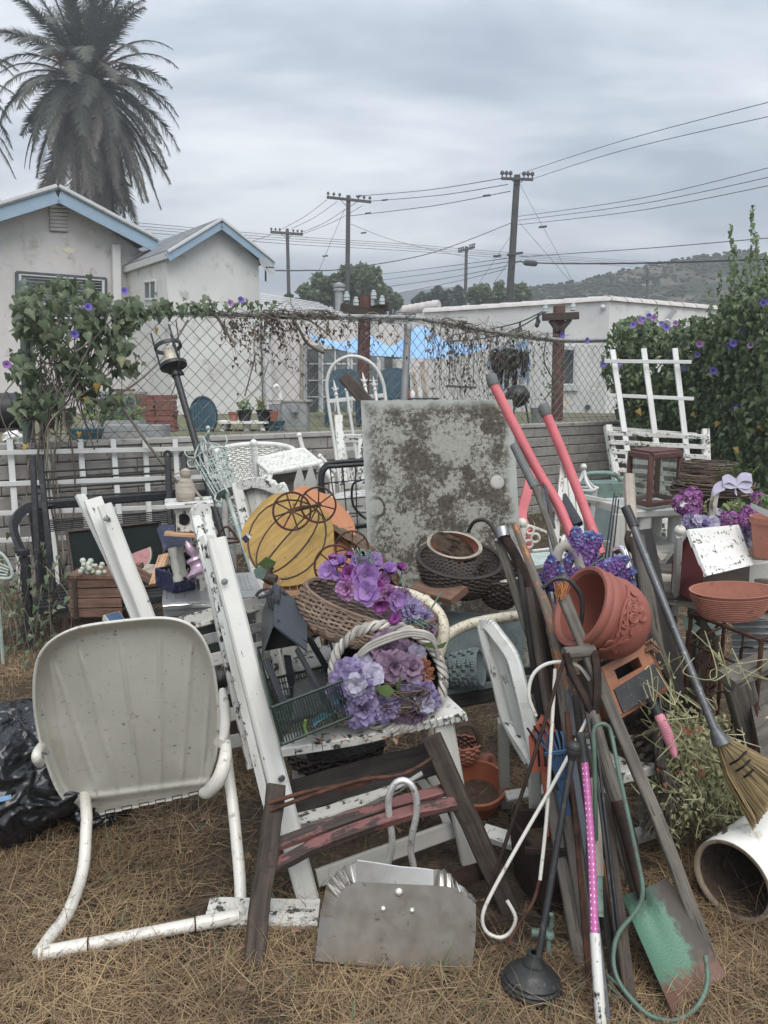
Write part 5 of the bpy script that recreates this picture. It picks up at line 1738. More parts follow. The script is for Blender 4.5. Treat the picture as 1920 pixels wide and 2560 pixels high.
ob('door', MB().obox(o_ + en * .012 + e1 * .03 + V((0, 0, -.04)), e1 * .8, en * .006, V((0, 0, -.23))), M['winglass'], t)
ob('handle', MB().tube([o_ + e1 * .06 + en * .04 + V((0, 0, -.06)), o_ + e1 * .78 + en * .04 + V((0, 0, -.06))], .009, 8), M['chrome'], t)
ob('control_panel', MB().obox(o_ + en * .012 + e1 * .85 + V((0, 0, -.03)), e1 * .13, en * .006, V((0, 0, -.26))), M['steel'], t)
rb = MB()
for i in range(9):
 a = o_ + e1 * (.56 + .045 * i) + e2 * .25 + V((0, 0, .0165))
 rb.bar(a, a + e2 * .6, .006, .004)
ob('vent_rib', rb, M['steelpaint'], t)
for i in range(3):
 a = o_ + e1 * (.03 + .09 * i) + e2 * .1 + V((0, 0, .0165))
 ob('groove', MB().obox(a, e1 * .005, e2 * .8, V((0, 0, .001))), M['steel'], t)
zt = o_.z + .018
def ztop(px, py):
 return G(px, py, zt)
t = T('plastic_crate', 'dark blue plastic crate on the silver oven', 'crate', ztop(480, 1480))
a, c = ztop(437, 1482), ztop(535, 1462)
ux = (c - a)
uy = V((-ux.y, ux.x, 0)) * .8
for k_, (s_, d_) in enumerate(((a, ux), (a + ux, uy), (a + ux + uy, -ux), (a + uy, -uy))):
 fb = MB().bar(s_ + V((0, 0, .012)), s_ + d_ + V((0, 0, .012)), .012, .024).bar(s_ + V((0, 0, .075)), s_ + d_ + V((0, 0, .075)), .012, .012)
 for i in range(8):
  fb.bar(s_ + d_ * (i / 8) + V((0, 0, .02)), s_ + d_ * (i / 8) + V((0, 0, .075)), .012, .010)
 ob('side', fb, M['navy'], t)
ob('floor', MB().obox(a, ux, uy, V((0, 0, .008))), M['navy'], t)
solo('plastic_crate', (lambda b_: b_)(MB().bar(a + ux * .25 + uy * .6 + V((0, 0, .125)), a + ux * 1.02 + uy * .7 + V((0, 0, .135)), .06, .012, up=(0, 0, 1)).bar(a + ux * .25 + uy * .6 + V((0, 0, .10)), a + ux * 1.02 + uy * .7 + V((0, 0, .11)), .012, .07, up=(0, 0, 1))), 'wood_char', 'small black slotted tray standing in the blue crate', 'tray')
t = T('birdhouse', 'small birdhouse with a dark purple roof on turned posts over the blue crate', 'birdhouse', a + V((0, 0, .01)))
rq = [P(398, 1314, 3.15), P(444, 1310, 3.3), P(464, 1366, 3.1), P(418, 1370, 2.98)]
n_ = (rq[1] - rq[0]).cross(rq[3] - rq[0]).normalized()
n_ = n_ if n_.z > 0 else -n_
ob('roof', MB().plate(rq, -n_ * .02), M['navy'], t)
rq2 = [rq[1], rq[1] + V((.09, .03, -.10)), rq[2] + V((.09, .03, -.09)), rq[2]]
ob('roof', MB().plate(rq2, V((0, 0, -.015))), M['navy'], t)
for (px, py, px2, py2, y_) in ((430, 1370, 446, 1452, 2.98), (448, 1366, 458, 1440, 3.06)):
 p0, p1 = P(px, py, y_), P(px2, py2, y_)
 ob('post', MB().lathe(p1, p0 - p1, [(.02, 0), (.02, .015), (.014, .03), (.018, .06), (.013, .09), (.018, (p0 - p1).length - .02), (.018, (p0 - p1).length)], 10), M['white_grey'], t)
t = T('birdhouse', 'peeling white birdhouse box topped by a carved bird by the chair post', 'birdhouse', P(480, 1345, 3.0))
c = P(474, 1322, 3.05)
ob('box', MB().box(c, .11, .12, .10, .2), M['white_bad'], t)
ob('roof', MB().bar(c + V((-.09, -.02, .105)), c + V((.09, .03, .11)), .19, .018), M['white_bad'], t)
ob('hole', MB().lathe(c + V((-.005, -.062, .05)), (0, -1, 0), [(0, .0), (.024, 0), (.024, .004), (0, .004)], 14), M['hole'], t)
ob('perch_board', MB().bar(c + V((-.08, -.07, -.005)), c + V((.09, -.05, -.02)), .05, .014), M['wood_tan'], t)
bc = c + V((-.012, 0, .118))
ob('bird', MB().lathe(bc, (.05, 0, 1), [(.0, 0), (.036, .0), (.040, .03), (.036, .06), (.024, .085), (.018, .092), (.0235, .104), (.021, .122), (.0, .132)], 14).bar(bc + V((.03, .01, .05)), bc + V((.062, .02, .002)), .02, .01).bar(bc + V((-.018, -.012, .112)), bc + V((-.034, -.022, .108)), .007), M['wood_pale'], t)
ob('post', MB().bar(c + V((.02, .03, -.005)), V((c.x + .02, c.y + .1, zt)), .05, .05), M['white_bad'], t)
solo('wire_basket', MB().ring(c + V((.14, .05, -.06)), (0, 0, 1), .05, .004).tube(cr([c + V((.09, .05, -.06)), c + V((.14, .05, .0)), c + V((.19, .05, -.06))], 5), .005, 5).tube([c + V((.09, .05, -.06)), V((c.x + .09, c.y + .12, zt))], .004, 5), 'rust', 'bent rusty wire hook with curled ends beside the birdhouse', 'hook')
gp = P(492, 1412, 2.95)
t = T('glass_ornament', 'pinkish glass finial ornament lying in the black tray', 'ornament', gp)
ax = V((-.35, .1, .8)).normalized()
ob('body', MB().lathe(gp, ax, [(0, -.045), (.055, -.04), (.06, -.03), (.03, -.01), (.026, .01), (.034, .02), (.03, .03), (.008, .036)], 18), M['pinkglass'], t)
ob('finial', MB().lathe(gp, ax, [(.008, .036), (.018, .06), (.012, .09), (.002, .105)], 12), M['pinkglass'], t)
# candle torch pole and birdcage
t = T('torch_stand', 'black iron torch pole leaning with a candle in its ring', 'torch', P(640, 1560, 4.4))
p0, p1 = P(440, 936, 4.9), P(556, 1340, 4.55)
foot = p0 + (p1 - p0) * (p0.z / (p0.z - p1.z))
ob('pole', MB().tube([foot, p0], .022, 10), M['black'], t)
ax = (p0 - foot).normalized()
ob('collar', MB().lathe(p0, ax, [(.022, -.02), (.03, -.01), (.03, .015), (.02, .03)], 12).tube(cr([p0 - V((.02, 0, 0)), p0 + V((-.045, -.01, .01)), p0 + V((-.03, -.02, .03))], 4), .007, 5).tube(cr([p0 + V((.02, 0, 0)), p0 + V((.05, -.01, .0)), p0 + V((.03, -.02, .03))], 4), .007, 5), M['black'], t)
for h__, r_ in ((.052, .086), (.185, .088)):
 rb = MB().lathe(p0 + ax * h__, ax, [(r_ - .012, 0), (r_, 0), (r_, .022), (r_ - .012, .022)], 26, closed=True)
 ob('ring', rb, M['black'], t)
for a_ in (0, 2.1, 4.2):
 o1 = ax.orthogonal().normalized()
 d_ = Matrix.Rotation(a_ + .5, 3, ax) @ o1
 ob('prong', MB().tube([p0, p0 + ax * .052 + d_ * .08, p0 + ax * .31 + d_ * .08], .007, 6), M['black'], t)
ob('dish', MB().lathe(p0 + ax * .052, ax, [(0, 0), (.07, 0), (.07, .006), (0, .006)], 20), M['black'], t)
ob('candle', MB().lathe(p0 + ax * .06, ax, [(.036, 0), (.036, .11), (.03, .125), (0, .115)], 16), M['cream'], t)
t = T('birdcage', 'tilted pale mint wire birdcage with scrolled finial on a stand', 'birdcage', P(620, 1560, 4.2))
ct, cb_ = P(524, 1142, 4.2), P(566, 1232, 4.1)
ax = (cb_ - ct).normalized()
fin_ = P(520, 1070, 4.2)
cb = MB()
for r_, p_ in ((.092, ct), (.085, ct.lerp(cb_, .25)), (.076, ct.lerp(cb_, .55)), (.064, cb_)):
 cb.ring(p_, ax, r_, .0045, 24, 5)
ob('hoop', cb, M['mint'], t)
o1 = ax.orthogonal().normalized()
bars = MB()
dome = MB()
for i in range(18):
 d_ = Matrix.Rotation(2 * pi * i / 18, 3, ax) @ o1
 bars.tube([ct + d_ * .092, ct.lerp(cb_, .5) + d_ * .078, cb_ + d_ * .064], .0026, 4)
 if i % 3 == 0:
  bars.tube(cr([ct + d_ * .092 - ax * .0, ct + d_ * .09 + ax * .05, ct + (Matrix.Rotation(.2, 3, ax) @ d_) * .088 + ax * .03], 4), .002, 4)
 if i % 2 == 0:
  dome.tube(cr([ct + d_ * .092, ct + d_ * .075 - ax * .035, ct + d_ * .03 - ax * .085, fin_.lerp(ct, .2) + d_ * .008, fin_], 5), .0032, 4)
 if i % 3 == 0:
  dome.tube(cr([ct + d_ * .092, ct + d_ * .13 - ax * .015, ct + d_ * .135 - ax * .05, ct + d_ * .11 - ax * .05], 5), .004, 5)
  bars.tube(cr([cb_ + d_ * .064, cb_ + d_ * .085 + ax * .03, cb_ + d_ * .06 + ax * .055, cb_ + d_ * .045 + ax * .03], 5), .0055, 5)
ob('bars', bars, M['mint'], t)
ob('dome', dome, M['mint'], t)
ob('finial', MB().ball(fin_, .013), M['mint'], t)
ob('floor', MB().lathe(cb_, ax, [(0, 0), (.063, 0), (.063, .004), (0, .004)], 20), M['mint'], t)
p1 = P(620, 1400, 3.95)
p1 = cb_ + (p1 - cb_) * (cb_.z / (cb_.z - p1.z))
ob('stand_pole', MB().tube([cb_, p1], .013, 8), M['mint'], t)
# white wicker chair, stool frame, pickets, rocker
YW = 5.0
t = T('wicker_chair', 'white wicker barrel armchair in front of the block wall', 'chair', P(640, 1470, YW))
c0 = P(635, 1108, YW)
kx = mpp(c0)
def wf_(u, v):
 th = pi * (1.02 - 1.05 * u)
 r = (.20 + .05 * (1 - v))
 z = c0.z - .02 - v * .30 - (.05 * (abs(2 * u - 1) ** 2) * (1 - v))
 p_ = V((c0.x + cos(th) * r * 1.05, YW + sin(th) * r * .9, z))
 return p_, V((cos(th), sin(th), 0))
ob('back', MB().weave(wf_, 22, 24, 90, .006, .006, False, n=4), M['wicker_white'], t)
ob('top_rim', MB().tube([wf_(i / 30, 0)[0] for i in range(31)], .017, 8), M['wicker_white'], t)
def wf2(u, v):
 return V((c0.x - .22 + .44 * u, YW - .02 + .2 * v, c0.z - .14 - .05 * v)), V((0, 0, 1))
def wf3(u, v):
 th = pi * (1.0 + .999 * u)
 return V((c0.x + cos(th) * .2, YW + sin(th) * .14, c0.z - .33 - .2 * v)), V((cos(th), sin(th), 0))
ob('seat_skirt', MB().weave(wf3, 13, 22, 80, .006, .006, False, n=4), M['wicker_white'], t)
ob('seat', MB().box(V((c0.x, YW + .02, c0.z - .35)), .38, .3, .03), M['wicker_white'], t)
dia = MB()
for i in range(20):
 for s_ in (1, -1):
  pts = []
  for k_ in range(6):
   th = pi * (1.0 + (i + s_ * k_ * .6) / 20)
   if pi <= th <= 2 * pi:
    pts.append(V((c0.x + cos(th) * .21, YW - .01 + sin(th) * .15, c0.z - .12 - .035 * k_)))
  if len(pts) > 2:
   dia.tube(pts, .0035, 4)
ob('lattice_front', dia, M['wicker_white'], t)
for sx_ in (-.18, .18):
 for sy_ in (-.1, .16):
  ob('leg', MB().tube([V((c0.x + sx_, YW + sy_, c0.z - .34)), V((c0.x + sx_ * 1.1, YW + sy_, 0))], .02, 8), M['wicker_white'], t)
YS = 4.55
t = T('wicker_stool', 'upturned white wicker plant stool with a woven shelf', 'stool', P(700, 1500, YS))
A4 = [P(640, 1150, YS), P(758, 1124, YS + .1), P(798, 1158, YS - .06), P(676, 1182, YS - .2)]
for i in range(4):
 ob('rail', MB().tube([A4[i], A4[(i + 1) % 4]], .016, 8), M['wicker_white'], t)
ob('woven_shelf', MB().weave(lambda u, v: (A4[0].lerp(A4[1], u).lerp(A4[3].lerp(A4[2], u), v), V((0, 0, 1))), 9, 22, 60, .007, .0075, False, n=4), M['wicker_white'], t)
for a, c, r_ in (((634, 1108, YS - .05), (650, 1290, YS), .018), ((748, 1088, YS + .1), (758, 1124, YS + .1), .013), ((676, 1182, YS - .2), (672, 1205, YS - .22), .016), ((798, 1158, YS - .06), (830, 1195, YS - .1), .02), ((800, 1140, YS), (838, 1180, YS), .011)):
 ob('leg', MB().tube([P(*a), P(*c)], r_, 8).ball(P(*a), r_ * 1.3), M['wicker_white'], t)
ob('loop', tb([(678, 1185), (652, 1200), (648, 1228), (662, 1226), (668, 1196)], YS - .2, .011), M['wicker_white'], t)
ob('bow', tb([(640, 1232), (655, 1215), (672, 1222), (665, 1208), (685, 1205), (692, 1222), (708, 1210), (718, 1232)], YS - .25, .013).tube(cr(PP([(655, 1222), (665, 1235), (680, 1226), (695, 1236), (712, 1224)], YS - .27), 4), .011, 6), M['wicker_white'], t)
a = P(660, 1280, YS)
ob('leg', MB().tube([a, V((a.x, a.y, 0))], .016, 8), M['wicker_white'], t)
a = P(830, 1195, YS - .1)
ob('leg', MB().tube([a, V((a.x + .02, a.y, 0))], .016, 8), M['wicker_white'], t)
solo('board', MB().plate(PP([(668, 1190, YS - .05), (790, 1172, YS), (792, 1240, YS), (672, 1260, YS - .05)]), (0, .02, 0)), 'wood_grey', 'grey weathered board standing behind the pickets under the wicker stool', 'board')
t = T('picket_fence', 'two short pointed white pickets standing in front of the grey board', 'picket fence', P(768, 1500, 4.2))
for px, yt in ((748, 1172), (776, 1167)):
 p_ = P(px, yt, 4.2)
 b_ = MB()
 w_ = .032
 zz0 = p_.z
 b_.plate([V((p_.x - w_, p_.y, zz0 - .08)), V((p_.x - .008, p_.y, zz0)), V((p_.x + .008, p_.y, zz0)), V((p_.x + w_, p_.y, zz0 - .08)), V((p_.x + w_, p_.y, 0)), V((p_.x - w_, p_.y, 0))], (0, .018, 0))
 ob('picket', b_, M['white_grey'], t)
t = T('potting_bench', 'white painted wooden bench under the white rocker behind the wire rack', 'bench', P(840, 1450, 4.3))
ob('top', MB().bar(P(690, 1262, 4.4), P(930, 1236, 4.5), .26, .03), M['white_bad'], t)
ob('apron', MB().bar(P(700, 1280, 4.26), P(930, 1256, 4.36), .012, .09), M['white_grey'], t)
for px in (720, 910):
 a = P(px, 1275, 4.35)
 ob('leg', MB().bar(a, V((a.x, a.y, 0)), .06), M['white_grey'], t)
t = T('rocking_chair', 'flaking white wooden rocking chair behind the glass panel', 'chair', P(880, 1420, 5.0))
for a, c, w_ in (((846, 1040, 5.1), (860, 1212, 4.9), .055), ((846, 1098, 5.05), (912, 1096, 5.0), .06), ((862, 1214, 4.88), (905, 1212, 4.9), .05), ((905, 1100, 5.0), (902, 1215, 4.9), .05)):
 ob('rail', MB().bar(P(*a), P(*c), w_, .04, up=(0, 1, 0), seg=4, wob=.003), M['white_bad'], t)
lb = MB()
for i in range(4):
 lb.tube([P(866 + i * 9, 1170, 4.95), P(876 + i * 9, 1212, 4.9)], .005, 5).tube([P(886 + i * 9, 1170, 4.95), P(866 + i * 9, 1212, 4.9)], .005, 5)
ob('lattice', lb, M['white_bad'], t)
for px in (862, 905):
 a = P(px, 1212, 4.9)
 ob('leg', MB().bar(a, V((a.x, a.y, 0)), .05), M['white_bad'], t)
t = T('arched_trellis', 'white metal arched garden trellis with spear pointed bars', 'trellis', P(880, 1380, 5.6))
ob('arch', tb([(868, 1330, 5.4), (852, 1225, 5.45), (836, 1110, 5.55), (820, 1000, 5.6), (818, 950, 5.6), (834, 912, 5.6), (868, 892, 5.6), (905, 895, 5.6), (938, 918, 5.6), (955, 950, 5.6), (963, 990, 5.6), (972, 1080, 5.55), (985, 1200, 5.45)], None, .013, 8, 5), M['white_clean'], t)
for ya, yb, x0, x1 in ((1003, 988, 822, 964), (1125, 1112, 842, 975)):
 ob('rail', MB().bar(P(x0, ya, 5.6), P(x1, yb, 5.6), .03, .012, up=(0, 1, 0)), M['white_clean'], t)
for x0, y0, x1, y1 in ((836, 960, 876, 1210), (862, 948, 902, 1210), (908, 940, 930, 1060), (934, 950, 950, 1060)):
 p_, q_ = P(x0, y0, 5.62), P(x1, y1, 5.5)
 d_ = (p_ - q_).normalized()
 ob('spear_bar', MB().tube([q_, p_ - d_ * .08], .011, 7).lathe(p_ - d_ * .09, d_, [(.011, 0), (.018, .01), (.011, .02), (.011, .035), (.02, .042), (.011, .05), (.013, .06), (.002, .12)], 8).tube([p_ - d_ * .035 - V((.025, 0, -.008)), p_ - d_ * .05, p_ - d_ * .035 + V((.025, 0, .008))], .005, 5), M['white_clean'], t)
ob('foot', MB().tube([P(868, 1330, 5.4), V((P(868, 1330, 5.4).x, 5.38, 0))], .013, 7), M['white_clean'], t)
a = P(985, 1200, 5.45)
ob('foot', MB().tube([a, V((a.x, 5.4, 0))], .013, 7), M['white_clean'], t)
a = P(920, 1012, 4.6)
solo('board', MB().bar(P(862, 944, 4.5), P(990, 1085, 4.1), .075, .05, up=(0, 1, 0), seg=4, wob=.002), 'wood_dark', 'dark brown timber end poking up behind the mouldy glass panel', 'board')
t = T('wire_rack', 'black bent tube and wire rack left of the mouldy glass panel', 'rack', P(820, 1450, 3.9))
for dy in (0, .06):
 k = dy * 160
 ob('tube_frame', tb([(812 + k * .4, 1330 + k, 3.9 - dy), (806 + k * .4, 1260, 3.9 - dy), (801 + k * .5, 1190 + k * .4, 3.9 - dy), (812 + k * .5, 1165 + k * .4, 3.9 - dy), (835 + k * .3, 1156 + k, 3.9 - dy), (925, 1150 + k, 3.9 - dy)], None, .011), M['black'], t)
wb = MB()
for i in range(5):
 wb.tube([P(824 + i * 32, 1163, 3.88), P(846 + i * 24, 1330, 3.84)], .003, 4)
for yy in (1208, 1252, 1290, 1318):
 wb.tube([P(810, yy, 3.88), P(925, yy - 10, 3.86)], .003, 4)
ob('wires', wb, M['black'], t)
ob('lower_shelf', br((830, 1322, 3.84), (930, 1312, 3.84), .05, .02), M['black'], t)
for px in (812, 925):
 a = P(px, 1325, 3.86)
 ob('leg', MB().tube([a, V((a.x, a.y, 0))], .011, 7), M['black'], t)
ob('scroll', tb([(905, 1200), (882, 1212), (882, 1260), (905, 1290), (925, 1300)], 3.8, .006), M['black'], t)
solo('box', MB().box(V((P(858, 1310, 4.1).x, 4.1, 0)), .06, .05, P(858, 1280, 4.1).z, .1), 'whiteplastic', 'small pale carton standing under the white bench', 'carton')
solo('box', MB().box(V((P(846, 1310, 4.06).x, 4.06, P(846, 1293, 4.06).z)), .03, .01, .03, .1), 'red_tube', 'small faded red flap on the pale carton', 'flap')
t = T('headboard', 'weathered white plank panel with a curved top behind the yellow pumpkin', 'panel', P(650, 1500, 3.7))
for i in range(7):
 x0 = 606 + i * 17
 yt = 1210 - 14 * sin(pi * min(1, i / 4)) + 8 * max(0, i - 3)
 a, c = P(x0, yt + 12, 3.75), P(x0 + 36, 1400, 3.6)
 c = a + (c - a) * (a.z / (a.z - c.z))
 ob('plank', MB().bar(a, c, .034, .016, up=(0, 1, 0), seg=4, wob=.002), M['white_grey'], t)
ob('post', (lambda a, c: MB().bar(a, a + (c - a) * (a.z / (a.z - c.z)), .05, .04, up=(0, 1, 0)))(P(592, 1208, 3.72), P(640, 1420, 3.55)), M['white_bad'], t)
cb = MB()
pts = cr(PP([(598, 1215), (640, 1206), (690, 1222), (720, 1250)], 3.71), 5)
for i in range(len(pts) - 1):
 cb.bar(pts[i], pts[i + 1], .05, .05, up=(0, 1, 0), ch=.05)
ob('curved_rail', cb, M['white_bad'], t)
# cloth and paper flowers
def blossom(mat, layers, ruff=.0, center=None):
 b_ = MB()
 for (n, ln, wd, el, curl) in layers:
  off = U(0, 6)
  for i in range(n):
   az = off + 2 * pi * i / n + U(-.12, .12)
   e0 = radians(el + U(-9, 9))
   l_, w_ = ln * U(.88, 1.1), wd * U(.9, 1.1)
   ph = U(0, 6)
   def f(u, v):
    s_ = (u - .5) * 2
    wv = w_ * (sin(pi * (.12 + .70 * v)) ** .8)
    r, z, a_ = 0, 0, e0
    r = l_ * v * cos(e0 - curl * v * .5)
    z = l_ * v * sin(e0 - curl * v * .5)
    z += .22 * w_ * s_ * s_ * (1 - .3 * v) + ruff * v * sin(s_ * 5 + ph) * .5
    x, y = r, s_ * wv
    return V((x * cos(az) - y * sin(az), x * sin(az) + y * cos(az), z))
   b_.grid(f, 6, 5)
 mats = [M[mat]]
 if center:
  for i in range(16):
   p_ = V((U(-.14, .14), U(-.14, .14), U(.1, .3)))
   b_.tube([V((p_.x * .3, p_.y * .3, .02)), p_], .02, 3, mi=1)
  mats.append(M[center])
 return b_.mesh('flower', mats, V((0, 0, 0)), True)
def cluster(mats, n, shape, fs):
 b_ = MB()
 for i in range(n):
  p_, nn_, mi = shape(i / n)
  a_ = nn_.orthogonal().normalized()
  a_ = Matrix.Rotation(U(0, 6), 3, nn_) @ a_
  c_ = nn_.cross(a_)
  s_ = fs * U(.75, 1.25)
  for k_ in range(4):
   d_, e_ = ((a_, c_), (c_, -a_), (-a_, -c_), (-c_, a_))[k_]
   q_ = p_ + nn_ * .1 * s_
   b_.add([p_, p_ + d_ * s_ * .6 + e_ * s_ * .45 + nn_ * s_ * U(.1, .5), p_ + d_ * s_ + nn_ * s_ * U(.0, .4), p_ + d_ * s_ * .6 - e_ * s_ * .45 + nn_ * s_ * U(.1, .5)], [[0, 1, 2, 3]], [[(0, 0), (1, .5), (.5, 1), (0, .5)]], mi)
 return b_.mesh('flower', [M[m_] for m_ in mats], V((0, 0, 0)), False)
def ballshape(u):
 n_ = rv().normalized()
 n_.z = abs(n_.z) * .9 - .15
 n_.normalize()
 return n_ * U(.8, 1), (n_ + rv(.3)).normalized(), 0
def spikeshape(u):
 a_ = U(0, 6.283)
 r = .30 * (1 - u) ** .6 * U(.6, 1) + .03
 n_ = V((cos(a_), sin(a_), .5)).normalized()
 return V((cos(a_) * r, sin(a_) * r, u)), n_, 1 if (u > .94 or R() < .03) else 0
FL = {
 'mag_cup': blossom('p_mag', [(5, .8, .55, 62, .2), (5, .95, .62, 45, .3)]),
 'mag_bud': blossom('p_mag', [(5, .95, .55, 88, .9), (6, 1.0, .6, 74, .6)]),
 'lil_open': blossom('p_lil', [(5, .75, .5, 45, .3), (6, 1.05, .6, 20, .2)], .05, 'p_straw'),
 'lil_bud': blossom('p_lil', [(5, .95, .6, 84, .9), (6, 1.0, .65, 66, .6)]),
 'pink_ruff': blossom('p_pink', [(7, .5, .35, 75, .3), (8, .75, .38, 50, .3), (9, .95, .4, 25, .3)], .16),
 'lav_big': blossom('p_lav', [(6, .6, .34, 66, .2), (8, .85, .38, 42, .5), (9, 1.0, .4, 22, .5), (9, 1.12, .42, 4, .6)], .17),
 'dust_big': blossom('p_dust', [(6, .6, .36, 62, .2), (8, .9, .42, 34, .5), (9, 1.1, .46, 8, .5)], .17),
 'lav_white': blossom('p_white', [(4, .75, .5, 40, .5), (5, 1.0, .55, 15, .6)], .14),
 'rust': blossom('p_rust', [(7, .6, .2, 60, .4), (9, .9, .22, 35, .6), (9, 1.0, .22, 10, .6)], .2),
 'hyd': cluster(['p_hyd'], 95, ballshape, .30),
 'spike': cluster(['p_violet', 'p_blue'], 120, spikeshape, .16),
}
def sprigs(par, places, mat, ln, n=9):
 b_ = MB()
 for p_, d_ in places:
  d_ = V(d_).normalized()
  b_.tube([p_, p_ + d_ * ln], .0018, 4)
  for i in range(n):
   q_ = p_ + d_ * ln * (i + 1) / n
   for s_ in range(3):
    e_ = (d_ * .7 + rv(1.0)).normalized() * ln * .22
    w_ = e_.cross(d_).normalized() * ln * .03
    b_.add([q_, q_ + e_ * .5 + w_, q_ + e_, q_ + e_ * .5 - w_], [[0, 1, 2, 3]])
 ob('foliage', b_, M[mat], par, False)
def bloom(par, key, px, py, Y, r_px, nrm=(0, -1, .4), sp=.5):
 p_ = P(px, py, Y)
 return inst('flower', FL[key], par, p_, face_rot(V(nrm) + rv(sp * .5), U(0, 6)), mpp(p_) * r_px)
# wooden pumpkins, carriage wheels, bushel basket
def pumpkin(label, c, rx, ry, rot, Y, dY, mat, th, grooves, wave=0, group='flat wooden pumpkins'):
 def at(x, y, o=0.0):
  xx = x * cos(rot) - y * sin(rot)
  yy = x * sin(rot) + y * cos(rot)
  return P(c[0] + xx, c[1] + yy, Y + dY * yy / 100 - o)
 t_ = T('pumpkin_board', label, 'pumpkin', at(0, ry), group)
 pts = []
 for i in range(56):
  a_ = 2 * pi * i / 56
  r = 1 + wave * sin(a_ * 9) + .03 * cos(a_ * 5)
  pts.append(at(rx * cos(a_) * r, ry * sin(a_) * r))
 ob('board', MB().plate(pts, (0, th, .002)), M[mat], t_)
 for g_ in grooves:
  gp_ = []
  for i in range(13):
   a_ = -pi / 2 + pi * i / 12
   gp_.append(at(rx * .94 * g_ * cos(a_), ry * .94 * sin(a_), .002))
  ob('groove', MB().tube(gp_, .0032, 5), M['wood_dark'], t_)
 return t_
pumpkin('orange flat wooden pumpkin with a scalloped edge behind the yellow one', (790, 1340), 95, 125, -.55, 2.92, -.10, 'pumpkin_orange', .018, (), .02)
t = pumpkin('yellow flat wooden pumpkin with dark grooves tilted on its side', (722, 1352), 118, 112, .72, 2.80, -.10, 'pumpkin_yellow', .02, (-.9, -.52, -.1, .35, .75))
ob('stem', MB().tube(cr(PP([(672, 1415, 2.6), (664, 1440, 2.58), (690, 1452, 2.57)]), 4), .02, 8), M['wood_dark'], t)
ob('leaf', MB().plate(PP([(642, 1412), (665, 1392), (690, 1405), (684, 1418), (664, 1420)], 2.58), (0, .005, 0)), M['greenleaf'], t)
ob('leaf', MB().plate(PP([(633, 1425), (652, 1416), (666, 1428), (660, 1448), (640, 1446)], 2.56), (0, .005, 0)), M['verdigris'], t)
ob('tag', MB().plate(PP([(603, 1346), (616, 1335), (627, 1344), (615, 1359)], 2.70), (0, .002, 0)), M['navy'], t)
ob('tag', MB().plate(PP([(614, 1337), (619, 1333), (629, 1343), (625, 1348)], 2.698), (0, .002, 0)), M['whiteplastic'], t)
t = T('wire_carriage', 'rusty wire toy carriage with four spoked wheels lying on the pumpkins', 'carriage', P(800, 1440, 2.6))
for px, py, r_, y_, ns in ((730, 1278, 47, 2.58, 8), (796, 1262, 44, 2.75, 7), (880, 1370, 42, 2.72, 7), (838, 1415, 52, 2.58, 7)):
 c = P(px, py, y_)
 rr = mpp(c) * r_
 nn_ = V((.25, -1, .2)).normalized()
 b_ = MB().ring(c, nn_, rr, .0042, 36, 6)
 ax = nn_.orthogonal().normalized()
 for i in range(ns):
  b_.tube([c, c + Matrix.Rotation(i * 2 * pi / ns + .3, 3, nn_) @ ax * rr], .0028, 5)
 b_.lathe(c - nn_ * .008, nn_, [(0, 0), (.011, 0), (.011, .016), (0, .016)], 10)
 ob('wheel', b_, M['rust'], t)
ob('axle', MB().tube([P(730, 1278, 2.58), P(796, 1262, 2.75)], .006, 6).tube([P(838, 1415, 2.58), P(880, 1370, 2.72)], .006, 6), M['rust'], t)
def bowlf(C, A, B, D, pw=.75, open_=1.0):
 def f(u, v):
  a_ = 2 * pi * u
  k = max(cos(v * pi / 2), 0) ** pw
  p_ = C + (A * cos(a_) + B * sin(a_)) * k + D * sin(v * pi / 2)
  n_ = (A.normalized() * cos(a_) + B.normalized() * sin(a_)) * (1 - v) + D.normalized() * v
  return p_, n_.normalized()
 return f
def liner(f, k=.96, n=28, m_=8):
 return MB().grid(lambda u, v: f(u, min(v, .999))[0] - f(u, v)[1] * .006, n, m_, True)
C_ = P(880, 1400, 2.95)
f = bowlf(C_, V((.17, .0, -.14)), V((.05, -.1, .06)), V((.06, .12, .0)))
t = T('wicker_basket', 'grey brown wicker basket lying tilted behind the orange pumpkin', 'basket', C_ - V((0, 0, .1)))
ob('weave', MB().weave(f, 22, 30, 90, .006, .0055), M['wicker'], t)
ob('lining', liner(f), M['wicker_dark'], t)
t = T('bushel_basket', 'slatted bushel basket standing under the yellow pumpkin', 'basket', P(730, 1590, 2.6))
cb0, r0 = P(735, 1462, 2.62), .10
for i in range(22):
 a_ = 2 * pi * i / 22
 d_ = V((cos(a_), sin(a_), 0))
 ob('slat', MB().bar(cb0 + d_ * r0, cb0 + d_ * r0 * .78 - V((0, 0, .19)), .026, .004, up=d_), M['wood_tan'], t)
for z_, k in ((-.006, 1.03), (-.1, .93)):
 ob('hoop', MB().lathe(cb0 + V((0, 0, z_ - .012)), (0, 0, 1), [(r0 * k, 0), (r0 * k + .006, 0), (r0 * k + .006, .024), (r0 * k, .024)], 30, closed=True), M['wood_tan'], t)
ob('bottom', MB().lathe(cb0 - V((0, 0, .19)), (0, 0, 1), [(0, 0), (r0 * .78, 0), (r0 * .78, .008), (0, .008)], 20), M['wood_tan'], t)
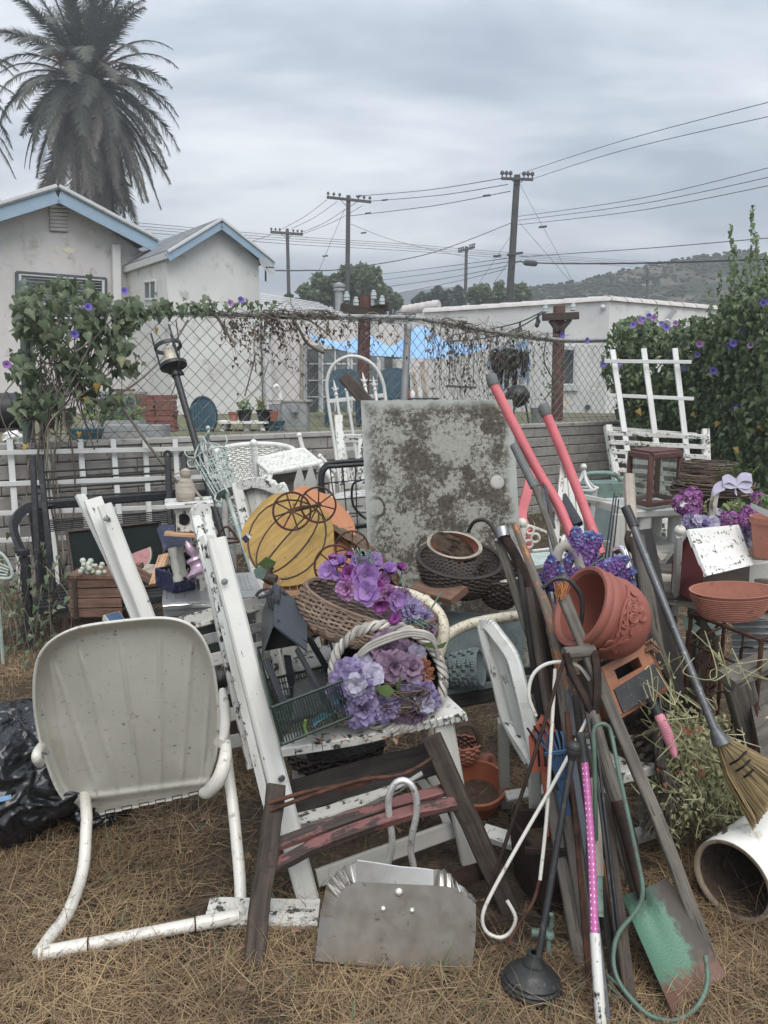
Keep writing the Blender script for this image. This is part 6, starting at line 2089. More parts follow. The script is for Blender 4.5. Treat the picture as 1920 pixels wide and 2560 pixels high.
# creel basket full of flowers
Yc = 2.42
Cc = P(930, 1508, Yc)
A_ = (P(1088, 1562, Yc - .02) - P(772, 1452, Yc + .02)) * .5
Bd = V((.05, .14, .0))
Dd = (P(868, 1592, Yc - .10) - Cc)
fC = bowlf(Cc, A_, Bd, Dd, .62)
t = T('flower_basket', 'brown woven creel basket spilling magenta and lilac cloth flowers', 'basket', Cc + Dd)
ob('weave', MB().weave(fC, 26, 34, 136, .0062, .0052, vr=(.0, .93)), M['wicker'], t)
ob('lining', liner(fC), M['wicker_dark'], t)
rim = [fC(i / 40, 0)[0] for i in range(40)]
ob('rim', MB().tube(rim, .009, 6, True), M['wicker'], t)
ob('handle', MB().tube(cr(PP([(985, 1575, 2.33), (1030, 1566, 2.33), (1075, 1554, 2.36), (1090, 1545, 2.42), (1075, 1528, 2.5), (1050, 1510, 2.55)]), 5), .0095, 8), M['wicker'], t)
b_ = MB()
for i in range(5):
 b_.ring(P(990 + i * 3, 1572, 2.33), (1, .1, .2), .014, .004, 12, 4)
ob('binding', b_, M['wicker'], t)
tf = T('flower_bouquet', 'mixed bouquet of magenta cups and lilac blooms in the creel basket', 'flowers', Cc)
for k_, px, py, y_, r_, n_ in (('mag_bud', 835, 1404, 2.45, 19, (-.2, -.5, 1)), ('mag_bud', 876, 1396, 2.5, 17, (.1, -.5, 1)), ('lil_bud', 850, 1412, 2.44, 26, (-.3, -.6, .7)), ('lil_open', 822, 1428, 2.42, 24, (-.5, -.8, .3)), ('lil_bud', 846, 1438, 2.4, 18, (-.2, -1, .3)), ('mag_cup', 876, 1437, 2.36, 28, (0, -1, .35)), ('lil_open', 914, 1441, 2.35, 34, (.1, -1, .35)), ('pink_ruff', 868, 1472, 2.34, 30, (-.2, -1, .1)), ('lil_open', 918, 1482, 2.32, 32, (.0, -1, .2)), ('mag_cup', 942, 1468, 2.36, 22, (.3, -1, .3)), ('mag_cup', 948, 1510, 2.31, 24, (.1, -1, -.1)), ('lil_bud', 972, 1432, 2.42, 26, (.3, -.6, .8)), ('mag_bud', 1000, 1424, 2.42, 19, (.4, -.6, .8)), ('pink_ruff', 970, 1486, 2.36, 28, (.4, -1, .2)), ('mag_bud', 985, 1553, 2.28, 25, (.2, -.8, .3)), ('lil_open', 990, 1500, 2.36, 26, (.5, -.9, .3)), ('lil_open', 935, 1405, 2.5, 24, (.2, -.7, .8)), ('lav_big', 1030, 1525, 2.38, 34, (.4, -1, .5)), ('lav_big', 1062, 1545, 2.38, 26, (.6, -1, .3)), ('lil_open', 895, 1412, 2.46, 22, (0, -.8, .7)), ('pink_ruff', 955, 1450, 2.42, 22, (.3, -.8, .6)), ('dust_big', 1010, 1490, 2.44, 24, (.5, -.7, .6)), ('dust_big', 1075, 1570, 2.36, 22, (.6, -.8, .2))):
 bloom(tf, k_, px, py, y_, r_, n_)
sprigs(tf, [(P(905 + U(-15, 25), 1425, 2.46), (U(-.4, .5), -.2, 1)) for i in range(8)], 'silverleaf', .07)
sprigs(tf, [(P(1015 + i * 6, 1545, 2.34), (U(-.5, .5), -.4, U(-.8, .2))) for i in range(8)], 'verdigris', .06)
b_ = MB()
for (a, c) in (((1075, 1527, 2.36), (1103, 1480, 2.4)), ((1000, 1460, 2.36), (1006, 1430, 2.42)), ((965, 1560, 2.28), (1000, 1585, 2.3))):
 b_.tube([P(*a), P(*c)], .003, 5)
for i in range(9):
 b_.tube([P(1040 + i * 5, 1560, 2.36), P(1015 + i * 8, 1640, 2.34)], .002, 4)
ob('stem', b_, M['stemgreen'], tf)
# round basket with lavender flowers on the chair arm
Yr = 2.22
Cr = P(972, 1690, Yr)
k_ = mpp(Cr)
Ar, Br = V((138 * k_, 0.02, -.012)), V((-.01, .045, 120 * k_))
Dr = V((-.02, .16, -.05))
fR = bowlf(Cr, Ar, Br, Dr, .5)
t = T('round_basket', 'dark wicker basket with a braided pale willow rim on the white chair arm', 'basket', Cr - Br)
ob('weave', MB().weave(fR, 16, 34, 110, .006, .0055, vr=(.04, .95)), M['wicker_dark'], t)
ob('lining', liner(fR), M['wicker_dark'], t)
for ph in (0, 2.1, 4.2):
 pts = []
 for i in range(150):
  u = i / 150
  a_ = 2 * pi * u
  p_, n_ = fR(u, 0)
  pts.append(p_ + n_ * .010 * cos(a_ * 13 + ph) + V((0, -1, 0)) * .010 * sin(a_ * 13 + ph))
 ob('braid_strand', MB().tube(pts, .0078, 6, True), M['wicker_grey'], t)
for j in range(3):
 ob('handle_strand', tb([(1095, 1640 + j * 4, 2.22), (1080, 1590 + j * 6, 2.2), (1035, 1576 + j * 6, 2.19), (985, 1584 + j * 7, 2.19), (920, 1612 + j * 7, 2.2), (880, 1655 + j * 5, 2.22)], None, .006), M['wicker_grey'], t)
tl_ = T('flower_bouquet', 'big faded lavender and mauve flowers filling the braided rim basket', 'flowers', Cr)
for kk, px, py, y_, r_, n_ in (('lav_big', 862, 1690, 2.18, 44, (-.4, -1, .4)), ('lav_big', 852, 1745, 2.15, 38, (-.4, -1, -.1)), ('lav_big', 905, 1725, 2.10, 36, (.1, -1, 0)), ('dust_big', 1030, 1668, 2.18, 34, (.2, -1, .4)), ('lav_big', 885, 1708, 2.15, 52, (-.25, -1, .25)), ('lav_big', 905, 1772, 2.12, 48, (-.1, -1, -.15)), ('lav_white', 890, 1712, 2.08, 30, (0, -1, .2)), ('lav_white', 930, 1690, 2.12, 34, (.1, -1, .3)), ('dust_big', 985, 1668, 2.17, 44, (.0, -1, .25)), ('dust_big', 965, 1625, 2.22, 46, (0, -1, .4)), ('dust_big', 1015, 1640, 2.24, 40, (.1, -1, .3)), ('lav_white', 1040, 1634, 2.22, 26, (.2, -1, .3)), ('lav_big', 1045, 1735, 2.16, 42, (.2, -1, .1)), ('lav_big', 1065, 1752, 2.17, 36, (.3, -1, 0)), ('dust_big', 1012, 1700, 2.22, 36, (.1, -1, .1)), ('rust', 1055, 1672, 2.19, 30, (.2, -1, .3)), ('rust', 1062, 1692, 2.18, 26, (.2, -1, 0)), ('rust', 1045, 1685, 2.2, 22, (.0, -1, .1)), ('lav_big', 855, 1728, 2.2, 40, (-.5, -1, 0)), ('lav_white', 905, 1662, 2.2, 32, (0, -1, .5)), ('lav_big', 960, 1768, 2.15, 42, (.1, -1, -.2)), ('dust_big', 1000, 1780, 2.18, 32, (0, -1, -.2)), ('dust_big', 1040, 1785, 2.18, 30, (.2, -1, -.2)), ('lav_white', 1068, 1765, 2.14, 22, (.2, -1, .1))):
 bloom(tl_, kk, px, py, y_, r_, n_)
for lp_ in ([(935, 1718), (970, 1712), (988, 1728), (972, 1745), (955, 1738)], [(990, 1720), (1000, 1690), (1004, 1700), (998, 1728)], [(1060, 1607), (1078, 1606), (1090, 1624), (1068, 1618)], [(1092, 1614), (1118, 1604), (1108, 1620), (1095, 1622)]):
 ob('leaf', MB().plate(PP(lp_, 2.1), (0, .002, .0)), M['greenleaf'], tl_)
sb = MB()
for i in range(16):
 sb.tube(cr([P(U(930, 1080), U(1700, 1800), 2.14), P(U(940, 1080), U(1720, 1800), 2.13), P(U(960, 1080), U(1700, 1800), 2.15)], 4), .002, 4)
ob('stem', sb, M['twig'], tl_)
# dark tin birdhouse lantern and green wire basket
t = T('candle_house', 'blue grey tin house lantern on four legs hung tilted by the chair post', 'lantern', P(720, 1790, 2.2))
a, b1, c1, d1 = P(686, 1454, 2.40), P(768, 1524, 2.34), P(768, 1626, 2.12), P(684, 1562, 2.18)
e1, f1_ = P(654, 1530, 2.5), P(654, 1646, 2.22)
up_ = (b1 - a).cross(d1 - a).normalized()
ob('roof', MB().plate([a, b1, c1, d1], -up_ * .006 if up_.y < 0 else up_ * .006), M['charcoal'], t)
ob('roof', MB().plate([a, d1, f1_, e1], (.0, .006, -.004)), M['charcoal'], t)
m_ = V((.0, .035, .01))
ob('gable', MB().plate([d1 + m_, c1 + m_, f1_ + m_], (0, .006, 0)), M['hole'], t)
ob('wall', MB().plate([c1 + m_ + V((-.015, .02, -.0)), f1_ + m_ + V((.015, .02, 0)), P(664, 1650, 2.24) + m_ * 2, P(745, 1650, 2.2) + m_ * 2], (0, .008, 0)), M['charcoal'], t)
nr = up_ if up_.y < 0 else -up_
for (u, v) in ((.28, .12), (.75, .18), (.35, .55), (.7, .62), (.72, .9), (.2, .82)):
 p_ = a + (b1 - a) * u + (d1 - a) * v + nr * .002
 sb = MB()
 for i in range(3):
  d_ = Matrix.Rotation(i * pi / 3, 3, nr) @ (b1 - a).normalized()
  sb.bar(p_ - d_ * .014, p_ + d_ * .014, .0035, .001, up=nr)
 ob('star', sb, M['hole'], t)
db = MB().plate(PP([(662, 1486, 2.36), (698, 1474, 2.33), (702, 1541, 2.26), (672, 1520, 2.3)]), (0, .03, 0))
dm = ob('dormer', db, M['charcoal'], t)
for i in range(4):
 ob('louver', br((668 + i * 9, 1492 + i * 3, 2.3), (674 + i * 8, 1520 + i * 6, 2.26), .006, .006), M['hole'], dm)
ob('hanger', tb([(640, 1490), (650, 1478), (672, 1470), (680, 1480), (662, 1490), (645, 1494)], 2.33, .005), M['charcoal'], t)
for x0, y0, ya, x1, y1, yb in ((742, 1622, 2.12, 840, 1800, 2.1), (665, 1648, 2.2, 712, 1770, 2.15), (770, 1590, 2.25, 822, 1680, 2.35), (718, 1640, 2.25, 735, 1745, 2.3)):
 ob('leg', br((x0, y0, ya), (x1, y1, yb), .022, .010), M['charcoal'], t)
ob('floor', MB().plate(PP([(735, 1710, 2.25), (822, 1668, 2.4), (832, 1772, 2.15), (730, 1800, 2.06)]), (0, 0, -.01)), M['board_black'], t)
t = T('wire_basket', 'dark green wire basket under the tin house lantern', 'basket', P(760, 1860, 2.1))
q = [P(668, 1700, 2.3), P(840, 1660, 2.45), P(880, 1790, 2.1), P(704, 1862, 1.99)]
up_ = V((-.03, .02, .10))
wb = MB()
for i in range(4):
 wb.tube([q[i], q[(i + 1) % 4]], .0045, 5)
 wb.tube([q[i] + up_, q[(i + 1) % 4] + up_], .0045, 5)
ob('frame', wb, M['greenwire'], t)
wb = MB()
for i in range(1, 26):
 wb.tube([q[0].lerp(q[1], i / 26), q[3].lerp(q[2], i / 26)], .002, 4)
 wb.tube([q[3].lerp(q[2], i / 26), q[3].lerp(q[2], i / 26) + up_], .002, 4)
 wb.tube([q[0].lerp(q[3], i / 26), q[0].lerp(q[3], i / 26) + up_], .002, 4)
for i in range(1, 9):
 wb.tube([q[0].lerp(q[3], i / 9), q[1].lerp(q[2], i / 9)], .002, 4)
ob('wires', wb, M['greenwire'], t)
t = T('artificial_leaf', 'torn teal cloth leaf lying in the green wire basket', 'leaf', P(800, 1800, 2.1))
ob('blade', MB().plate(PP([(778, 1806, 2.06), (800, 1784, 2.1), (832, 1774, 2.12), (830, 1790, 2.08), (800, 1804, 2.05), (785, 1818, 2.03)]), (0, 0, .002)), M['tealplastic'], t)
ob('blade', MB().plate(PP([(830, 1748, 2.13), (850, 1745, 2.13), (846, 1762, 2.1), (832, 1762, 2.1)]), (0, 0, .002)), M['tealplastic'], t)
ob('stalk', tb([(764, 1800), (762, 1820), (770, 1842)], 2.03, .005), M['greenleaf'], t)
C_ = P(840, 1860, 2.5)
f = bowlf(C_, V((.17, 0, .02)), V((0, .12, .0)), V((0, 0, -.10)))
t = T('wicker_tray', 'dark wicker tray under the seat of the white chair', 'basket', C_ - V((0, 0, .1)))
ob('weave', MB().weave(f, 12, 30, 90, .006, .0055), M['wicker_dark'], t)
ob('lining', liner(f), M['wicker_dark'], t)
# big white wooden chair
t = T('garden_chair', 'tall flaking white wooden garden chair holding the flower baskets', 'chair', SG(772, 2250))
bt = G(770, 2252)
tp = P(541, 1350, 2.42)
ob('back_post', MB().bar(bt, tp, .062, .05, up=(.35, -1, .1), seg=8, wob=.001), M['white'], t)
ob('back_post', MB().bar(bt.lerp(tp, .16) + V((-.045, .03, .0)), P(516, 1342, 2.46), .05, .03, up=(.9, -.5, 0), seg=8, wob=.001), M['white_bad'], t)
ob('back_slat', MB().bar(bt.lerp(tp, .3) + V((-.075, .10, .0)), P(502, 1285, 2.62), .07, .02, up=(.6, -1, .1), seg=6, wob=.001).lathe(P(502, 1283, 2.62), (.6, -1, .1), [(0, -.012), (.036, -.012), (.036, .012), (0, .012)], 14), M['white_bad'], t)
q0, q1 = P(372, 1560, 3.0), P(222, 1240, 3.25)
ob('back_post', MB().bar(q0 + (q0 - q1) * .15, P(262, 1265, 3.15), .06, .05, up=(.35, -1, .1), seg=6, wob=.001), M['white'], t)
ob('back_slat', MB().bar(q0 + (q0 - q1) * .12 + V((-.05, .05, 0)), P(232, 1248, 3.25), .075, .022, up=(.6, -1, .1), seg=6), M['white'], t)
ob('back_slat', MB().bar(q0 + (q0 - q1) * .10 + V((-.07, .09, 0)), P(200, 1238, 3.3), .045, .02, up=(.9, -.6, .1), seg=6), M['white'], t)
for px, py, y_ in ((557, 1450, 2.34), (698, 1937, 2.10), (264, 1295, 3.1)):
 c = P(px, py, y_)
 ob('screw', MB().lathe(c + V((.01, -.022, 0)), (.35, -1, .1), [(0, .004), (.009, .003), (.011, 0), (0, 0)], 12), M['steel'], t)
ap = cr([P(705, 1882, 2.10), P(800, 1868, 2.10), (P(905, 1850, 2.13)), P(1010, 1822, 2.17), P(1085, 1790, 2.2), P(1128, 1768, 2.22)], 5)
ab = MB()
for i in range(len(ap) - 1):
 w_ = .055 if i < 14 else .055 + (i - 14) * .009
 ab.bar(ap[i] + V((0, .05, 0)), ap[i + 1] + V((0, .05, 0)) + (ap[i + 1] - ap[i]) * .05, w_ * 1.6, .030, up=(-.1, -.1, 1), ch=.12)
ob('arm', ab, M['white_bad'], t)
ob('front_leg', MB().bar(P(1106, 1798, 2.21), G(1172, 2155), .062, .04, up=(.2, -1, 0), seg=6, taper=.8), M['white'], t)
ob('stretcher', MB().bar(P(792, 2196, 2.04), P(1130, 2074, 2.2), .05, .022, up=(0, -1, .3)), M['white'], t)
ob('seat_rail', MB().bar(P(700, 2000, 2.2), P(1085, 1895, 2.3), .10, .03, up=(0, -1, .3), seg=6, wob=.003), M['wood_char'], t)
ob('seat_slat', MB().bar(P(745, 2052, 2.12), P(1050, 1930, 2.28), .04, .03, up=(0, -.5, 1), seg=8, bow=-.03, wob=.002), M['white_bad'], t)
for k_, (a, c) in enumerate((((1022, 1912, 2.45), (1085, 1995, 2.30)), ((1050, 1900, 2.45), (1122, 2005, 2.28)), ((1090, 1990, 2.35), (1122, 2068, 2.24)))):
 ob('seat_slat', br(a, c, .026, .012, up=(0, -1, .4)), M['white'], t)
ob('rocker', MB().bar(G(520, 2288), G(798, 2292), .09, .05, up=(0, -.2, 1), seg=8, wob=.002), M['white_bad'], t)
far = G(420, 1900)
a = q0 + (q0 - q1) * .15
ob('back_leg', MB().bar(a, V((a.x + .1, a.y, 0)), .06, .045), M['white'], t)
t = T('slatted_bench', 'low white slatted bench behind the tall chair post', 'bench', G(560, 1950))
for i, (a, c, mt, w_) in enumerate((((455, 1560, 2.75), (665, 1503, 3.0), 'white_bad', .06), ((490, 1606, 2.72), (660, 1566, 2.95), 'steelpaint', .04), ((525, 1652, 2.70), (660, 1618, 2.9), 'white_bad', .05), ((560, 1722, 2.68), (668, 1690, 2.85), 'white_grey', .05), ((562, 1790, 2.66), (660, 1762, 2.8), 'white_bad', .05), ((565, 1858, 2.64), (668, 1832, 2.75), 'white_grey', .05))):
 ob('slat', br(a, c, w_, .022, up=(0, -1, .35), seg=4, wob=.002), M[mt], t)
for px, py, y_ in ((462, 1560, 2.78), (655, 1510, 2.98)):
 a = P(px, py, y_)
 ob('leg', MB().bar(a, V((a.x, a.y, 0)), .05), M['white_grey'], t)
ob('arm_board', br((740, 1668, 2.5), (868, 1624, 2.65), .10, .03, up=(0, -.3, 1), seg=4, wob=.002), M['white_bad'], t)
ob('arm_board', br((730, 1690, 2.5), (740, 1668, 2.5), .05, .05), M['white_grey'], t)
a = P(745, 1675, 2.52)
ob('leg', MB().bar(a, V((a.x, a.y, 0)), .05), M['white_grey'], t)
t = T('speaker', 'black box with a round front behind the metal chair arm', 'box', G(520, 1790))
ob('cabinet', MB().box(G(520, 1790), .25, .2, .2, .4), M['black'], t)
ob('cone', MB().lathe(P(552, 1698, 2.66), (.2, -1, .1), [(0, .02), (.03, .012), (.036, 0), (0, 0)], 16), M['rubber'], t)
# mouldy glass table top leaning in the middle
t = T('glass_tabletop', 'large square frosted glass panel blotched with brown mould', 'glass panel', P(1110, 1560, 3.25))
TLp, TRp = P(902, 1001, 3.62), P(1281, 999, 3.66)
BLp, BRp = P(924, 1456, 3.30), P(1302, 1440, 3.34)
nG = (TRp - TLp).cross(BLp - TLp).normalized()
nG = nG if nG.y < 0 else -nG
ext = (BLp - TLp) * .22
mb = MB()
u0, v1 = .74, .86
mb.add([TLp, TRp, BRp + ext, BLp + ext], [[0, 3, 2, 1]], [[(0, v1), (0, -.15), (u0, -.15), (u0, v1)]])
ob('pane', mb, M['dirtglass'], t, False)
mb = MB().plate([TLp - nG * .0005, TRp - nG * .0005, BRp + ext - nG * .0005, BLp + ext - nG * .0005], -nG * .012)
ob('edge', mb, M['glassedge'], t, False)
for px, py, r_ in ((1243, 1206, .034),):
 p_ = PL(TLp, TRp, px, py)
 d_ = ray(px, py)
 tt = (TLp - V((0, 0, EYE))).dot(nG) / d_.dot(nG)
 p_ = V((0, 0, EYE)) + d_ * tt
 ob('rubber_bumper', MB().lathe(p_, nG, [(r_, 0), (r_ * .92, .004), (r_ * .6, .006), (0, .006)], 22), M['cap'], t)
# dark wicker baskets before the panel
C_ = P(1150, 1398, 2.92)
f = bowlf(C_, V((.165, 0, -.01)), V((.0, .12, .05)), V((-.005, -.02, -.115)), .6)
t = T('wicker_basket', 'dark brown round wicker basket in front of the mouldy panel', 'basket', C_ - V((0, 0, .12)))
ob('weave', MB().weave(f, 24, 44, 132, .006, .0048), M['wicker_dark'], t)
ob('lining', liner(f), M['wicker_dark'], t)
ob('rim', MB().tube([f(i / 36, 0)[0] for i in range(36)], .010, 6, True), M['wicker_dark'], t)
for dy in (0, .014):
 ob('handle', tb([(1170, 1330, 3.05 + dy), (1185, 1305, 3.03 + dy), (1210, 1300, 3.0 + dy), (1232, 1318, 2.95 + dy), (1244, 1350, 2.92 + dy)], None, .008), M['wicker_dark'], t)
C_ = P(1250, 1425, 2.9)
f = bowlf(C_, V((.09, 0, .0)), V((.0, .09, .03)), V((.0, -.01, -.13)), .6)
t = T('wicker_basket', 'smaller dark wicker basket hidden behind the leaning handles', 'basket', C_ - V((0, 0, .12)))
ob('weave', MB().weave(f, 18, 30, 90, .006, .005), M['wicker_dark'], t)
ob('lining', liner(f), M['wicker_dark'], t)
Cp = P(1137, 1366, 2.82)
ax = V((-.25, -.62, .62)).normalized()
lx = V((.80, -.05, -.38)).normalized()
t = T('clay_saucer', 'broken oval clay planter caked with dry soil tipped on the dark basket', 'planter', Cp - V((0, 0, .05)))
ob('shell', MB().lathe(Cp, ax, [(0, -.05), (.07, -.045), (.108, 0), (.112, .008), (.100, .008), (.095, -.005)], 30, ax=lx, ratio=.52), M['terra'], t)
ob('white_rim', MB().lathe(Cp + ax * .0085, ax, [(.098, 0), (.112, 0), (.112, .004), (.098, .004)], 30, ax=lx, ratio=.52, closed=True), M['wood_pale'], t)
so_ = MB()
so_.grid(lambda u, v: Cp + (lx * cos(2 * pi * u) + ax.cross(lx) * sin(2 * pi * u) * .52) * .098 * (1 - v) + ax * (-.006 + .014 * noise.noise(V((u * 9, v * 9, 2))) - .012 * (1 - v) * 0), 30, 8, True)
ob('soil', so_, M['soil'], t)
solo('board', br((1045, 1462, 2.9), (1150, 1490, 2.75), .10, .03, up=(0, -.5, 1)), 'wood_brown', 'reddish brown grooved board under the dark round basket', 'board')
# cream tubular glider frame
t = T('glider_frame', 'spotted cream enamel tube frame of an old garden glider', 'glider', G(1150, 1850))
ob('arm_loop', tb([(985, 1478, 2.75), (1030, 1488, 2.7), (1070, 1508, 2.66), (1100, 1540, 2.62), (1110, 1580, 2.58), (1100, 1625, 2.56), (1082, 1670, 2.54)], None, .021, 10, 6), M['cream'], t)
ob('arm_loop', tb([(1085, 1670, 2.6), (1092, 1625, 2.6), (1118, 1590, 2.62), (1160, 1566, 2.66), (1220, 1550, 2.7), (1330, 1534, 2.78)], None, .020, 10, 6), M['cream'], t)
ob('back_tube', tb([(1040, 1506, 2.78), (1130, 1484, 2.85), (1220, 1470, 2.88), (1310, 1452, 2.92)], None, .021, 10, 4), M['cream'], t)
ob('seat_pan', MB().plate(PP([(1100, 1700, 2.75), (1300, 1690, 2.85), (1320, 1545, 2.95), (1110, 1530, 2.9)]), (0, .02, 0)), M['concrete'], t)
for px, py, y_ in ((1084, 1670, 2.57), (1325, 1535, 2.8)):
 a = P(px, py, y_)
 ob('leg', MB().tube([a, V((a.x, a.y + .02, 0))], .019, 8), M['cream'], t)
ob('iron_scroll', tb([(1232, 1600), (1226, 1560), (1238, 1540), (1252, 1545), (1256, 1558)], 2.75, .004), M['black'], t)
solo('shelf_board', br((1090, 1745, 2.62), (1330, 1700, 2.72), .10, .025, up=(0, -1, .2)), 'wood_char', 'dark plank edge under the blue grey ornaments', 'board')
solo('shelf_board', MB().plate([P(1085, 1730, 2.6), P(1330, 1690, 2.7), P(1330, 1620, 2.95), P(1085, 1650, 2.85)], (0, 0, -.02)), 'concrete', 'blue grey slab carrying the woven stone ornament', 'slab')
cw = P(1165, 1672, 2.62)
t = T('stone_basket', 'blue grey cast basket weave ornament lying on the slab', 'ornament', cw - V((0, 0, .07)))
ax = V((.72, -.25, .15)).normalized()
f = lambda u, v: (cw + ax * (v * .12 - .07) + (ax.orthogonal().normalized() * cos(2 * pi * u) + ax.cross(ax.orthogonal().normalized()) * sin(2 * pi * u)) * (.055 + .014 * v), (ax.orthogonal().normalized() * cos(2 * pi * u) + ax.cross(ax.orthogonal().normalized()) * sin(2 * pi * u)))
ob('core', MB().lathe(cw, ax, [(0, -.07), (.053, -.07), (.066, .05), (.058, .05), (0, .02)], 20), M['concrete'], t)
wb = MB()
for j in range(7):
 for i in range(14):
  u, v = (i + .5 * (j % 2)) / 14, (j + .5) / 7
  for s_ in (-1, 0, 1):
   if (i + j) % 2:
    p_, n_ = f(u, v + s_ * .045)
    q_, _ = f(u + .06, v + s_ * .045)
   else:
    p_, n_ = f(u + .02 + s_ * .018, v - .06)
    q_, _ = f(u + .02 + s_ * .018, v + .06)
   wb.tube([p_, (p_ + q_) / 2 + n_ * .006, q_], .0038, 5)
ob('weave', wb, M['concrete'], t)
ob('rim', MB().ring(cw + ax * .05, ax, .064, .007, 30, 6), M['concrete'], t)
c = P(1216, 1655, 2.7)
t = T('stone_rabbit', 'blue grey stone lump like a crouching animal behind the white folding chair', 'ornament', c - V((0, 0, .06)))
ob('body', MB().grid(lambda u, v: c + V((cos(2 * pi * u) * sin(pi * v) * .055, sin(2 * pi * u) * sin(pi * v) * .05, cos(pi * v) * .06)) * (1 + .18 * noise.noise(V((u * 5, v * 5, 1)))), 16, 10, True, flip=True), M['concrete'], t, True)
# white folding chair seen from the side
t = T('folding_chair', 'white folding chair seen edge on with an arched slatted back', 'chair', G(1300, 2050))
for pl, w_ in (([(1204, 1562, 2.32), (1212, 1600, 2.31), (1240, 1700, 2.28), (1262, 1790, 2.25), (1290, 1850, 2.22), (1322, 1905, 2.18)], .028), ([(1205, 1560, 2.32), (1222, 1562, 2.3), (1245, 1590, 2.27), (1280, 1640, 2.22), (1298, 1700, 2.18), (1315, 1770, 2.15), (1332, 1850, 2.12), (1345, 1925, 2.1)], .04)):
 cb = MB()
 pts = cr(PP(pl), 5)
 for i in range(len(pts) - 1):
  cb.bar(pts[i], pts[i + 1] + (pts[i + 1] - pts[i]) * .06, w_, .028, up=(-.5, -1, .2), ch=.2)
 ob('back_frame', cb, M['white'], t)
for i, (a, c) in enumerate((((1226, 1590, 2.31), (1290, 1850, 2.22)), ((1245, 1612, 2.29), (1312, 1870, 2.18)))):
 ob('back_slat', br(a, c, .030, .012, up=(-.5, -1, .1), seg=4), M['white_grey'], t)
ob('seat_edge', br((1256, 1780, 2.27), (1335, 1912, 2.12), .03, .02, up=(0, -1, .3), seg=6, wob=.002), M['white_bad'], t)
ob('leg', MB().bar(P(1258, 1800, 2.27), G(1262, 2020), .035, .025, up=(0, -1, 0)), M['white_grey'], t)
ob('leg', MB().bar(P(1335, 1900, 2.12), G(1340, 2120), .035, .025, up=(0, -1, 0)), M['white'], t)
ob('foot_rail', br((1265, 1992, 2.35), (1450, 1960, 2.4), .035, .02, up=(0, -.6, 1)), M['white'], t)
ob('foot_rail', br((1210, 2080, 2.2), (1330, 2118, 2.1), .05, .03, up=(0, -.4, 1)), M['white_bad'], t)
# pots on the ground at the centre
cp_ = P(1192, 1965, 2.42)
ax = V((-.06, -.30, .95)).normalized()
base = cp_ - ax * .15
base.z = max(base.z, .02)
t = T('flower_pot', 'orange terracotta coloured pot holding old soil on the straw', 'flower pot', base)
rp = 76 * mpp(cp_)
hp = (cp_ - base).length
ob('pot', MB().lathe(base, ax, [(0, .004), (rp * .66, 0), (rp * .9, hp * .74), (rp * .9, hp * .76), (rp, hp * .78), (rp * 1.02, hp), (rp * .92, hp), (rp * .86, hp * .75), (rp * .6, .02), (0, .02)], 36), M['terra_new'], t)
ob('soil', MB().lathe(base, ax, [(0, hp * .42), (rp * .77, hp * .40)], 24), M['soil'], t)
c = P(1160, 1855, 2.55)
f = bowlf(c, V((.055, 0, 0)), V((0, .055, .0)), V((0, 0, -.07)), .5)
t = T('wicker_basket', 'small red brown wicker basket with a handle behind the orange pot', 'basket', c - V((0, 0, .07)))
ob('weave', MB().weave(f, 12, 20, 60, .005, .005), M['terra'], t)
ob('handle', MB().tube(cr([c + V((-.05, -.02, 0)), c + V((-.03, -.02, .06)), c + V((.03, -.02, .065)), c + V((.06, -.02, -.02))], 5), .009, 6), M['wicker'], t)
ob('lining', liner(f), M['wicker_dark'], t)
c = G(1216, 1925) + V((0, 0, .035))
solo('clay_ball', MB().lathe(c, V((.5, -1, .3)), [(0, -.03), (.03, -.02), (.036, .01), (.026, .03), (.012, .028), (0, .01)], 16), 'terra', 'small round clay bird bottle beside the orange pot', 'ornament')
# broken red bench end with saw blades
t = T('broken_bench', 'broken rustic bench frame with dark side boards and faded red slats', 'bench', G(640, 2405))
ob('side_board', MB().bar(G(634, 2412), P(690, 1962, 2.02), .052, .030, up=(.3, -1, 0), seg=8, wob=.004), M['wood_dark'], t)
ob('side_board', MB().bar(G(1276, 2275), P(1078, 1842, 2.05), .056, .035, up=(-.2, -1, .1), seg=8, wob=.003), M['wood_dark'], t)
for a, c, h_, bw__ in (((690, 2112, 1.93), (1118, 1972, 2.03), .022, .008), ((688, 2165, 1.90), (1140, 2008, 1.99), .028, .03)):
 ob('slat', br(a, c, .035, h_, up=(0, -.3, 1), seg=10, bow=bw__, wob=.002), M['wood_red'], t)
ob('iron_rod', tb([(668, 2030, 1.96), (760, 1995, 1.97), (900, 1950, 1.98), (1010, 1935, 2.0), (1100, 1882, 2.04)], None, .006), M['rust'], t)
ob('iron_rod', tb([(672, 2008, 1.97), (770, 1978, 1.98), (870, 1960, 1.99)], None, .006), M['rust'], t)
ob('turnbuckle', br((850, 1976, 1.98), (925, 1945, 1.99), .022, .012, up=(0, -1, 0)), M['rust'], t)
def saw(label, top0, top1, bot1, bot0, Y0, Y1, teeth):
 n_ = 26
 pts = [P(*top0, Y0), P(*top1, Y1)]
 lo0, lo1 = P(*bot0, Y0 - .01), P(*bot1, Y1 - .01)
 ed = []
 for i in range(n_ + 1):
  p_ = lo1.lerp(lo0, i / n_)
  ed.append(p_ + (V((0, 0, -.012)) if i % 2 and teeth else V((0, 0, 0))))
 solo('saw_blade', MB().plate(pts + ed, (0, .003, 0)), 'rustdark', label, 'saw blade', 'old saw blades in the straw')
saw('rusty saw blade lying left of the aluminium dustpan', (655, 2335), (800, 2278), (815, 2320), (650, 2398), 1.92, 2.0, False)
saw('rusty toothed saw blade right of the aluminium dustpan', (1100, 2190), (1245, 2140), (1230, 2190), (1120, 2225), 1.92, 2.02, True)
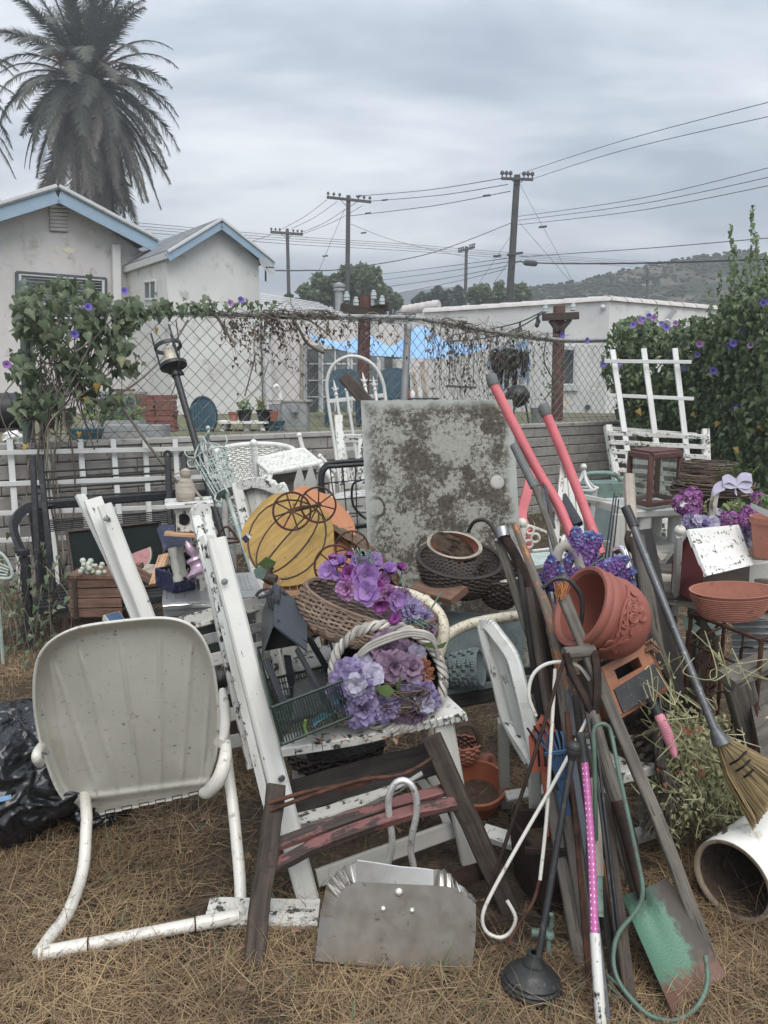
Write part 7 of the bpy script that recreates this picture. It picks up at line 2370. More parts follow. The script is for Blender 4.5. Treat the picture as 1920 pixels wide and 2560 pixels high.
solo('stick', tb([(755, 2365, 1.82), (770, 2390, 1.79), (792, 2425, 1.74), (800, 2432, 1.73)], None, [.012, .016, .018, .012]), 'wood_grey', 'short grey stick beside the lower left corner of the dustpan', 'stick')
# aluminium dustpan
Yd0, Yd1 = 1.712, 1.745
def dp(px, py, o=0.0):
 return P(px, py, Yd0 + (Yd1 - Yd0) * (2420 - py) / 230 + o)
t = T('dustpan', 'large aluminium dustpan standing upright with a looped handle', 'dustpan', G(985, 2420))
inner = [(826, 2398), (1000, 2410), (1182, 2418), (1190, 2290), (1188, 2255), (1172, 2240), (1150, 2222), (1128, 2214), (1095, 2212), (1000, 2209), (895, 2204), (865, 2213), (843, 2240), (832, 2280)]
inner = [(787, 2402)] + inner[1:]
pl = [dp(x, y) for x, y in [(787, 2402), (880, 2412), (1000, 2420), (1100, 2424), (1180, 2420), (1190, 2330), (1190, 2262), (1165, 2238), (1132, 2219), (1095, 2214), (1000, 2210), (895, 2205), (866, 2215), (846, 2242), (836, 2290)]]
cen = sum(pl, V((0, 0, 0))) / len(pl)
b_ = MB().plate(pl, (0, .003, 0))
ob('floor_panel', b_, M['alu'], t, False)
cre = [(836, 2290), (840, 2266), (846, 2242), (856, 2226), (866, 2215), (880, 2208), (895, 2205), (940, 2207), (1000, 2210), (1050, 2212), (1095, 2214), (1115, 2216), (1132, 2219), (1148, 2228), (1165, 2238), (1178, 2250), (1190, 2262)]
out = [(800, 2290), (808, 2255), (816, 2214), (826, 2196), (842, 2182), (862, 2166), (893, 2152), (945, 2159), (1000, 2168), (1050, 2172), (1095, 2178), (1110, 2176), (1128, 2188), (1134, 2200), (1160, 2222), (1180, 2240), (1190, 2250)]
ins, ous = [], []
for i, (a, c) in enumerate(zip(cre, out)):
 nsub = 4
 if i < len(cre) - 1:
  a2, c2 = cre[i + 1], out[i + 1]
  crinkle = .012 if (2 <= i <= 5 or 10 <= i <= 15) else .0
  for k_ in range(nsub):
   f_ = k_ / nsub
   ins.append(dp(a[0] + (a2[0] - a[0]) * f_, a[1] + (a2[1] - a[1]) * f_, -.0005))
   zgz = crinkle * (1 if (k_ // 2) % 2 else -1) * (1 if k_ % 2 == 0 else .4)
   ous.append(P(c[0] + (c2[0] - c[0]) * f_, c[1] + (c2[1] - c[1]) * f_ + zgz * 300 * (1 if i < 8 else .6), Yd1 + .008 + zgz))
n_ = len(ins)
fl = MB()
vs = ins + ous + [p_ + V((0, .003, .001)) for p_ in ins + ous]
fl.add(vs, [[i, i + 1, n_ + i + 1, n_ + i] for i in range(n_ - 1)] + [[2 * n_ + i, 3 * n_ + i, 3 * n_ + i + 1, 2 * n_ + i + 1] for i in range(n_ - 1)] + [[n_ + i, n_ + i + 1, 3 * n_ + i + 1, 3 * n_ + i] for i in range(n_ - 1)])
ob('back_flange', fl, M['alu'], t, False)
ob('side_flange', MB().plate([dp(787, 2402), dp(836, 2290), P(800, 2290, Yd1 + .02), P(789, 2395, Yd0 + .03)], (0, .003, 0)), M['alu'], t, False)
for px, py, r_ in ((997, 2231, .011), (958, 2273, .007), (1030, 2277, .007)):
 ob('rivet', MB().lathe(dp(px, py, -.0005), (0, -1, .45), [(r_, 0), (r_ * .9, .003), (r_ * .4, .005), (0, .005)], 14), M['alu'], t)
ob('handle', tb([(962, 2192), (968, 2165), (978, 2130), (980, 2090), (973, 2040), (972, 1995), (985, 1962), (1006, 1951), (1028, 1962), (1041, 1995), (1040, 2040), (1030, 2090), (1027, 2130), (1034, 2165), (1036, 2194)], 1.945, .0095, 10, 5), M['alurod'], t)
# shell back metal lawn chair
t = T('lawn_chair', 'cream enamelled shell back metal lawn chair seen from behind', 'chair', G(350, 2340))
OUT = [(150, 1985), (210, 2042), (260, 2033), (320, 2021), (380, 2008), (440, 1996), (505, 1976), (528, 1930), (541, 1880), (546, 1800), (541, 1720), (527, 1645), (500, 1588), (462, 1556), (400, 1545), (300, 1553), (200, 1568), (140, 1594), (104, 1630), (88, 1680), (86, 1760), (98, 1840), (118, 1910)]
oc = cr([V((x, y, 0)) for x, y in OUT], 7, True)
cx_, cy_ = 325, 1800
RIB = [((125, 1654), (174, 1944)), ((136, 1660), (253, 2005)), ((199, 1627), (301, 1998)), ((301, 1604), (351, 1982)), ((399, 1589), (403, 1978)), ((480, 1596), (453, 1967)), ((527, 1680), (505, 1960))]
def shell(o):
 def f(u, v):
  k = u * len(oc)
  i = int(k) % len(oc)
  q_ = oc[i].lerp(oc[(i + 1) % len(oc)], k - int(k))
  s_ = 1 - (1 - v) ** 1.5 if v < 1 else 1
  x, y = cx_ + (q_.x - cx_) * s_, cy_ + (q_.y - cy_) * s_
  Yb = 2.28 - .24 * (2040 - y) / 490
  dd = .045 * s_ ** 2
  fl_ = max(0, (s_ - .90) / .10)
  bottom = max(0, min(1, (y - 1940 + (x - 325) * .2) / 70))
  dd -= .055 * fl_ ** 1.6 * (1 - .9 * bottom)
  for (xa, ya), (xb, yb) in RIB:
   if ya - 12 < y < yb + 8:
    xr = xa + (xb - xa) * (y - ya) / (yb - ya)
    e_ = min(1, (y - ya + 12) / 40, (yb + 8 - y) / 40)
    dd -= .009 * max(e_, 0) * math.exp(-((x - xr) / 4.2) ** 2)
  yl = 2000 - (x - 250) * .13
  dd -= .012 * math.exp(-((y - yl + 8) / 9) ** 2)
  return P(x, y, Yb + dd + o)
 return f
b_ = MB().grid(shell(0), 322, 46, True, flip=True).grid(shell(.004), 322, 46, True)
back = ob('shell_back', b_, M['shell'], t, True)
ob('rolled_rim', MB().tube([shell(.002)(i / 120, 1.0) for i in range(120)], .0045, 6, True), M['tubewhite'], back)
for px, py in ((231, 2036), (275, 2028), (317, 2019), (360, 2011), (401, 2002), (443, 1993), (484, 1984)):
 a, c = P(px - 12, py + 3, 2.27), P(px + 12, py - 2, 2.27)
 sb = MB()
 up_ = V((0, 0, .006))
 for s_, d_ in ((a - up_, c - up_), (a + up_, c + up_), (a - up_, a + up_), (c - up_, c + up_)):
  sb.bar(s_, d_, .0022, .0022)
 ob('slot', sb, M['hole'], back)
ob('bolt', MB().tube([P(108, 1882, 2.1), P(122, 1882, 2.08)], .006, 8), M['steel'], t)
kR = .0175
Lc, Rc = G(97, 2386, kR), G(597, 2290, kR)
ob('base_tube', MB().tube([Lc, Lc.lerp(Rc, .33), Lc.lerp(Rc, .66), Rc], kR, 14), M['tubewhite'], t)
for e_, s0_, s1_ in ((0, 0, .235), (1, 1, .77)):
 a = Lc.lerp(Rc, s0_)
 c = Lc.lerp(Rc, s1_)
 ob('sleeve', MB().tube([a, c], kR * 1.10, 14), M['tubewhite'], t)
 ob('joint_rust', MB().ring(c, Rc - Lc, kR * 1.08, .0022, 20, 5), M['rust'], t)
 p_ = Lc.lerp(Rc, .11 if e_ == 0 else .87) + V((0, -kR * 1.08, .006))
 sc_ = ob('screw', MB().lathe(p_, (0, -1, .35), [(0, .003), (.007, .002), (.0085, 0), (0, 0)], 14), M['tubewhite'], t)
 ob('screw_slot', MB().bar(p_ + V((-.005, -.0035, -.004)), p_ + V((.005, -.0035, .006)), .0018, .001, up=(0, -1, 0)), M['hole'], sc_)
ob('leg_tube', MB().tube(cr([Lc, G(128, 2340, kR), G(160, 2300, kR), G(182, 2255, kR + .01), P(200, 2205, 2.03), P(211, 2150, 2.09), P(215, 2080, 2.15), P(216, 2030, 2.20), P(205, 1950, 2.35), P(180, 1880, 2.3)], 5), kR * 1.0, 14), M['tubewhite'], t)
ob('leg_tube', MB().tube(cr([Rc, G(600, 2282, kR), P(601, 2262, 1.95), P(600, 2200, 2.0), P(592, 2110, 2.07), P(583, 2020, 2.14), P(572, 1940, 2.2), P(566, 1880, 2.24), P(560, 1820, 2.3)], 5), kR, 14), M['tubewhite'], t)
ab = MB()
ab.tube(cr(PP([(556, 1726, 2.42), (560, 1760, 2.36), (562, 1800, 2.28), (558, 1835, 2.22), (548, 1858, 2.18)]), 6), [.012 + .006 * min(1, i / 6) for i in range(25)], 12)
ob('arm', ab, M['tubewhite'], t)
ob('arm', MB().tube(cr(PP([(565, 1858, 2.2), (562, 1900, 2.14), (548, 1945, 2.12), (522, 1978, 2.14), (508, 1982, 2.16)]), 6), [.016 + .006 * sin(pi * i / 24) for i in range(25)], 12), M['tubewhite'], t)
ob('arm', MB().tube(cr(PP([(104, 1866, 2.2), (94, 1880, 2.14), (92, 1895, 2.12), (100, 1908, 2.16)]), 5), .015, 10), M['tubewhite'], t)
# bin bags
def bag(label, c, rx, ry, rz_, seed, knots):
 def f(u, v):
  a_, b__ = 2 * pi * u, pi * v
  d_ = V((cos(a_) * sin(b__), sin(a_) * sin(b__), cos(b__)))
  q_ = d_ * 2.0 + V((seed, 0, 0))
  warp = V((noise.noise(q_ * 1.3), noise.noise(q_ * 1.3 + V((5, 0, 0))), noise.noise(q_ * 1.3 + V((9, 0, 0)))))
  cr_ = noise.ridged_multi_fractal(q_ * 1.5 + warp * 1.1, 1.0, 2.2, 5, 1.0, 2.0) - 1.0
  c2_ = noise.ridged_multi_fractal(q_ * 4.5 + warp * 3, 1.0, 2.0, 3, 1.0, 2.0) - 1.0
  k = 1 + .16 * noise.noise(q_ * .7) + .07 * cr_ + .018 * c2_
  p_ = V((d_.x * rx * k, d_.y * ry * k, d_.z * rz_ * k))
  z = c.z + p_.z
  return V((c.x + p_.x * (1.12 if p_.z < 0 else 1), c.y + p_.y, max(z, .004 + .01 * abs(cr_))))
 t_ = T('bin_bag', label, 'bin bag', (c.x, c.y, 0))
 ob('bag', MB().grid(f, 220, 130, True, flip=True), M['bag'], t_, True)
 return t_
cb_ = P(40, 2080, 2.3)
t = bag('full crumpled black bin bag beside the lawn chair at lower left', V((-1.27, 2.42, .17)), .25, .28, .23, 3.1, 0)
ob('blue_tie', MB().grid(lambda u, v: P(-20 + 48 * u, 1998 - 12 * u + 12 * v, 2.06 + .01 * sin(u * 6)), 6, 2).grid(lambda u, v: P(-20 + 48 * u, 1998 - 12 * u + 12 * v, 2.062 + .01 * sin(u * 6)), 6, 2), M['tarp'], t)
bag('smaller black bin bag poking out behind the lawn chair leg', V((P(258, 2110, 2.42).x, 2.5, .07)), .10, .2, .12, 8.7, 0)
# leaning long handled tools
TG = 'old tools and poles leaning in a bundle'
def lean(name, cat, label, pieces, foot=None):
 "pieces: (part name, material, [(px,py,Y)...], radius, sides)"
 f0 = pieces[0][2][-1]
 t_ = T(name, label, cat, P(*f0) if foot is None else foot, TG)
 for pn, mt, pl, r, *k_ in pieces:
  sd_ = k_[0] if k_ else 8
  if sd_ == 4:
   b_ = MB()
   for a_, c_ in zip(pl, pl[1:]):
    b_.bar(P(*a_), P(*c_), r, r * (k_[1] if len(k_) > 1 else .7), up=(0, -1, .2), seg=6, wob=r * .02)
  else:
   b_ = MB().tube(cr(PP(pl), 4) if len(pl) > 2 else PP(pl), r, sd_)
  ob(pn, b_, M[mt], t_)
 return t_
def gy(px, py):
 g_ = G(px, py)
 return (px, py, g_.y)
lean('tool_handle', 'tool', 'grey weathered round handle, leftmost of the leaning bundle', [('handle', 'wood_grey', [(1242, 1338, 2.5), (1309, 1540, 2.36), (1370, 1736, 2.22), gy(1452, 2310)], [.015, .016, .017, .018])])
lean('metal_pipe', 'pipe', 'dark iron pipe with a loose collar at its top', [('pipe', 'rustdark', [(1258, 1335, 2.46), (1344, 1540, 2.32), gy(1500, 2330)], .017), ('collar', 'steel', [(1254, 1322, 2.47), (1260, 1345, 2.45)], .024), ('cap_ring', 'steel', [(1238, 1352, 2.47), (1276, 1342, 2.46)], .008)])
lean('tool_handle', 'tool', 'thick handle with flaking orange varnish among the grey ones', [('handle', 'wood_orange', [(1284, 1308, 2.42), (1330, 1425, 2.33), (1401, 1647, 2.18), gy(1530, 2290)], [.010, .022, .022, .021])])
t = lean('push_stick', 'tool', 'square grey stick topped with broken copper bristles', [('handle', 'wood_grey', [(1407, 1490, 2.1), (1640, 2037, 1.88), gy(1793, 2446)], .033, 4, .8)])
b_ = MB()
for i in range(60):
 a = P(1400 + U(-12, 12), 1492 + U(-4, 8), 2.09 + U(-.02, .02))
 b_.tube([a, a + V((U(-.012, .02), U(-.01, .01), U(.015, .05)))], .0016, 3)
ob('bristles', b_, M['bristle'], t)
t = T('shovel', 'green rusted square mouth shovel with a wooden D grip', 'shovel', G(1690, 2540), TG)
ob('grip', MB().tube(PP([(1410, 1634, 2.02), (1484, 1626, 2.04)]), .018, 10), M['wood_grey'], t)
ob('yoke', tb([(1414, 1632, 2.01), (1428, 1680, 2.0), (1462, 1745, 1.97), (1480, 1790, 1.96)], None, .012, 6).tube(cr(PP([(1484, 1628, 2.03), (1492, 1680, 2.0), (1492, 1745, 1.97), (1486, 1790, 1.96)]), 4), .012, 6), M['rustdark'], t)
ob('shaft', MB().tube(cr(PP([(1478, 1775, 1.97), (1505, 1880, 1.93), (1548, 2010, 1.87)]), 4), [.020] * 9, 9), M['wood_brown' if 0 else 'wood_grey'], t)
ob('socket', MB().tube(cr(PP([(1545, 2000, 1.87), (1572, 2090, 1.83), (1590, 2170, 1.80), (1606, 2250, 1.76)]), 4), [.021, .021, .021, .020, .020, .019, .019, .018, .017, .015, .013, .012, .010], 9), M['rustdark'], t)
Q = [P(1542, 2248, 1.78), P(1657, 2204, 1.84), P(1803, 2448, 1.66), P(1670, 2545, 1.555)]
nb = (Q[1] - Q[0]).cross(Q[3] - Q[0]).normalized()
nb = nb if nb.y < 0 else -nb
def bl_(u, v):
 p_ = Q[3].lerp(Q[2], u).lerp(Q[0].lerp(Q[1], u), v)
 return p_ + nb * (.028 * abs(2 * u - 1) ** 2.5 - .016 * math.exp(-((u - .42) / .13) ** 2) * max(0, v - .35) * -1.5 - .02 * (1 - v) * 0)
ob('blade', MB().grid(bl_, 24, 24, flip=False).grid(lambda u, v: bl_(u, v) - nb * .003, 24, 24, flip=True), M['blade'], t, True)
solo('metal_hook', tb([(1490, 2100, 1.82), (1486, 1900, 1.86), (1484, 1832, 1.88), (1496, 1812, 1.885), (1514, 1812, 1.885), (1528, 1835, 1.88), (1549, 1940, 1.82), (1590, 2130, 1.74), (1607, 2224, 1.70), (1592, 2275, 1.69), (1545, 2335, 1.67), (1533, 2400, 1.64), (1550, 2460, 1.60), (1600, 2520, 1.555), (1640, 2545, 1.54), (1690, 2550, 1.54), (1740, 2520, 1.56), (1768, 2460, 1.60), (1764, 2390, 1.65)], None, .0058, 8, 5), 'green_metal', 'green bent rod with a long loop curling in front of the shovel', 'garden hook', TG)
t = T('plunger', 'black rubber plunger with a long black stick standing on the straw', 'plunger', G(1330, 2490), TG)
c = G(1328, 2478)
top = P(1346, 2400, 1.62)
ax = (P(1432, 1880, 1.84) - P(1346, 2405, 1.64)).normalized()
c2 = c + V((0, 0, .012))
ob('cup', MB().lathe(c2, V((ax.x * .4, ax.y * .3, 1)), [(.052, 0), (.072, .0), (.074, .008), (.069, .011), (.072, .017), (.066, .021), (.067, .027), (.058, .034), (.045, .046), (.030, .054), (.026, .056), (.026, .064), (.020, .07), (.019, .085), (.010, .086)], 36), M['rubber'], t)
ob('stick', MB().tube([P(1343, 2412, 1.645), P(1432, 1880, 1.84)], .0085, 10), M['black'], t)
ob('knob', MB().lathe(P(1430, 1892, 1.835), ax, [(.009, -.01), (.012, .0), (.017, .004), (.019, .012), (.0165, .014), (.019, .018), (.0185, .03), (.010, .04), (0, .042)], 18), M['rubber'], t)
t = lean('mop_pole', 'pole', 'pole in a pink polka dot sleeve with a white lower end', [('sleeve', 'polka', [(1461, 1900, 1.88), (1478, 2120, 1.76), (1486, 2338, 1.64)], .0105), ('grip', 'rubber', [(1450, 1830, 1.91), (1461, 1905, 1.878)], .0135), ('lower_pole', 'white_bad', [(1487, 2334, 1.642), (1497, 2480, 1.56), gy(1506, 2600)], .0125)])
t = T('crook_hook', 'white plastic coated crook with a big loop at top', 'garden hook', P(1268, 2360, 1.75), TG)
ob('rod', tb([(1340, 1790, 2.05), (1322, 1740, 2.06), (1331, 1690, 2.07), (1362, 1662, 2.07), (1405, 1655, 2.06), (1447, 1666, 2.05), (1474, 1700, 2.04)], None, .0055), M['tubewhite'], t)
ob('rod', tb([(1388, 1672, 2.05), (1375, 1900, 1.95), (1366, 2050, 1.88), (1350, 2200, 1.82)], None, .0052), M['tubewhite'], t)
ob('rusted_tip', tb([(1351, 2190, 1.825), (1335, 2250, 1.80), (1305, 2300, 1.77), (1268, 2358, 1.75)], None, .0048), M['rust'], t)
solo('crook_hook', tb([(1474, 1786, 1.98), (1401, 1928, 1.92), (1300, 2105, 1.85), (1231, 2229, 1.82), (1206, 2290, 1.80), (1216, 2329, 1.79), (1250, 2344, 1.78), (1277, 2329, 1.785), (1289, 2294, 1.79), (1268, 2252, 1.80)], None, .0052), 'tubewhite', 'white rod crossing the tools with a curl at its lower end', 'garden hook', TG)
solo('iron_rod', tb([(1409, 1651, 2.0), (1328, 1913, 1.92), (1204, 2285, 1.85)], None, .0055), 'rustdark', 'thin dark iron rod slanting down left across the tools', 'rod', TG)
for i, (x0, y0, Y0, x1, y1, r, mt, w_) in enumerate(((1322, 1470, 2.3, 1462, 2360, .013, 'wood_dark', 'dark brown'), (1352, 1560, 2.28, 1448, 2300, .010, 'rustdark', 'thin rusty'), (1300, 1420, 2.4, 1420, 2260, .012, 'wood_char', 'blackened'), (1398, 1700, 2.12, 1495, 2420, .011, 'wood_grey', 'grey'), (1440, 1740, 2.08, 1540, 2470, .012, 'wood_char', 'charred'), (1455, 1650, 2.14, 1612, 2330, .014, 'wood_dark', 'brown weathered'), (1376, 1480, 2.32, 1500, 2260, .009, 'steel', 'slim steel'), (1418, 1780, 2.02, 1475, 2480, .008, 'rust', 'red rusted'))):
 lean('tool_handle', 'tool', w_ + ' shaft in the thick of the bundle behind the D grip and rods', [('shaft', mt, [(x0, y0, Y0), gy(x1, y1)], r, 7)])
t = T('fan_rake', 'flat orange plastic rake head with slots standing on its handle', 'rake', P(1345, 2080, 2.06), TG)
po = [(1355, 1788), (1386, 1809), (1396, 1880), (1394, 1925), (1328, 1932), (1322, 1844)]
b_ = MB().plate(PP(po, 2.05), (0, .005, 0))
b_.plate(PP([(1352, 1930), (1378, 1928), (1382, 1990), (1362, 1992)], 2.05), (0, .006, 0))
ob('head', b_, M['orange_plastic'], t)
for i in range(4):
 x = 1330 + i * 16
 ob('slot', MB().tube(PP([(x - 12, 1820 - i * 5, 2.045), (x + 8, 1850 - i * 5, 2.045), (x + 16, 1880 - i * 3, 2.045), (x + 18, 1916, 2.045)]), .0032, 5), M['hole'], t)
ob('handle', MB().tube(PP([(1372, 1990, 2.052), (1368, 2090, 2.02)]), .008, 6), M['orange_plastic'], t)
t = T('hand_rake', 'dusty blue steel fan rake with its tines pointing up', 'rake', G(1474, 2402), TG)
tn = MB()
for i in range(7):
 x = 1346 + i * 12.5
 tn.tube(cr(PP([(x - 6, 1822 + abs(i - 3) * 3, 1.99), (x, 1850, 1.985), (1372 + i * 7.5, 1885, 1.98), (1396 + i * 3, 1960, 1.965), (1409, 1998, 1.955)]), 4), .0032, 5)
ob('tine', tn, M['blue_plastic'], t, kind='stuff')
ob('crossbar', MB().bar(P(1362, 1886, 1.975), P(1420, 1878, 1.975), .012, .005, up=(0, -1, 0)), M['blue_plastic'], t)
ob('socket', MB().bar(P(1404, 1975, 1.955), P(1417, 2048, 1.935), .03, .012, up=(0, -1, 0)), M['blue_plastic'], t)
ob('handle', MB().bar(P(1416, 2040, 1.937), V(gy(1474, 2402)) if 0 else G(1474, 2402), .026, .022, up=(0, -1, 0), seg=6, wob=.001), M['wood_grey'], t)
for lab, mt, pl, r, nm in (
  ('grey square stake behind the blue rake handle', 'wood_grey', [(1372, 1960, 2.08), gy(1452, 2410)], .036, 'stake'),
  ('brown split rail leaning right of the pink sleeve', 'wood_dark', [(1508, 1985, 1.95), gy(1580, 2545)], .030, 'stake'),
  ('dark grey slat hard against the pink dotted pole', 'charcoal', [(1432, 1900, 1.86), (1470, 2150, 1.76), gy(1520, 2570)], .018, 'slat')):
 lean(nm, 'stake', lab, [('shaft', mt, pl, r, 4)])
lean('curtain_rod', 'rod', 'dull white rod leaning behind the shovel shaft', [('rod', 'white_grey', [(1490, 1945, 2.0), (1540, 2090, 1.98), gy(1582, 2222)], .0125)])
lean('black_rod', 'rod', 'pair of thin black rods running down beside the grey slat', [('rod', 'black', [(1462, 1760, 1.98), (1490, 1930, 1.87), gy(1556, 2500)], .0045), ('rod', 'black', [(1474, 1750, 1.98), (1500, 1930, 1.87), gy(1566, 2495)], .0045)])
t = lean('scraper', 'tool', 'weathered stick ending in a yellow and teal paint tip', [('handle', 'wood_pale', [(1484, 1945, 1.92), (1497, 2190, 1.79)], .024, 4), ('tip', 'verdigris', [(1497, 2186, 1.79), (1500, 2292, 1.735)], .018, 4, .2)])
lean('garden_fork', 'fork', 'grey green fork with its tines in the straw by the shovel', [('tine', 'green_metal', [(1520, 2440, 1.64), (1566, 2480, 1.61), gy(1590, 2500)], .004), ('tine', 'green_metal', [(1520, 2462, 1.63), (1560, 2500, 1.595), gy(1584, 2520)], .004), ('tine', 'green_metal', [(1518, 2484, 1.615), (1550, 2515, 1.59), gy(1572, 2535)], .004)])
solo('iron_rod', tb([(1358, 1208, 2.7), (1378, 1355, 2.55), (1394, 1460, 2.4), (1402, 1580, 2.25), (1428, 1800, 2.08)], None, [.010, .012, .012, .011, .010], 6, 4) if 0 else MB().tube(PP([(1358, 1208, 2.7), (1378, 1355, 2.55), (1394, 1460, 2.4), (1402, 1580, 2.25), (1432, 1840, 2.05)]), .010, 6), 'steel', 'blue grey steel bar rising behind the purple flowers', 'rod', TG)
solo('wood_strip', br((1409, 1142, 2.75), (1384, 1400, 2.6), .016, .010, up=(0, -1, 0), taper=1.5), 'white_bad', 'thin white pointed strip standing between the red handles', 'strip', TG)
t = T('loppers', 'pair of salmon red tube loppers with grey end grips', 'loppers', P(1465, 1420, 2.6), TG)
for pl, cap in (([(1234, 962, 2.75), (1336, 1162, 2.7), (1398, 1266, 2.66), (1440, 1372, 2.6)], (1230, 948)), ([(1366, 1036, 2.75), (1413, 1147, 2.72), (1467, 1286, 2.66), (1502, 1385, 2.6)], (1360, 1020))):
 ob('handle', MB().tube(cr(PP(pl), 4), .0175, 12), M['red_tube'], t)
 a, c = P(*cap, 2.757), P(*pl[0])
 ob('grip', MB().lathe(c + (c - a) * .2, a - c, [(.019, 0), (.021, .006), (.021, .035), (.015, .045), (0, .047)], 14), M['grey_grip'], t)
ob('pivot', MB().tube(PP([(1440, 1372, 2.6), (1465, 1412, 2.56), (1502, 1385, 2.6)]), .012, 8), M['steel'], t)
lean('loppers', 'loppers', 'wood handled lopper with a dark grey rubber grip', [('handle', 'wood_grey', [(1335, 1215, 2.6), (1372, 1310, 2.5), (1420, 1480, 2.35)], .011), ('grip', 'grey_grip', [(1284, 1112, 2.7), (1300, 1145, 2.67), (1336, 1218, 2.6)], .0145)])
solo('shear_blade', MB().plate(PP([(1358, 1206, 2.66), (1366, 1215, 2.66), (1390, 1322, 2.58), (1380, 1322, 2.58)]), (0, .008, 0)), 'black', 'flat black shear blade pointing up beside the blue grey bar', 'blade', TG)
solo('bar', br((1405, 1242, 2.85), (1446, 1312, 2.75), .035, .03, up=(0, -1, 0)), 'charcoal', 'dark blue painted bar end between the two red handles', 'bar', TG)
solo('cable_loop', tb([(1355, 1472), (1386, 1448), (1417, 1448), (1442, 1472), (1456, 1504), (1452, 1560), (1440, 1600), (1424, 1650), (1420, 1690)], 2.09, .0065, 8), 'rubber', 'black hose loop arching before the clay pot mouth', 'hose', TG)
lean('broom', 'broom', 'corn broom with a long grey metal handle and black grip', [('handle', 'broomsteel', [(1567, 1275, 2.4), (1660, 1510, 2.22), (1788, 1828, 2.0)], .0125, 12), ('grip', 'rubber', [(1564, 1268, 2.405), (1586, 1318, 2.365)], .016, 10)])
t = bpy.data.objects['broom']
b_ = MB()
nk = P(1790, 1834, 2.0)
for i in range(420):
 u = U(-1, 1)
 e_ = P(1918 + u * 46 + 10, 2000 - u * 66 + U(-14, 14), 1.93 + U(-.03, .03))
 m_ = nk.lerp(e_, .4) + (P(1842 + u * 30, 1910 - u * 34, 1.96) - nk.lerp(e_, .4)) * .75
 b_.tube([nk + rv(.008), m_ + rv(.006), e_], .0016, 3)
ob('bristles', b_, M['broom'], t, False, kind='stuff')
ob('collar', MB().lathe(P(1786, 1822, 2.0), P(1800, 1850, 1.985) - P(1786, 1822, 2.0), [(.013, 0), (.018, .01), (.024, .03), (.026, .045)], 14), M['broomsteel'], t)
for k_, (xa, ya, xb, yb) in enumerate(((1822, 1912, 1872, 1872), (1832, 1932, 1886, 1888), (1844, 1952, 1900, 1905))):
 ob('stitching', MB().tube(cr([P(xa, ya, 1.97), P((xa + xb) / 2, (ya + yb) / 2 + 6, 1.93), P(xb, yb, 1.97)], 4), .003, 5), M['hole'], t)
lean('charred_post', 'post', 'charred dark post with an iron hook and a pointed foot', [('post', 'wood_char', [(1610, 1325, 2.6), (1690, 1730, 2.4), gy(1795, 1890)], .052, 4), ('hook', 'rustdark', [(1572, 1330, 2.57), (1568, 1352, 2.55), (1582, 1378, 2.53), (1606, 1376, 2.53)], .010)])
lean('fence_slat', 'slat', 'weathered split stake with a pale top right of the glass case', [('stake', 'wood_pale', [(1572, 1186, 2.75), (1582, 1400, 2.6), gy(1640, 1985)], .036, 4)])
lean('fence_slat', 'slat', 'grey plank beside the charred post behind the clay pot', [('stake', 'wood_grey', [(1590, 1340, 2.5), (1640, 1620, 2.4), gy(1700, 1990)], .046, 4)])
lean('dark_rail', 'rail', 'dark thin rail slanting under the broom handle', [('rail', 'wood_char', [(1600, 1560, 2.3), (1700, 1740, 2.25), gy(1812, 2010)], .026, 4)])
lean('drain_pipe', 'pipe', 'grey pipe leaning beside the dried herbs', [('pipe', 'wood_grey', [(1590, 1480, 2.35), (1690, 1740, 2.3), gy(1780, 1985)], .018)])
t = T('garden_knife', 'pink ridged plastic tool handle with a black ferrule hanging head down', 'tool', P(1685, 1890, 2.05), TG)
ob('grip', MB().tube(cr(PP([(1646, 1786, 2.03), (1666, 1830, 2.01), (1680, 1870, 2.0), (1688, 1894, 1.99)]), 4), [.014, .015, .015, .015, .015, .015, .014, .013, .012, .011, .009, .007, .004], 12), M['pink'], t)
ob('ferrule', MB().tube(PP([(1626, 1745, 2.05), (1648, 1790, 2.03)]), [.0145, .0155], 12), M['rubber'], t)
for i in range(9):
 p_ = P(1658 + i * 2.6, 1806 + i * 6.5, 1.995)
 ob('ridge', MB().bar(p_ + V((-.004, -.002, 0)), p_ + V((.012, -.002, .003)), .002, .002), M['pink'], t)
for k_, (a, c, e_, lab) in enumerate((((1640, 1825), (1652, 1915), (1690, 2010), 'upper dark whisk broom hanging beside the pink tool'), ((1650, 1900), (1668, 1975), (1640, 2080), 'lower dark whisk brush splayed over the straw'))):
 b_ = MB()
 for i in range(150):
  b_.tube([P(*a, 2.1) + rv(.012), P(*c, 2.08) + rv(.015 if k_ == 0 else .008), P(e_[0] + U(-40, 40), e_[1] + U(-26, 20), 2.1 + U(-.03, .03))], .0012, 3)
 t = T('whisk_broom', lab, 'whisk', P(*e_, 2.1), 'dark whisk brooms')
 ob('bristles', b_, M['whisk'], t, False, kind='stuff')
 ob('binding', MB().ring(P(*c, 2.08), (.3, 0, 1), .014, .004, 14, 5), M['rustdark'], t)
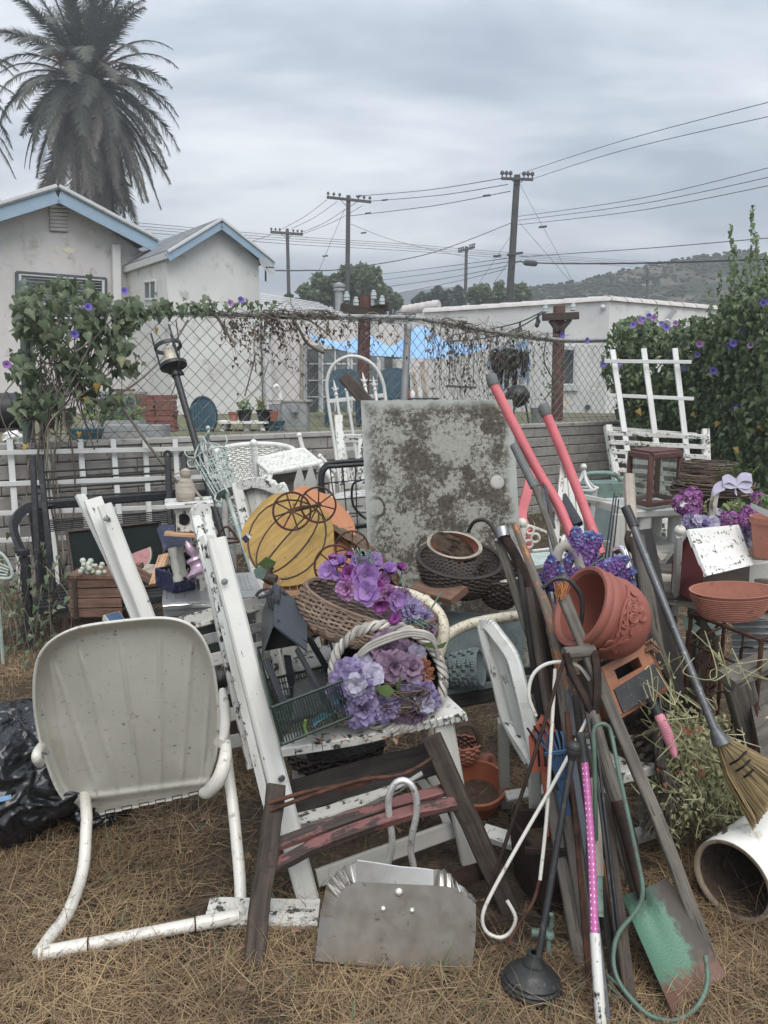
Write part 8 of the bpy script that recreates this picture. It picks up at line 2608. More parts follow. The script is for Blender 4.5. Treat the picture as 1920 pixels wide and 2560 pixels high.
# purple lilac bunch in the bundle
vb = P(1440, 1500, 2.42)
t = T('flower_bouquet', 'bunch of deep violet and blue lilac spikes behind the clay pot', 'flowers', vb)
for px, py, r_, dx in ((1452, 1385, 80, .1), (1440, 1365, 70, .0), (1470, 1372, 60, .3), (1380, 1430, 64, -.3), (1400, 1450, 60, -.2), (1372, 1466, 62, -.5), (1410, 1420, 50, .1), (1480, 1430, 56, .5), (1500, 1420, 60, .8), (1520, 1420, 60, 1.0), (1535, 1440, 56, 1.2), (1505, 1445, 54, .9), (1360, 1500, 60, -.6), (1385, 1490, 54, -.3), (1400, 1500, 50, .1), (1370, 1540, 50, -.5), (1340, 1480, 44, -.8), (1425, 1440, 50, .2), (1545, 1465, 44, 1.4), (1395, 1530, 46, -.3)):
 p_ = P(px, py + 14, 2.45 + U(-.06, .06))
 inst('flower', FL['spike'], t, p_, face_rot(V((dx + U(-.2, .2), -.5, 1)), U(0, 6)), mpp(p_) * r_)
lb = MB()
leafquads(lb, LEAF, [(P(1440 + U(-90, 80), 1470 + U(-50, 60), 2.5), hang_rot((0, -1, .3), 1), U(.03, .06)) for i in range(40)])
ob('foliage', lb, M['dryleaf'], t, True)
sb = MB()
for i in range(10):
 sb.tube([P(1420 + U(-60, 80), 1450, 2.48), P(1430, 1620, 2.5)], .003, 4)
ob('stem', sb, M['stemgreen'], t)
solo('basket_handle', tb([(1390, 1400), (1400, 1372), (1420, 1364), (1442, 1385), (1452, 1430), (1440, 1480)], 2.40, .010, 6, flat=1.6), 'wicker_grey', 'bent wooden hoop handle sticking out of the violet flowers', 'handle')
# rose relief clay pot, chalkboard crate, brown basket, stool
Cm, Cb_ = P(1448, 1514, 2.13), P(1548, 1590, 2.26)
ax = V((.88, .24, -.41)).normalized()
Rm = 104 * mpp(Cm)
t = T('rose_pot', 'big red brown clay pot with rose relief tipped on its side', 'flower pot', P(1500, 1660, 2.2))
prof = [(Rm * .86, .012), (Rm * .92, 0), (Rm * 1.0, 0), (Rm * 1.03, .008), (Rm * 1.02, .022), (Rm * .985, .027), (Rm * 1.01, .033), (Rm * 1.02, .05), (Rm * .985, .055), (Rm * 1.0, .075), (Rm * 1.02, .105), (Rm * .97, .14), (Rm * .86, .17), (Rm * .7, .195), (0, .2), (Rm * .3, .17), (Rm * .7, .15), (Rm * .84, .09), (Rm * .86, .012)]
ob('pot', MB().lathe(Cm, ax, prof, 48), M['terra_red'], t)
v1 = V((0, -1, 0)) - ax * ax.dot(V((0, -1, 0)))
v1.normalize()
v2 = ax.cross(v1)
def onpot(h, a_, o=0.0):
 r = interp([(.03, Rm * 1.0), (.105, Rm * 1.02), (.14, Rm * .97), (.17, Rm * .86)], h) + o
 return Cm + ax * h + (v1 * cos(a_) + v2 * sin(a_)) * r, (v1 * cos(a_) + v2 * sin(a_))
rl = MB()
for h, a_, s_ in ((.095, -.38, .018), (.085, -.62, .018), (.105, -.66, .018), (.125, -.48, .015)):
 p_, n_ = onpot(h, a_)
 o1 = n_.orthogonal().normalized()
 o2 = n_.cross(o1)
 pts = [p_ + (o1 * cos(i * .75) + o2 * sin(i * .75)) * s_ * (i / 22) + n_ * .004 for i in range(2, 23)]
 rl.tube(pts, [.0028 + .0016 * (i / 21) for i in range(21)], 5)
 rl.lathe(p_, n_, [(s_ * .9, 0), (s_ * .7, .003), (0, .003)], 14)
for i in range(22):
 h, a_ = .085 + .02 * sin(i * 1.7) + U(-.012, .012), -.95 + i * .075
 p_, n_ = onpot(h, a_, .001)
 o1 = (v2 * U(-.4, 1) + ax * U(-1, 1)).normalized()
 o1 = (o1 - n_ * o1.dot(n_)).normalized()
 o2 = n_.cross(o1)
 rl.plate([p_ - o1 * .012, p_ + o2 * .006, p_ + o1 * .013, p_ - o2 * .006], n_ * .004)
for k_ in range(2):
 rl.tube([onpot(.068 + .012 * k_ + .01 * sin(a_ * 4 + k_), a_, .001)[0] for a_ in [-1.2 + .1 * i for i in range(26)]], .004, 6)
ob('rose_relief', rl, M['terra_red'], t)
t = T('wooden_crate', 'orange wooden box with a chalkboard face and a slot handle', 'crate', P(1590, 1800, 2.1))
TL_, TR_, BL_ = P(1496, 1672, 2.10), P(1622, 1604, 2.20), P(1547, 1800, 2.04)
ux, uy = TR_ - TL_, BL_ - TL_
nf = ux.cross(uy).normalized()
nf = nf if nf.y < 0 else -nf
dpv = -nf * .11
fp = lambda u, v, o=0.0: TL_ + ux * u + uy * v + nf * o
fr = MB()
for (u0, u1, v0, v1_) in ((0, 1, 0, .16), (0, 1, .36, 1), (0, .24, .16, .36), (.72, 1, .16, .36)):
 fr.plate([fp(u0, v0), fp(u1, v0), fp(u1, v1_), fp(u0, v1_)], -nf * .012)
ob('front', fr, M['crate_wood'], t)
ob('side', MB().plate([fp(1, 0), fp(1, 1), fp(1, 1) + dpv, fp(1, 0) + dpv], ux.normalized() * -.012), M['crate_wood'], t)
ob('side', MB().plate([fp(0, 0), fp(0, 1), fp(0, 1) + dpv, fp(0, 0) + dpv], ux.normalized() * .012), M['crate_wood'], t)
ob('bottom', MB().plate([fp(0, 1), fp(1, 1), fp(1, 1) + dpv, fp(0, 1) + dpv], uy.normalized() * -.012), M['crate_wood'], t)
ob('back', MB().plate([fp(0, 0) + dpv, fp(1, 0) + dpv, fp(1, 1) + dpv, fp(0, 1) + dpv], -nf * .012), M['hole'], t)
ob('chalkboard', MB().plate([fp(.10, .47, .001), fp(.93, .42, .001), fp(.94, .90, .001), fp(.10, .93, .001)], nf * .004), M['board_black'], t)
b_ = MB()
for i in range(5):
 p_ = fp(.93 + U(-.06, .06), .03 + U(-.04, .12), .004)
 b_.tube(cr([p_, p_ + V((.01, -.006, .012)), p_ + V((.025, -.004, U(-.01, .01))), p_ + V((.045, 0, -.012))], 3), [.006, .007, .006, .002], 4) if 0 else b_.tube([p_, p_ + V((.012, -.006, .012)), p_ + V((.03, -.004, -.004))], .005, 4)
ob('dry_leaf', b_, M['litter'], t)
C_ = P(1588, 1800, 2.22)
f = bowlf(C_, V((.09, 0, .05)), V((0, .09, 0)), V((.02, -.01, -.13)), .4)
t = T('wicker_basket', 'dark rough woven basket under the chalkboard box', 'basket', C_ - V((0, 0, .13)))
ob('weave', MB().weave(f, 11, 22, 66, .009, .0085), M['wicker_dark'], t)
ob('lining', liner(f), M['wicker_dark'], t)
t = T('stool', 'white flaking stool with turned legs under the brown basket', 'stool', G(1612, 2080))
sc = P(1565, 1895, 2.2)
ob('seat', MB().bar(P(1500, 1905, 2.15), P(1640, 1868, 2.25), .20, .035, up=(0, -.1, 1)), M['white_bad'], t)
for a, c in (((1606, 1895, 2.16), (1614, 2075)), ((1530, 1910, 2.12), (1520, 2105))):
 p0, p1 = P(*a), G(*c)
 L_ = (p1 - p0).length
 ob('leg', MB().lathe(p0, p1 - p0, [(.02, 0), (.024, L_ * .1), (.016, L_ * .16), (.026, L_ * .22), (.018, L_ * .28), (.019, L_ * .7), (.024, L_ * .8), (.017, L_ * .86), (.022, L_), (0, L_)], 14), M['white_grey'], t)
ob('base_rail', MB().bar(G(1500, 2125), G(1640, 2078), .05, .045), M['white'], t)
ob('apron', br((1505, 1935, 2.1), (1600, 1912, 2.16), .01, .05), M['wood_red'], t)
t = T('planter_box', 'rusty brown square planter standing behind the tools', 'planter', G(1390, 2240))
c = G(1385, 2225)
hz0 = P(1385, 2030, 2.12).z
b_ = MB()
for i in range(4):
 a_ = .25 + i * pi / 2
 d_, e_ = V((cos(a_), sin(a_), 0)), V((-sin(a_), cos(a_), 0))
 k1, k2 = .085, .105
 b_.plate([c + d_ * k1 - e_ * k1, c + d_ * k1 + e_ * k1, c + d_ * k2 + e_ * k2 + V((0, 0, hz0)), c + d_ * k2 - e_ * k2 + V((0, 0, hz0))], -d_ * .008)
ob('body', b_, M['rustdark'], t)
ob('rim', MB().bar(c + V((-.11, -.10, hz0)), c + V((.10, -.12, hz0)), .012, .02).bar(c + V((-.11, .09, hz0)), c + V((.10, .09, hz0)), .012, .02), M['rustdark'], t)
ob('soil', MB().box(c + V((0, 0, .02)), .16, .16, hz0 - .06, .25), M['soil'], t)
for px, py, lab in ((1404, 2222, 'upper verdigris brass garden tap lying among the tool feet'), (1372, 2336, 'lower verdigris brass garden tap lying in the straw')):
 c = P(px, py, G(px, py + 40).y)
 t = T('garden_tap', lab, 'tap', G(px, py + 40), 'old brass taps')
 ob('body', MB().lathe(c, (.2, -.8, .3), [(.0, -.02), (.014, -.015), (.016, .0), (.010, .012), (0, .014)], 14), M['verdigris'], t)
 ob('lever', MB().tube([c, c + V((.006, -.01, .05)), c + V((.002, -.012, .068))], .006, 7), M['verdigris'], t)
 ob('spout', MB().tube([c, c + V((-.002, -.01, -.03)), c + V((.006, -.012, -.055))], .0075, 8), M['verdigris'], t)
 ob('pipe', MB().tube([c + V((-.045, .005, .002)), c], .012, 10), M['white_grey' if py < 2300 else 'green_metal'], t)
solo('rust_strap', tb([(1210, 2318), (1250, 2298), (1320, 2296), (1380, 2312)], 1.86, .012, 5, flat=.4), 'rustdark', 'curved rusty iron strap in the straw left of the plunger', 'strap')
# right hand side
t = T('plank_table', 'grey weathered plank table carrying the red birdhouse', 'table', G(1800, 1720))
for i in range(4):
 ob('plank', br((1650 - i * 2, 1476 - i * 26, 2.75 + i * .13), (2010, 1520 - i * 32, 2.65 + i * .13), .125, .03, up=(0, 0, 1), seg=4, wob=.001), M['wood_pale' if i % 2 else 'wood_grey'], t)
for px, py, y_ in ((1668, 1482, 2.78), (1990, 1500, 2.75)):
 a = P(px, py, y_)
 ob('leg', MB().bar(a - V((0, 0, .02)), V((a.x, a.y, 0)), .07, .06), M['wood_redbrown'], t)
ob('apron', br((1660, 1492, 2.72), (2000, 1545, 2.62), .02, .05), M['wood_pale'], t)
ob('back_board', br((1860, 1440, 2.9), (2010, 1425, 2.9), .03, .10), M['white_grey'], t)
t = T('birdhouse', 'barn red birdhouse with a flaking white plank roof', 'birdhouse', P(1740, 1490, 2.7))
A1, A2 = P(1716, 1326, 2.62), P(1842, 1314, 2.86)
B1, B2 = P(1766, 1440, 2.50), P(1882, 1412, 2.76)
C1, C2 = P(1655, 1404, 2.72), P(1780, 1390, 2.96)
nr = (A2 - A1).cross(B1 - A1).normalized()
nr = nr if nr.z > 0 else -nr
for v0, v1_ in ((0, .36), (.34, .76), (.74, 1.0)):
 o_ = nr * (.004 + .004 * (1 - v0))
 ob('roof_board', MB().plate([A1.lerp(B1, v0) + o_, A2.lerp(B2, v0) + o_, A2.lerp(B2, v1_) + o_ * .4 + V((U(-.008, .008), 0, 0)), A1.lerp(B1, v1_) + o_ * .4], -nr * .012), M['white_speck'], t)
nl = (A1 - A2).cross(C1 - A1).normalized()
nl = nl if nl.z > 0 else -nl
ob('roof_board', MB().plate([A1, A2, C2, C1], -nl * .014), M['white_bad'], t)
fz = P(1700, 1484, 2.66)
ins_ = (A2 - A1).normalized() * .014
p0, p1, p2 = A1 + ins_ - V((0, 0, .02)), B1 + ins_ + V((-.02, .0, .01)), C1 + ins_ + V((.03, 0, .015))
b0, b1_ = V((p1.x + .004, p1.y, fz.z)), V((p2.x, p2.y, fz.z))
ob('front', MB().plate([p0, p1, b0, b1_, p2], (A2 - A1).normalized() * .012), M['wood_red' if 0 else 'barn'] if 'barn' in M else plain('barn_red_paint', '#7a3234', .55, 0, .15, 8, .15, (.12, .05, .05), 30), t)
M['barn'] = t.children[-1].data.materials[0]
bk_ = (A2 - A1) - ins_ * 2
ob('side', MB().plate([p1, p1 + bk_, b0 + bk_, b0], (.0, .012, 0)), M['wood_dark'], t)
ob('side', MB().plate([p2, p2 + bk_, b1_ + bk_, b1_], (.012, 0, 0)), M['barn'], t)
t = T('ball_post', 'white painted post topped with a ball left of the red birdhouse', 'post', G(1668, 1800))
a, c = P(1697, 1338, 2.5), G(1672, 1795)
ob('post', MB().bar(c, a, .022, .022, up=(0, 1, 0)), M['white'], t)
ob('ball', MB().ball(P(1700, 1326, 2.5), .0185, 18, 12), M['tubewhite'], t)
co_ = P(1832, 1478, 2.35)
t = T('oval_planter', 'oval ribbed terracotta planter on the rusty wire stand', 'planter', P(1825, 1545, 2.35))
kk = mpp(co_)
pr = []
nrib = 12
for i in range(nrib * 3 + 1):
 f_ = i / (nrib * 3)
 pr.append(((66 + 38 * f_ ** .7) * kk + (.0042 if i % 3 == 1 else 0), -.088 + .085 * f_))
prof = [(0, -.088)] + pr + [(107 * kk, 0), (108 * kk, .006), (102 * kk, .006), (97 * kk, -.01), (60 * kk, -.075), (0, -.075)]
ob('planter', MB().lathe(co_, (-.03, -.12, 1), prof, 48, ax=(1, 0, 0), ratio=.55), M['terra'], t)
ob('soil', MB().lathe(co_ - V((0, 0, .05)), (0, 0, 1), [(0, 0), (80 * kk, 0)], 24, ax=(1, 0, 0), ratio=.52), M['soil'], t)
t = T('plant_stand', 'rusty wrought iron wire plant stand with scrolled sides', 'plant stand', G(1850, 1830))
zs = co_.z - .095
cs = [P(1728, 1530, 2.42), P(1905, 1590, 2.15), P(1990, 1540, 2.35), P(1815, 1500, 2.6)]
for c_ in cs:
 c_.z = zs
for i in range(4):
 ob('top_rail', MB().tube([cs[i], cs[(i + 1) % 4]], .006, 7), M['rust'], t)
 ob('leg', MB().tube([cs[i], V((cs[i].x, cs[i].y, 0))], .007, 7), M['rust'], t)
 m_ = cs[i].lerp(cs[(i + 1) % 4], .5)
 d_ = (cs[(i + 1) % 4] - cs[i]).normalized()
 sc_ = MB()
 for s_ in (-1, 1):
  for z_ in (.12, .30):
   sc_.tube(cr([m_ + d_ * s_ * .01 - V((0, 0, .02 + z_)), m_ + d_ * s_ * .06 - V((0, 0, .04 + z_)), m_ + d_ * s_ * .05 - V((0, 0, .10 + z_)), m_ + d_ * s_ * .02 - V((0, 0, .08 + z_)), m_ + d_ * s_ * .035 - V((0, 0, .06 + z_))], 5), .004, 5)
 for e_ in (.3, .7):
  q_ = cs[i].lerp(cs[(i + 1) % 4], e_)
  sc_.tube([q_ - V((0, 0, .1)), q_ - V((0, 0, .34))], .0035, 5)
 for z_ in (.1, .34):
  sc_.tube([cs[i] - V((0, 0, z_)), cs[(i + 1) % 4] - V((0, 0, z_))], .0045, 5)
 ob('scroll', sc_, M['rust'], t)
fl_ = T('flower_stake', 'verdigris metal flower stake with pale leaves under the planter', 'ornament', G(1745, 1800))
a = P(1742, 1640, 2.7)
ob('stem', MB().tube(cr([V((a.x + .03, 2.6, 0)), a, a + V((.02, 0, .06))], 5), .005, 6).tube(cr([a, a + V((.05, 0, .06)), a + V((.11, 0, .10))], 4), .004, 6), M['green_metal'], fl_)
for px, py, s_ in ((1722, 1556, 1), (1732, 1572, -1), (1785, 1560, 1), (1798, 1576, -1)):
 p_ = P(px, py, 2.68)
 ob('leaf', MB().plate([p_ + V((x * .04, 0, y * .04)) for x, y in ((-.6, 0), (-.3, .5), (.2, .45), (.7, .1), (.3, -.4), (-.2, -.5))], (0, .003, 0)), M['silverleaf'], fl_)
b_ = MB()
for i in range(14):
 x0 = 1838 + i * 9
 b_.tube(PP([(x0, 1520, 2.95), (x0 - 6, 1700, 2.85)]), .010, 6)
cg = MB().grid(lambda u, v: P(1830 + 150 * u, 1505 + 215 * v, 2.95 - .1 * v) + V((0, .010 * sin(v * 2 * pi * 13), 0)), 6, 130)
S('corrugated_sheet', cg, M['galv'], 'piece of corrugated galvanised sheet leaning behind the wire stand', 'metal sheet', smooth=True)
cB = P(1812, 1310, 3.05)
f = bowlf(cB, V((.13, 0, .0)), V((0, .09, .0)), V((0, 0, -.09)), .5)
t = T('flower_basket', 'grapevine basket with a ribbon tied arched handle at right', 'basket', cB - V((0, 0, .09)))
ob('weave', MB().weave(f, 12, 20, 60, .008, .006), M['twig'], t)
ob('lining', liner(f), M['wicker_dark'], t)
for k_ in range(3):
 ob('handle', tb([(1776 + k_ * 5, 1312, 3.0), (1778 + k_ * 5, 1265, 3.0), (1790 + k_ * 4, 1228 - k_ * 3, 3.02), (1822, 1212 - k_ * 4, 3.06), (1856, 1216 - k_ * 4, 3.1), (1884, 1246 - k_ * 3, 3.14), (1896, 1290, 3.16)], None, .008), M['wicker_grey'], t)
rb = MB()
for pl, w_ in (([(1842, 1208), (1822, 1196), (1806, 1204), (1824, 1212), (1842, 1208)], .016), ([(1842, 1206), (1856, 1192), (1880, 1196), (1870, 1212), (1842, 1208)], .016), ([(1842, 1208), (1836, 1222), (1842, 1232)], .014), ([(1842, 1208), (1860, 1222), (1876, 1222)], .016), ([(1776, 1262), (1786, 1226), (1812, 1212)], .02), ([(1790, 1278), (1806, 1282), (1830, 1290)], .014)):
 pts = cr(PP(pl, 2.99), 5)
 for i in range(len(pts) - 1):
  a_, c_ = pts[i], pts[i + 1]
  o_ = V((0, .006, w_))
  rb.add([a_ - o_, c_ - o_, c_ + o_, a_ + o_], [[0, 1, 2, 3]])
ob('ribbon', rb, M['ribbon'], t, True)
tf = T('flower_bouquet', 'orchid purple hydrangeas and lavender petals around the ribbon basket', 'flowers', cB)
for k_, px, py, y_, r_, n_ in (('hyd', 1718, 1258, 2.98, 32, (-.3, -1, .5)), ('hyd', 1732, 1240, 3.0, 22, (0, -1, .8)), ('hyd', 1728, 1280, 2.96, 24, (-.2, -1, 0)), ('hyd', 1826, 1304, 2.9, 26, (0, -1, .4)), ('hyd', 1856, 1306, 2.9, 24, (0, -1, .4)), ('hyd', 1880, 1296, 2.92, 26, (.2, -1, .4)), ('hyd', 1895, 1248, 3.05, 18, (.2, -1, .6)), ('hyd', 1872, 1280, 2.95, 18, (.2, -1, .6)), ('lav_big', 1730, 1304, 2.92, 22, (0, -1, .2)), ('lav_big', 1760, 1312, 2.9, 24, (0, -1, .5)), ('lav_white', 1784, 1308, 2.9, 20, (0, -1, .6)), ('lav_big', 1862, 1328, 2.88, 24, (.2, -1, 0)), ('lav_white', 1876, 1348, 2.88, 24, (.3, -1, -.2)), ('lav_big', 1850, 1340, 2.9, 18, (.2, -1, -.2)), ('lav_white', 1745, 1300, 2.9, 16, (0, -1, .5))):
 bloom(tf, k_, px, py, y_, r_, n_)
lb = MB()
leafquads(lb, LEAFG, [(P(1835 + U(-22, 22), 1262 + U(-14, 14), 2.98), hang_rot((0, -1, .8), .6), U(.025, .045)) for i in range(14)] + [(P(1920 + U(-18, 20), 1250 + U(-16, 18), 2.9), hang_rot((0, -1, .8), .6), U(.02, .035)) for i in range(26)])
ob('foliage', lb, M['greenleaf'], tf, True)
sprigs(tf, [(P(U(1745, 1900), U(1270, 1310), 3.0), (U(-.6, .6), -.3, U(.2, 1))) for i in range(16)], 'herb', .07, 6)
t = T('twig_basket', 'stack of flat vine twig baskets with a hat shape behind the flowers', 'basket', P(1780, 1245, 3.4))
cT = P(1782, 1222, 3.4)
tw = MB()
for i in range(110):
 z_, r_ = U(-.03, .03), U(.12, .20)
 a0 = U(0, 6.28)
 tw.tube([cT + V((cos(a0 + q_ * .3) * r_ * 1.0, sin(a0 + q_ * .3) * r_ * .6, z_ + U(-.008, .008))) for q_ in range(9)], .0032, 4)
for i in range(70):
 a0, z_ = U(0, 6.28), U(.02, .12)
 r_ = .135 - .35 * (z_ - .02) * .4
 tw.tube([cT + V((-.02 + cos(a0 + q_ * .35) * r_, sin(a0 + q_ * .35) * r_ * .7, z_ + U(-.006, .006))) for q_ in range(8)], .0035, 4)
ob('twigs', tw, M['twig'], t, True)
ob('core', MB().lathe(cT, (0, 0, 1), [(0, -.03), (.16, -.03), (.16, .0), (.11, .02), (.10, .11), (0, .115)], 20, ax=(1, 0, 0), ratio=.65), M['wicker_dark'], t)
sprigs(t, [(P(1830 + U(-25, 40), 1195, 3.3), (U(-.5, .8), -.2, U(.3, 1))) for i in range(12)], 'greenleaf', .07, 7)
a = cT - V((0, 0, .03))
ob('stand', MB().bar(a, V((a.x, a.y, 0)), .12, .12), M['wood_dark'], t)
pc = P(1926, 1325, 2.75)
pt = pot('flower_pot', 'worn terracotta pot cut by the right edge of the picture', pc - V((0, 0, .1)), .07, .15, M['terra'])
solo('plant_label', MB().plate(PP([(1880, 1258, 2.72), (1940, 1284, 2.6), (1940, 1302, 2.6), (1880, 1272, 2.72)]), (0, .01, 0)), 'white', 'white board corner sticking in above the worn pot at right', 'board')
t = T('side_table', 'small white wooden table under the glass display case', 'table', G(1610, 1440))
ct_ = P(1610, 1274, 3.75)
ob('tabletop', MB().bar(P(1530, 1270, 3.75), P(1704, 1262, 3.85), .42, .035), M['white'], t)
ob('apron', br((1540, 1288, 3.6), (1690, 1280, 3.68), .02, .05), M['white_grey'], t)
for px, y_ in ((1548, 3.6), (1612, 3.6), (1640, 3.9), (1688, 3.75)):
 a = P(px, 1285, y_)
 ob('leg', MB().bar(a, V((a.x, a.y, 0)), .055), M['white'], t)
ob('shelf', br((1560, 1372, 3.6), (1700, 1356, 3.75), .34, .02), M['white_grey'], t)
t = T('display_case', 'glass display case with reddish wood corner posts on the white table', 'display case', P(1620, 1262, 3.7))
b0 = [P(1570, 1256, 3.75), P(1622, 1260, 3.55), P(1694, 1252, 3.7), P(1640, 1246, 3.9)]
zb = sum(p_.z for p_ in b0) / 4
ht = P(1622, 1142, 3.55).z - zb
for p_ in b0:
 p_.z = zb
for i in range(4):
 p_, q_ = b0[i], b0[(i + 1) % 4]
 ob('post', MB().bar(p_, p_ + V((0, 0, ht)), .024), M['wood_redbrown'], t)
 ob('rail', MB().bar(p_ + V((0, 0, .008)), q_ + V((0, 0, .008)), .024), M['wood_redbrown'], t)
 ob('rail', MB().bar(p_ + V((0, 0, ht)), q_ + V((0, 0, ht)), .028), M['wood_redbrown'], t)
 ob('pane', MB().plate([p_ + V((0, 0, .02)), q_ + V((0, 0, .02)), q_ + V((0, 0, ht - .01)), p_ + V((0, 0, ht - .01))], (q_ - p_).cross(V((0, 0, 1))).normalized() * .003), M['glass'], t)
ob('top', MB().plate([p_ + V((0, 0, ht + .012)) for p_ in b0], (0, 0, .012)), M['wood_redbrown'], t)
t = T('plant_hanger', 'white wrought lantern frame with a ball finial and curved arms', 'lantern', G(1470, 1420))
ph = P(1460, 1176, 4.2)
ob('finial', MB().ball(P(1459, 1167, 4.2), .018), M['tubewhite'], t)
for i in range(4):
 a_ = .4 + i * pi / 2
 d_ = V((cos(a_), sin(a_), 0))
 ob('arm', MB().tube(cr([ph, ph + d_ * .02 - V((0, 0, .05)), ph + d_ * .06 - V((0, 0, .09)), ph + d_ * .10 - V((0, 0, .105))], 4), .010, 6), M['white_clean'], t)
 q_ = ph + d_ * .09 - V((0, 0, .105))
 ob('upright', MB().tube([q_, q_ - d_ * .03 - V((0, 0, .30))], .008, 6), M['white_clean'], t)
 q2 = ph + Matrix.Rotation(pi / 2, 3, 'Z') @ d_ * .09 - V((0, 0, .105))
 ob('rail', MB().tube([q_, q2], .008, 6), M['white_clean'], t)
q_ = ph - V((0, 0, .4))
ob('stand', MB().tube([q_, V((q_.x, q_.y, 0))], .03, 8), M['white_clean'], t)
t = T('toolbox', 'grey green plastic toolbox beyond the white lantern frame', 'toolbox', G(1500, 1400))
c = P(1500, 1252, 4.7)
a_ = V((c.x, c.y, 0))
ob('body', MB().box(c, .32, .18, .12, .1, .15), M['verdigris'], t)
ob('handle', MB().tube(cr([c + V((-.15, 0, .10)), c + V((-.10, 0, .165)), c + V((.08, 0, .165)), c + V((.16, 0, .08))], 5), .016, 8), M['verdigris'], t)
ob('crate_under', MB().box(a_, .3, .16, c.z), M['concrete'], t)
t = T('white_lattice', 'white slatted panel leaning behind the red lopper handles', 'panel', G(1420, 1420))
for i in range(3):
 ob('slat', br((1410 + i * 16, 1196 + i * 6, 3.9), (1428 + i * 16, 1420, 3.7), .03, .015, up=(0, -1, 0)), M['white'], t)
ob('rail', br((1440, 1238, 3.85), (1560, 1262, 3.9), .025, .02, up=(0, -1, 0)), M['white'], t)
t = T('red_cart', 'red painted steel cart leg beside the mouldy glass edge', 'cart', G(1300, 1450))
ob('leg', flatbar(PP([(1330, 1172, 4.0), (1318, 1230, 3.95), (1304, 1290, 3.9), (1320, 1330, 3.85)]), .05, .02, (0, -1, 0)), M['red_tube'], t)
ob('foot', MB().tube([P(1320, 1330, 3.85), V((P(1325, 1400, 3.85).x, 3.85, 0))], .016, 8), M['red_tube'], t)
t = T('iron_chair', 'white wrought iron chair back with scrolls behind the bundle', 'chair', G(1340, 1480))
ob('post', MB().tube([P(1305, 1318, 3.5), V((P(1305, 1318, 3.5).x, 3.5, 0))], .02, 8).ball(P(1305, 1308, 3.5), .024), M['tubewhite'], t)
sb = MB()
for px, py, r_ in ((1325, 1325, .018), (1338, 1345, .02), (1322, 1360, .018)):
 sb.ring(P(px, py, 3.5), (0, -1, 0), r_, .006, 18, 6)
sb.tube(PP([(1312, 1312, 3.5), (1350, 1325, 3.6), (1420, 1352, 3.7)]), .009, 6).tube(PP([(1410, 1340, 3.7), (1402, 1370, 3.6), (1330, 1378, 3.5)]), .009, 6)
ob('scroll', sb, M['tubewhite'], t)
ob('seat', MB().plate(PP([(1300, 1385, 3.3), (1420, 1375, 3.5), (1430, 1395, 3.3), (1310, 1420, 3.1)]), (0, 0, -.015)), M['mint'], t)
a = P(1425, 1390, 3.4)
ob('leg', MB().tube([a, V((a.x, a.y, 0))], .016, 8), M['tubewhite'], t)
t = T('wooden_bench', 'weathered grey wooden bench end cut by the right picture edge', 'bench', G(1900, 2080))
ob('top_rail', MB().bar(P(1812, 1700, 2.12), P(1990, 1622, 2.3), .07, .03, up=(-.2, -.5, 1), seg=5, wob=.002), M['wood_grey'], t)
ob('post', MB().bar(P(1845, 1706, 2.12), G(1935, 2045), .085, .035, up=(0, -1, .1), seg=5, wob=.002), M['wood_grey'], t)
ob('side_panel', MB().plate([P(1868, 1712, 2.16), P(2010, 1660, 2.3), P(2010, 1850, 2.25), P(1905, 1900, 2.1)], (0, .02, 0)), M['wood_grey'], t)
t = T('drain_pipe', 'thick white plastic pipe lying on the straw at lower right', 'pipe', G(1830, 2330))
pm = V((P(1812, 2235, 1.93).x, 1.90, .118))
ax = V((.80, .60, .02)).normalized()
rp = .112
ob('pipe', MB().lathe(pm, ax, [(rp - .001, .002), (rp, .004), (rp, .9)], 48), M['whitepipe'], t)
ob('rim', MB().lathe(pm, ax, [(rp - .013, .02), (rp - .012, .003), (rp - .009, 0), (rp - .001, 0), (rp - .0005, .003)], 48), M['rimdirt'], t)
ob('bore', MB().lathe(pm, ax, [(rp - .013, .9), (rp - .013, .012)], 48), M['soil'], t)
ob('dirt_fill', MB().grid(lambda u, v: pm + ax * (.06 + .5 * v) + V((ax.y, -ax.x, 0)) * (u - .5) * .19 + V((0, 0, -.075 - .028 * (1 - (2 * u - 1) ** 2) + .012 * noise.noise(V((u * 6, v * 9, 0))))), 14, 14), M['soil'], t, True)
ob('inner_dark', MB().lathe(pm + ax * .55, ax, [(0, 0), (rp - .013, 0)], 24), M['hole'], t)
b_ = MB()
for i in range(9):
 a_ = .5 + i * .05
 nn_ = (V((0, 0, 1)) * cos(a_) - V((-ax.y, ax.x, 0)) * sin(a_) * -1).normalized()
 p_ = pm + ax * (.02 + .05 * (i % 4) / 3 + U(0, .03)) + nn_ * rp
 b_.bar(p_, p_ + ax * U(.01, .03) + V((0, 0, 0)), .006, .004)
ob('dirt', b_, M['soil'], t)
t = T('herb_bundle', 'big bundle of dried green herb stems heaped by the white pipe', 'plant', G(1740, 2080))
sb = MB()
hp = []
for i in range(210):
 e_ = P(U(1630, 1900), U(1930, 2100), U(2.08, 2.35))
 a_ = P(1600 + U(-20, 70), 1590 + U(-20, 160), 2.28)
 if R() < .95:
  a_ = P(U(1650, 1760), U(1780, 1900), 2.2)
 m_ = a_.lerp(e_, .5) + rv(.05) + V((0, -.06, .05))
 c_ = cr([a_, m_, e_ + V((0, 0, .02))], 5)
 sb.tube(c_, U(.0012, .0026), 3)
 for q_ in c_[3:]:
  if R() < .85:
   hp.append((q_ + rv(.03), hang_rot((0, -1, .5), 1.3), U(.010, .02)))
  if R() < .6:
   hp.append((q_ + rv(.035), hang_rot((0, -1, .5), 1.3), U(.008, .018)))
ob('stem', sb, M['herb'], t, False, kind='stuff')
lb = MB()
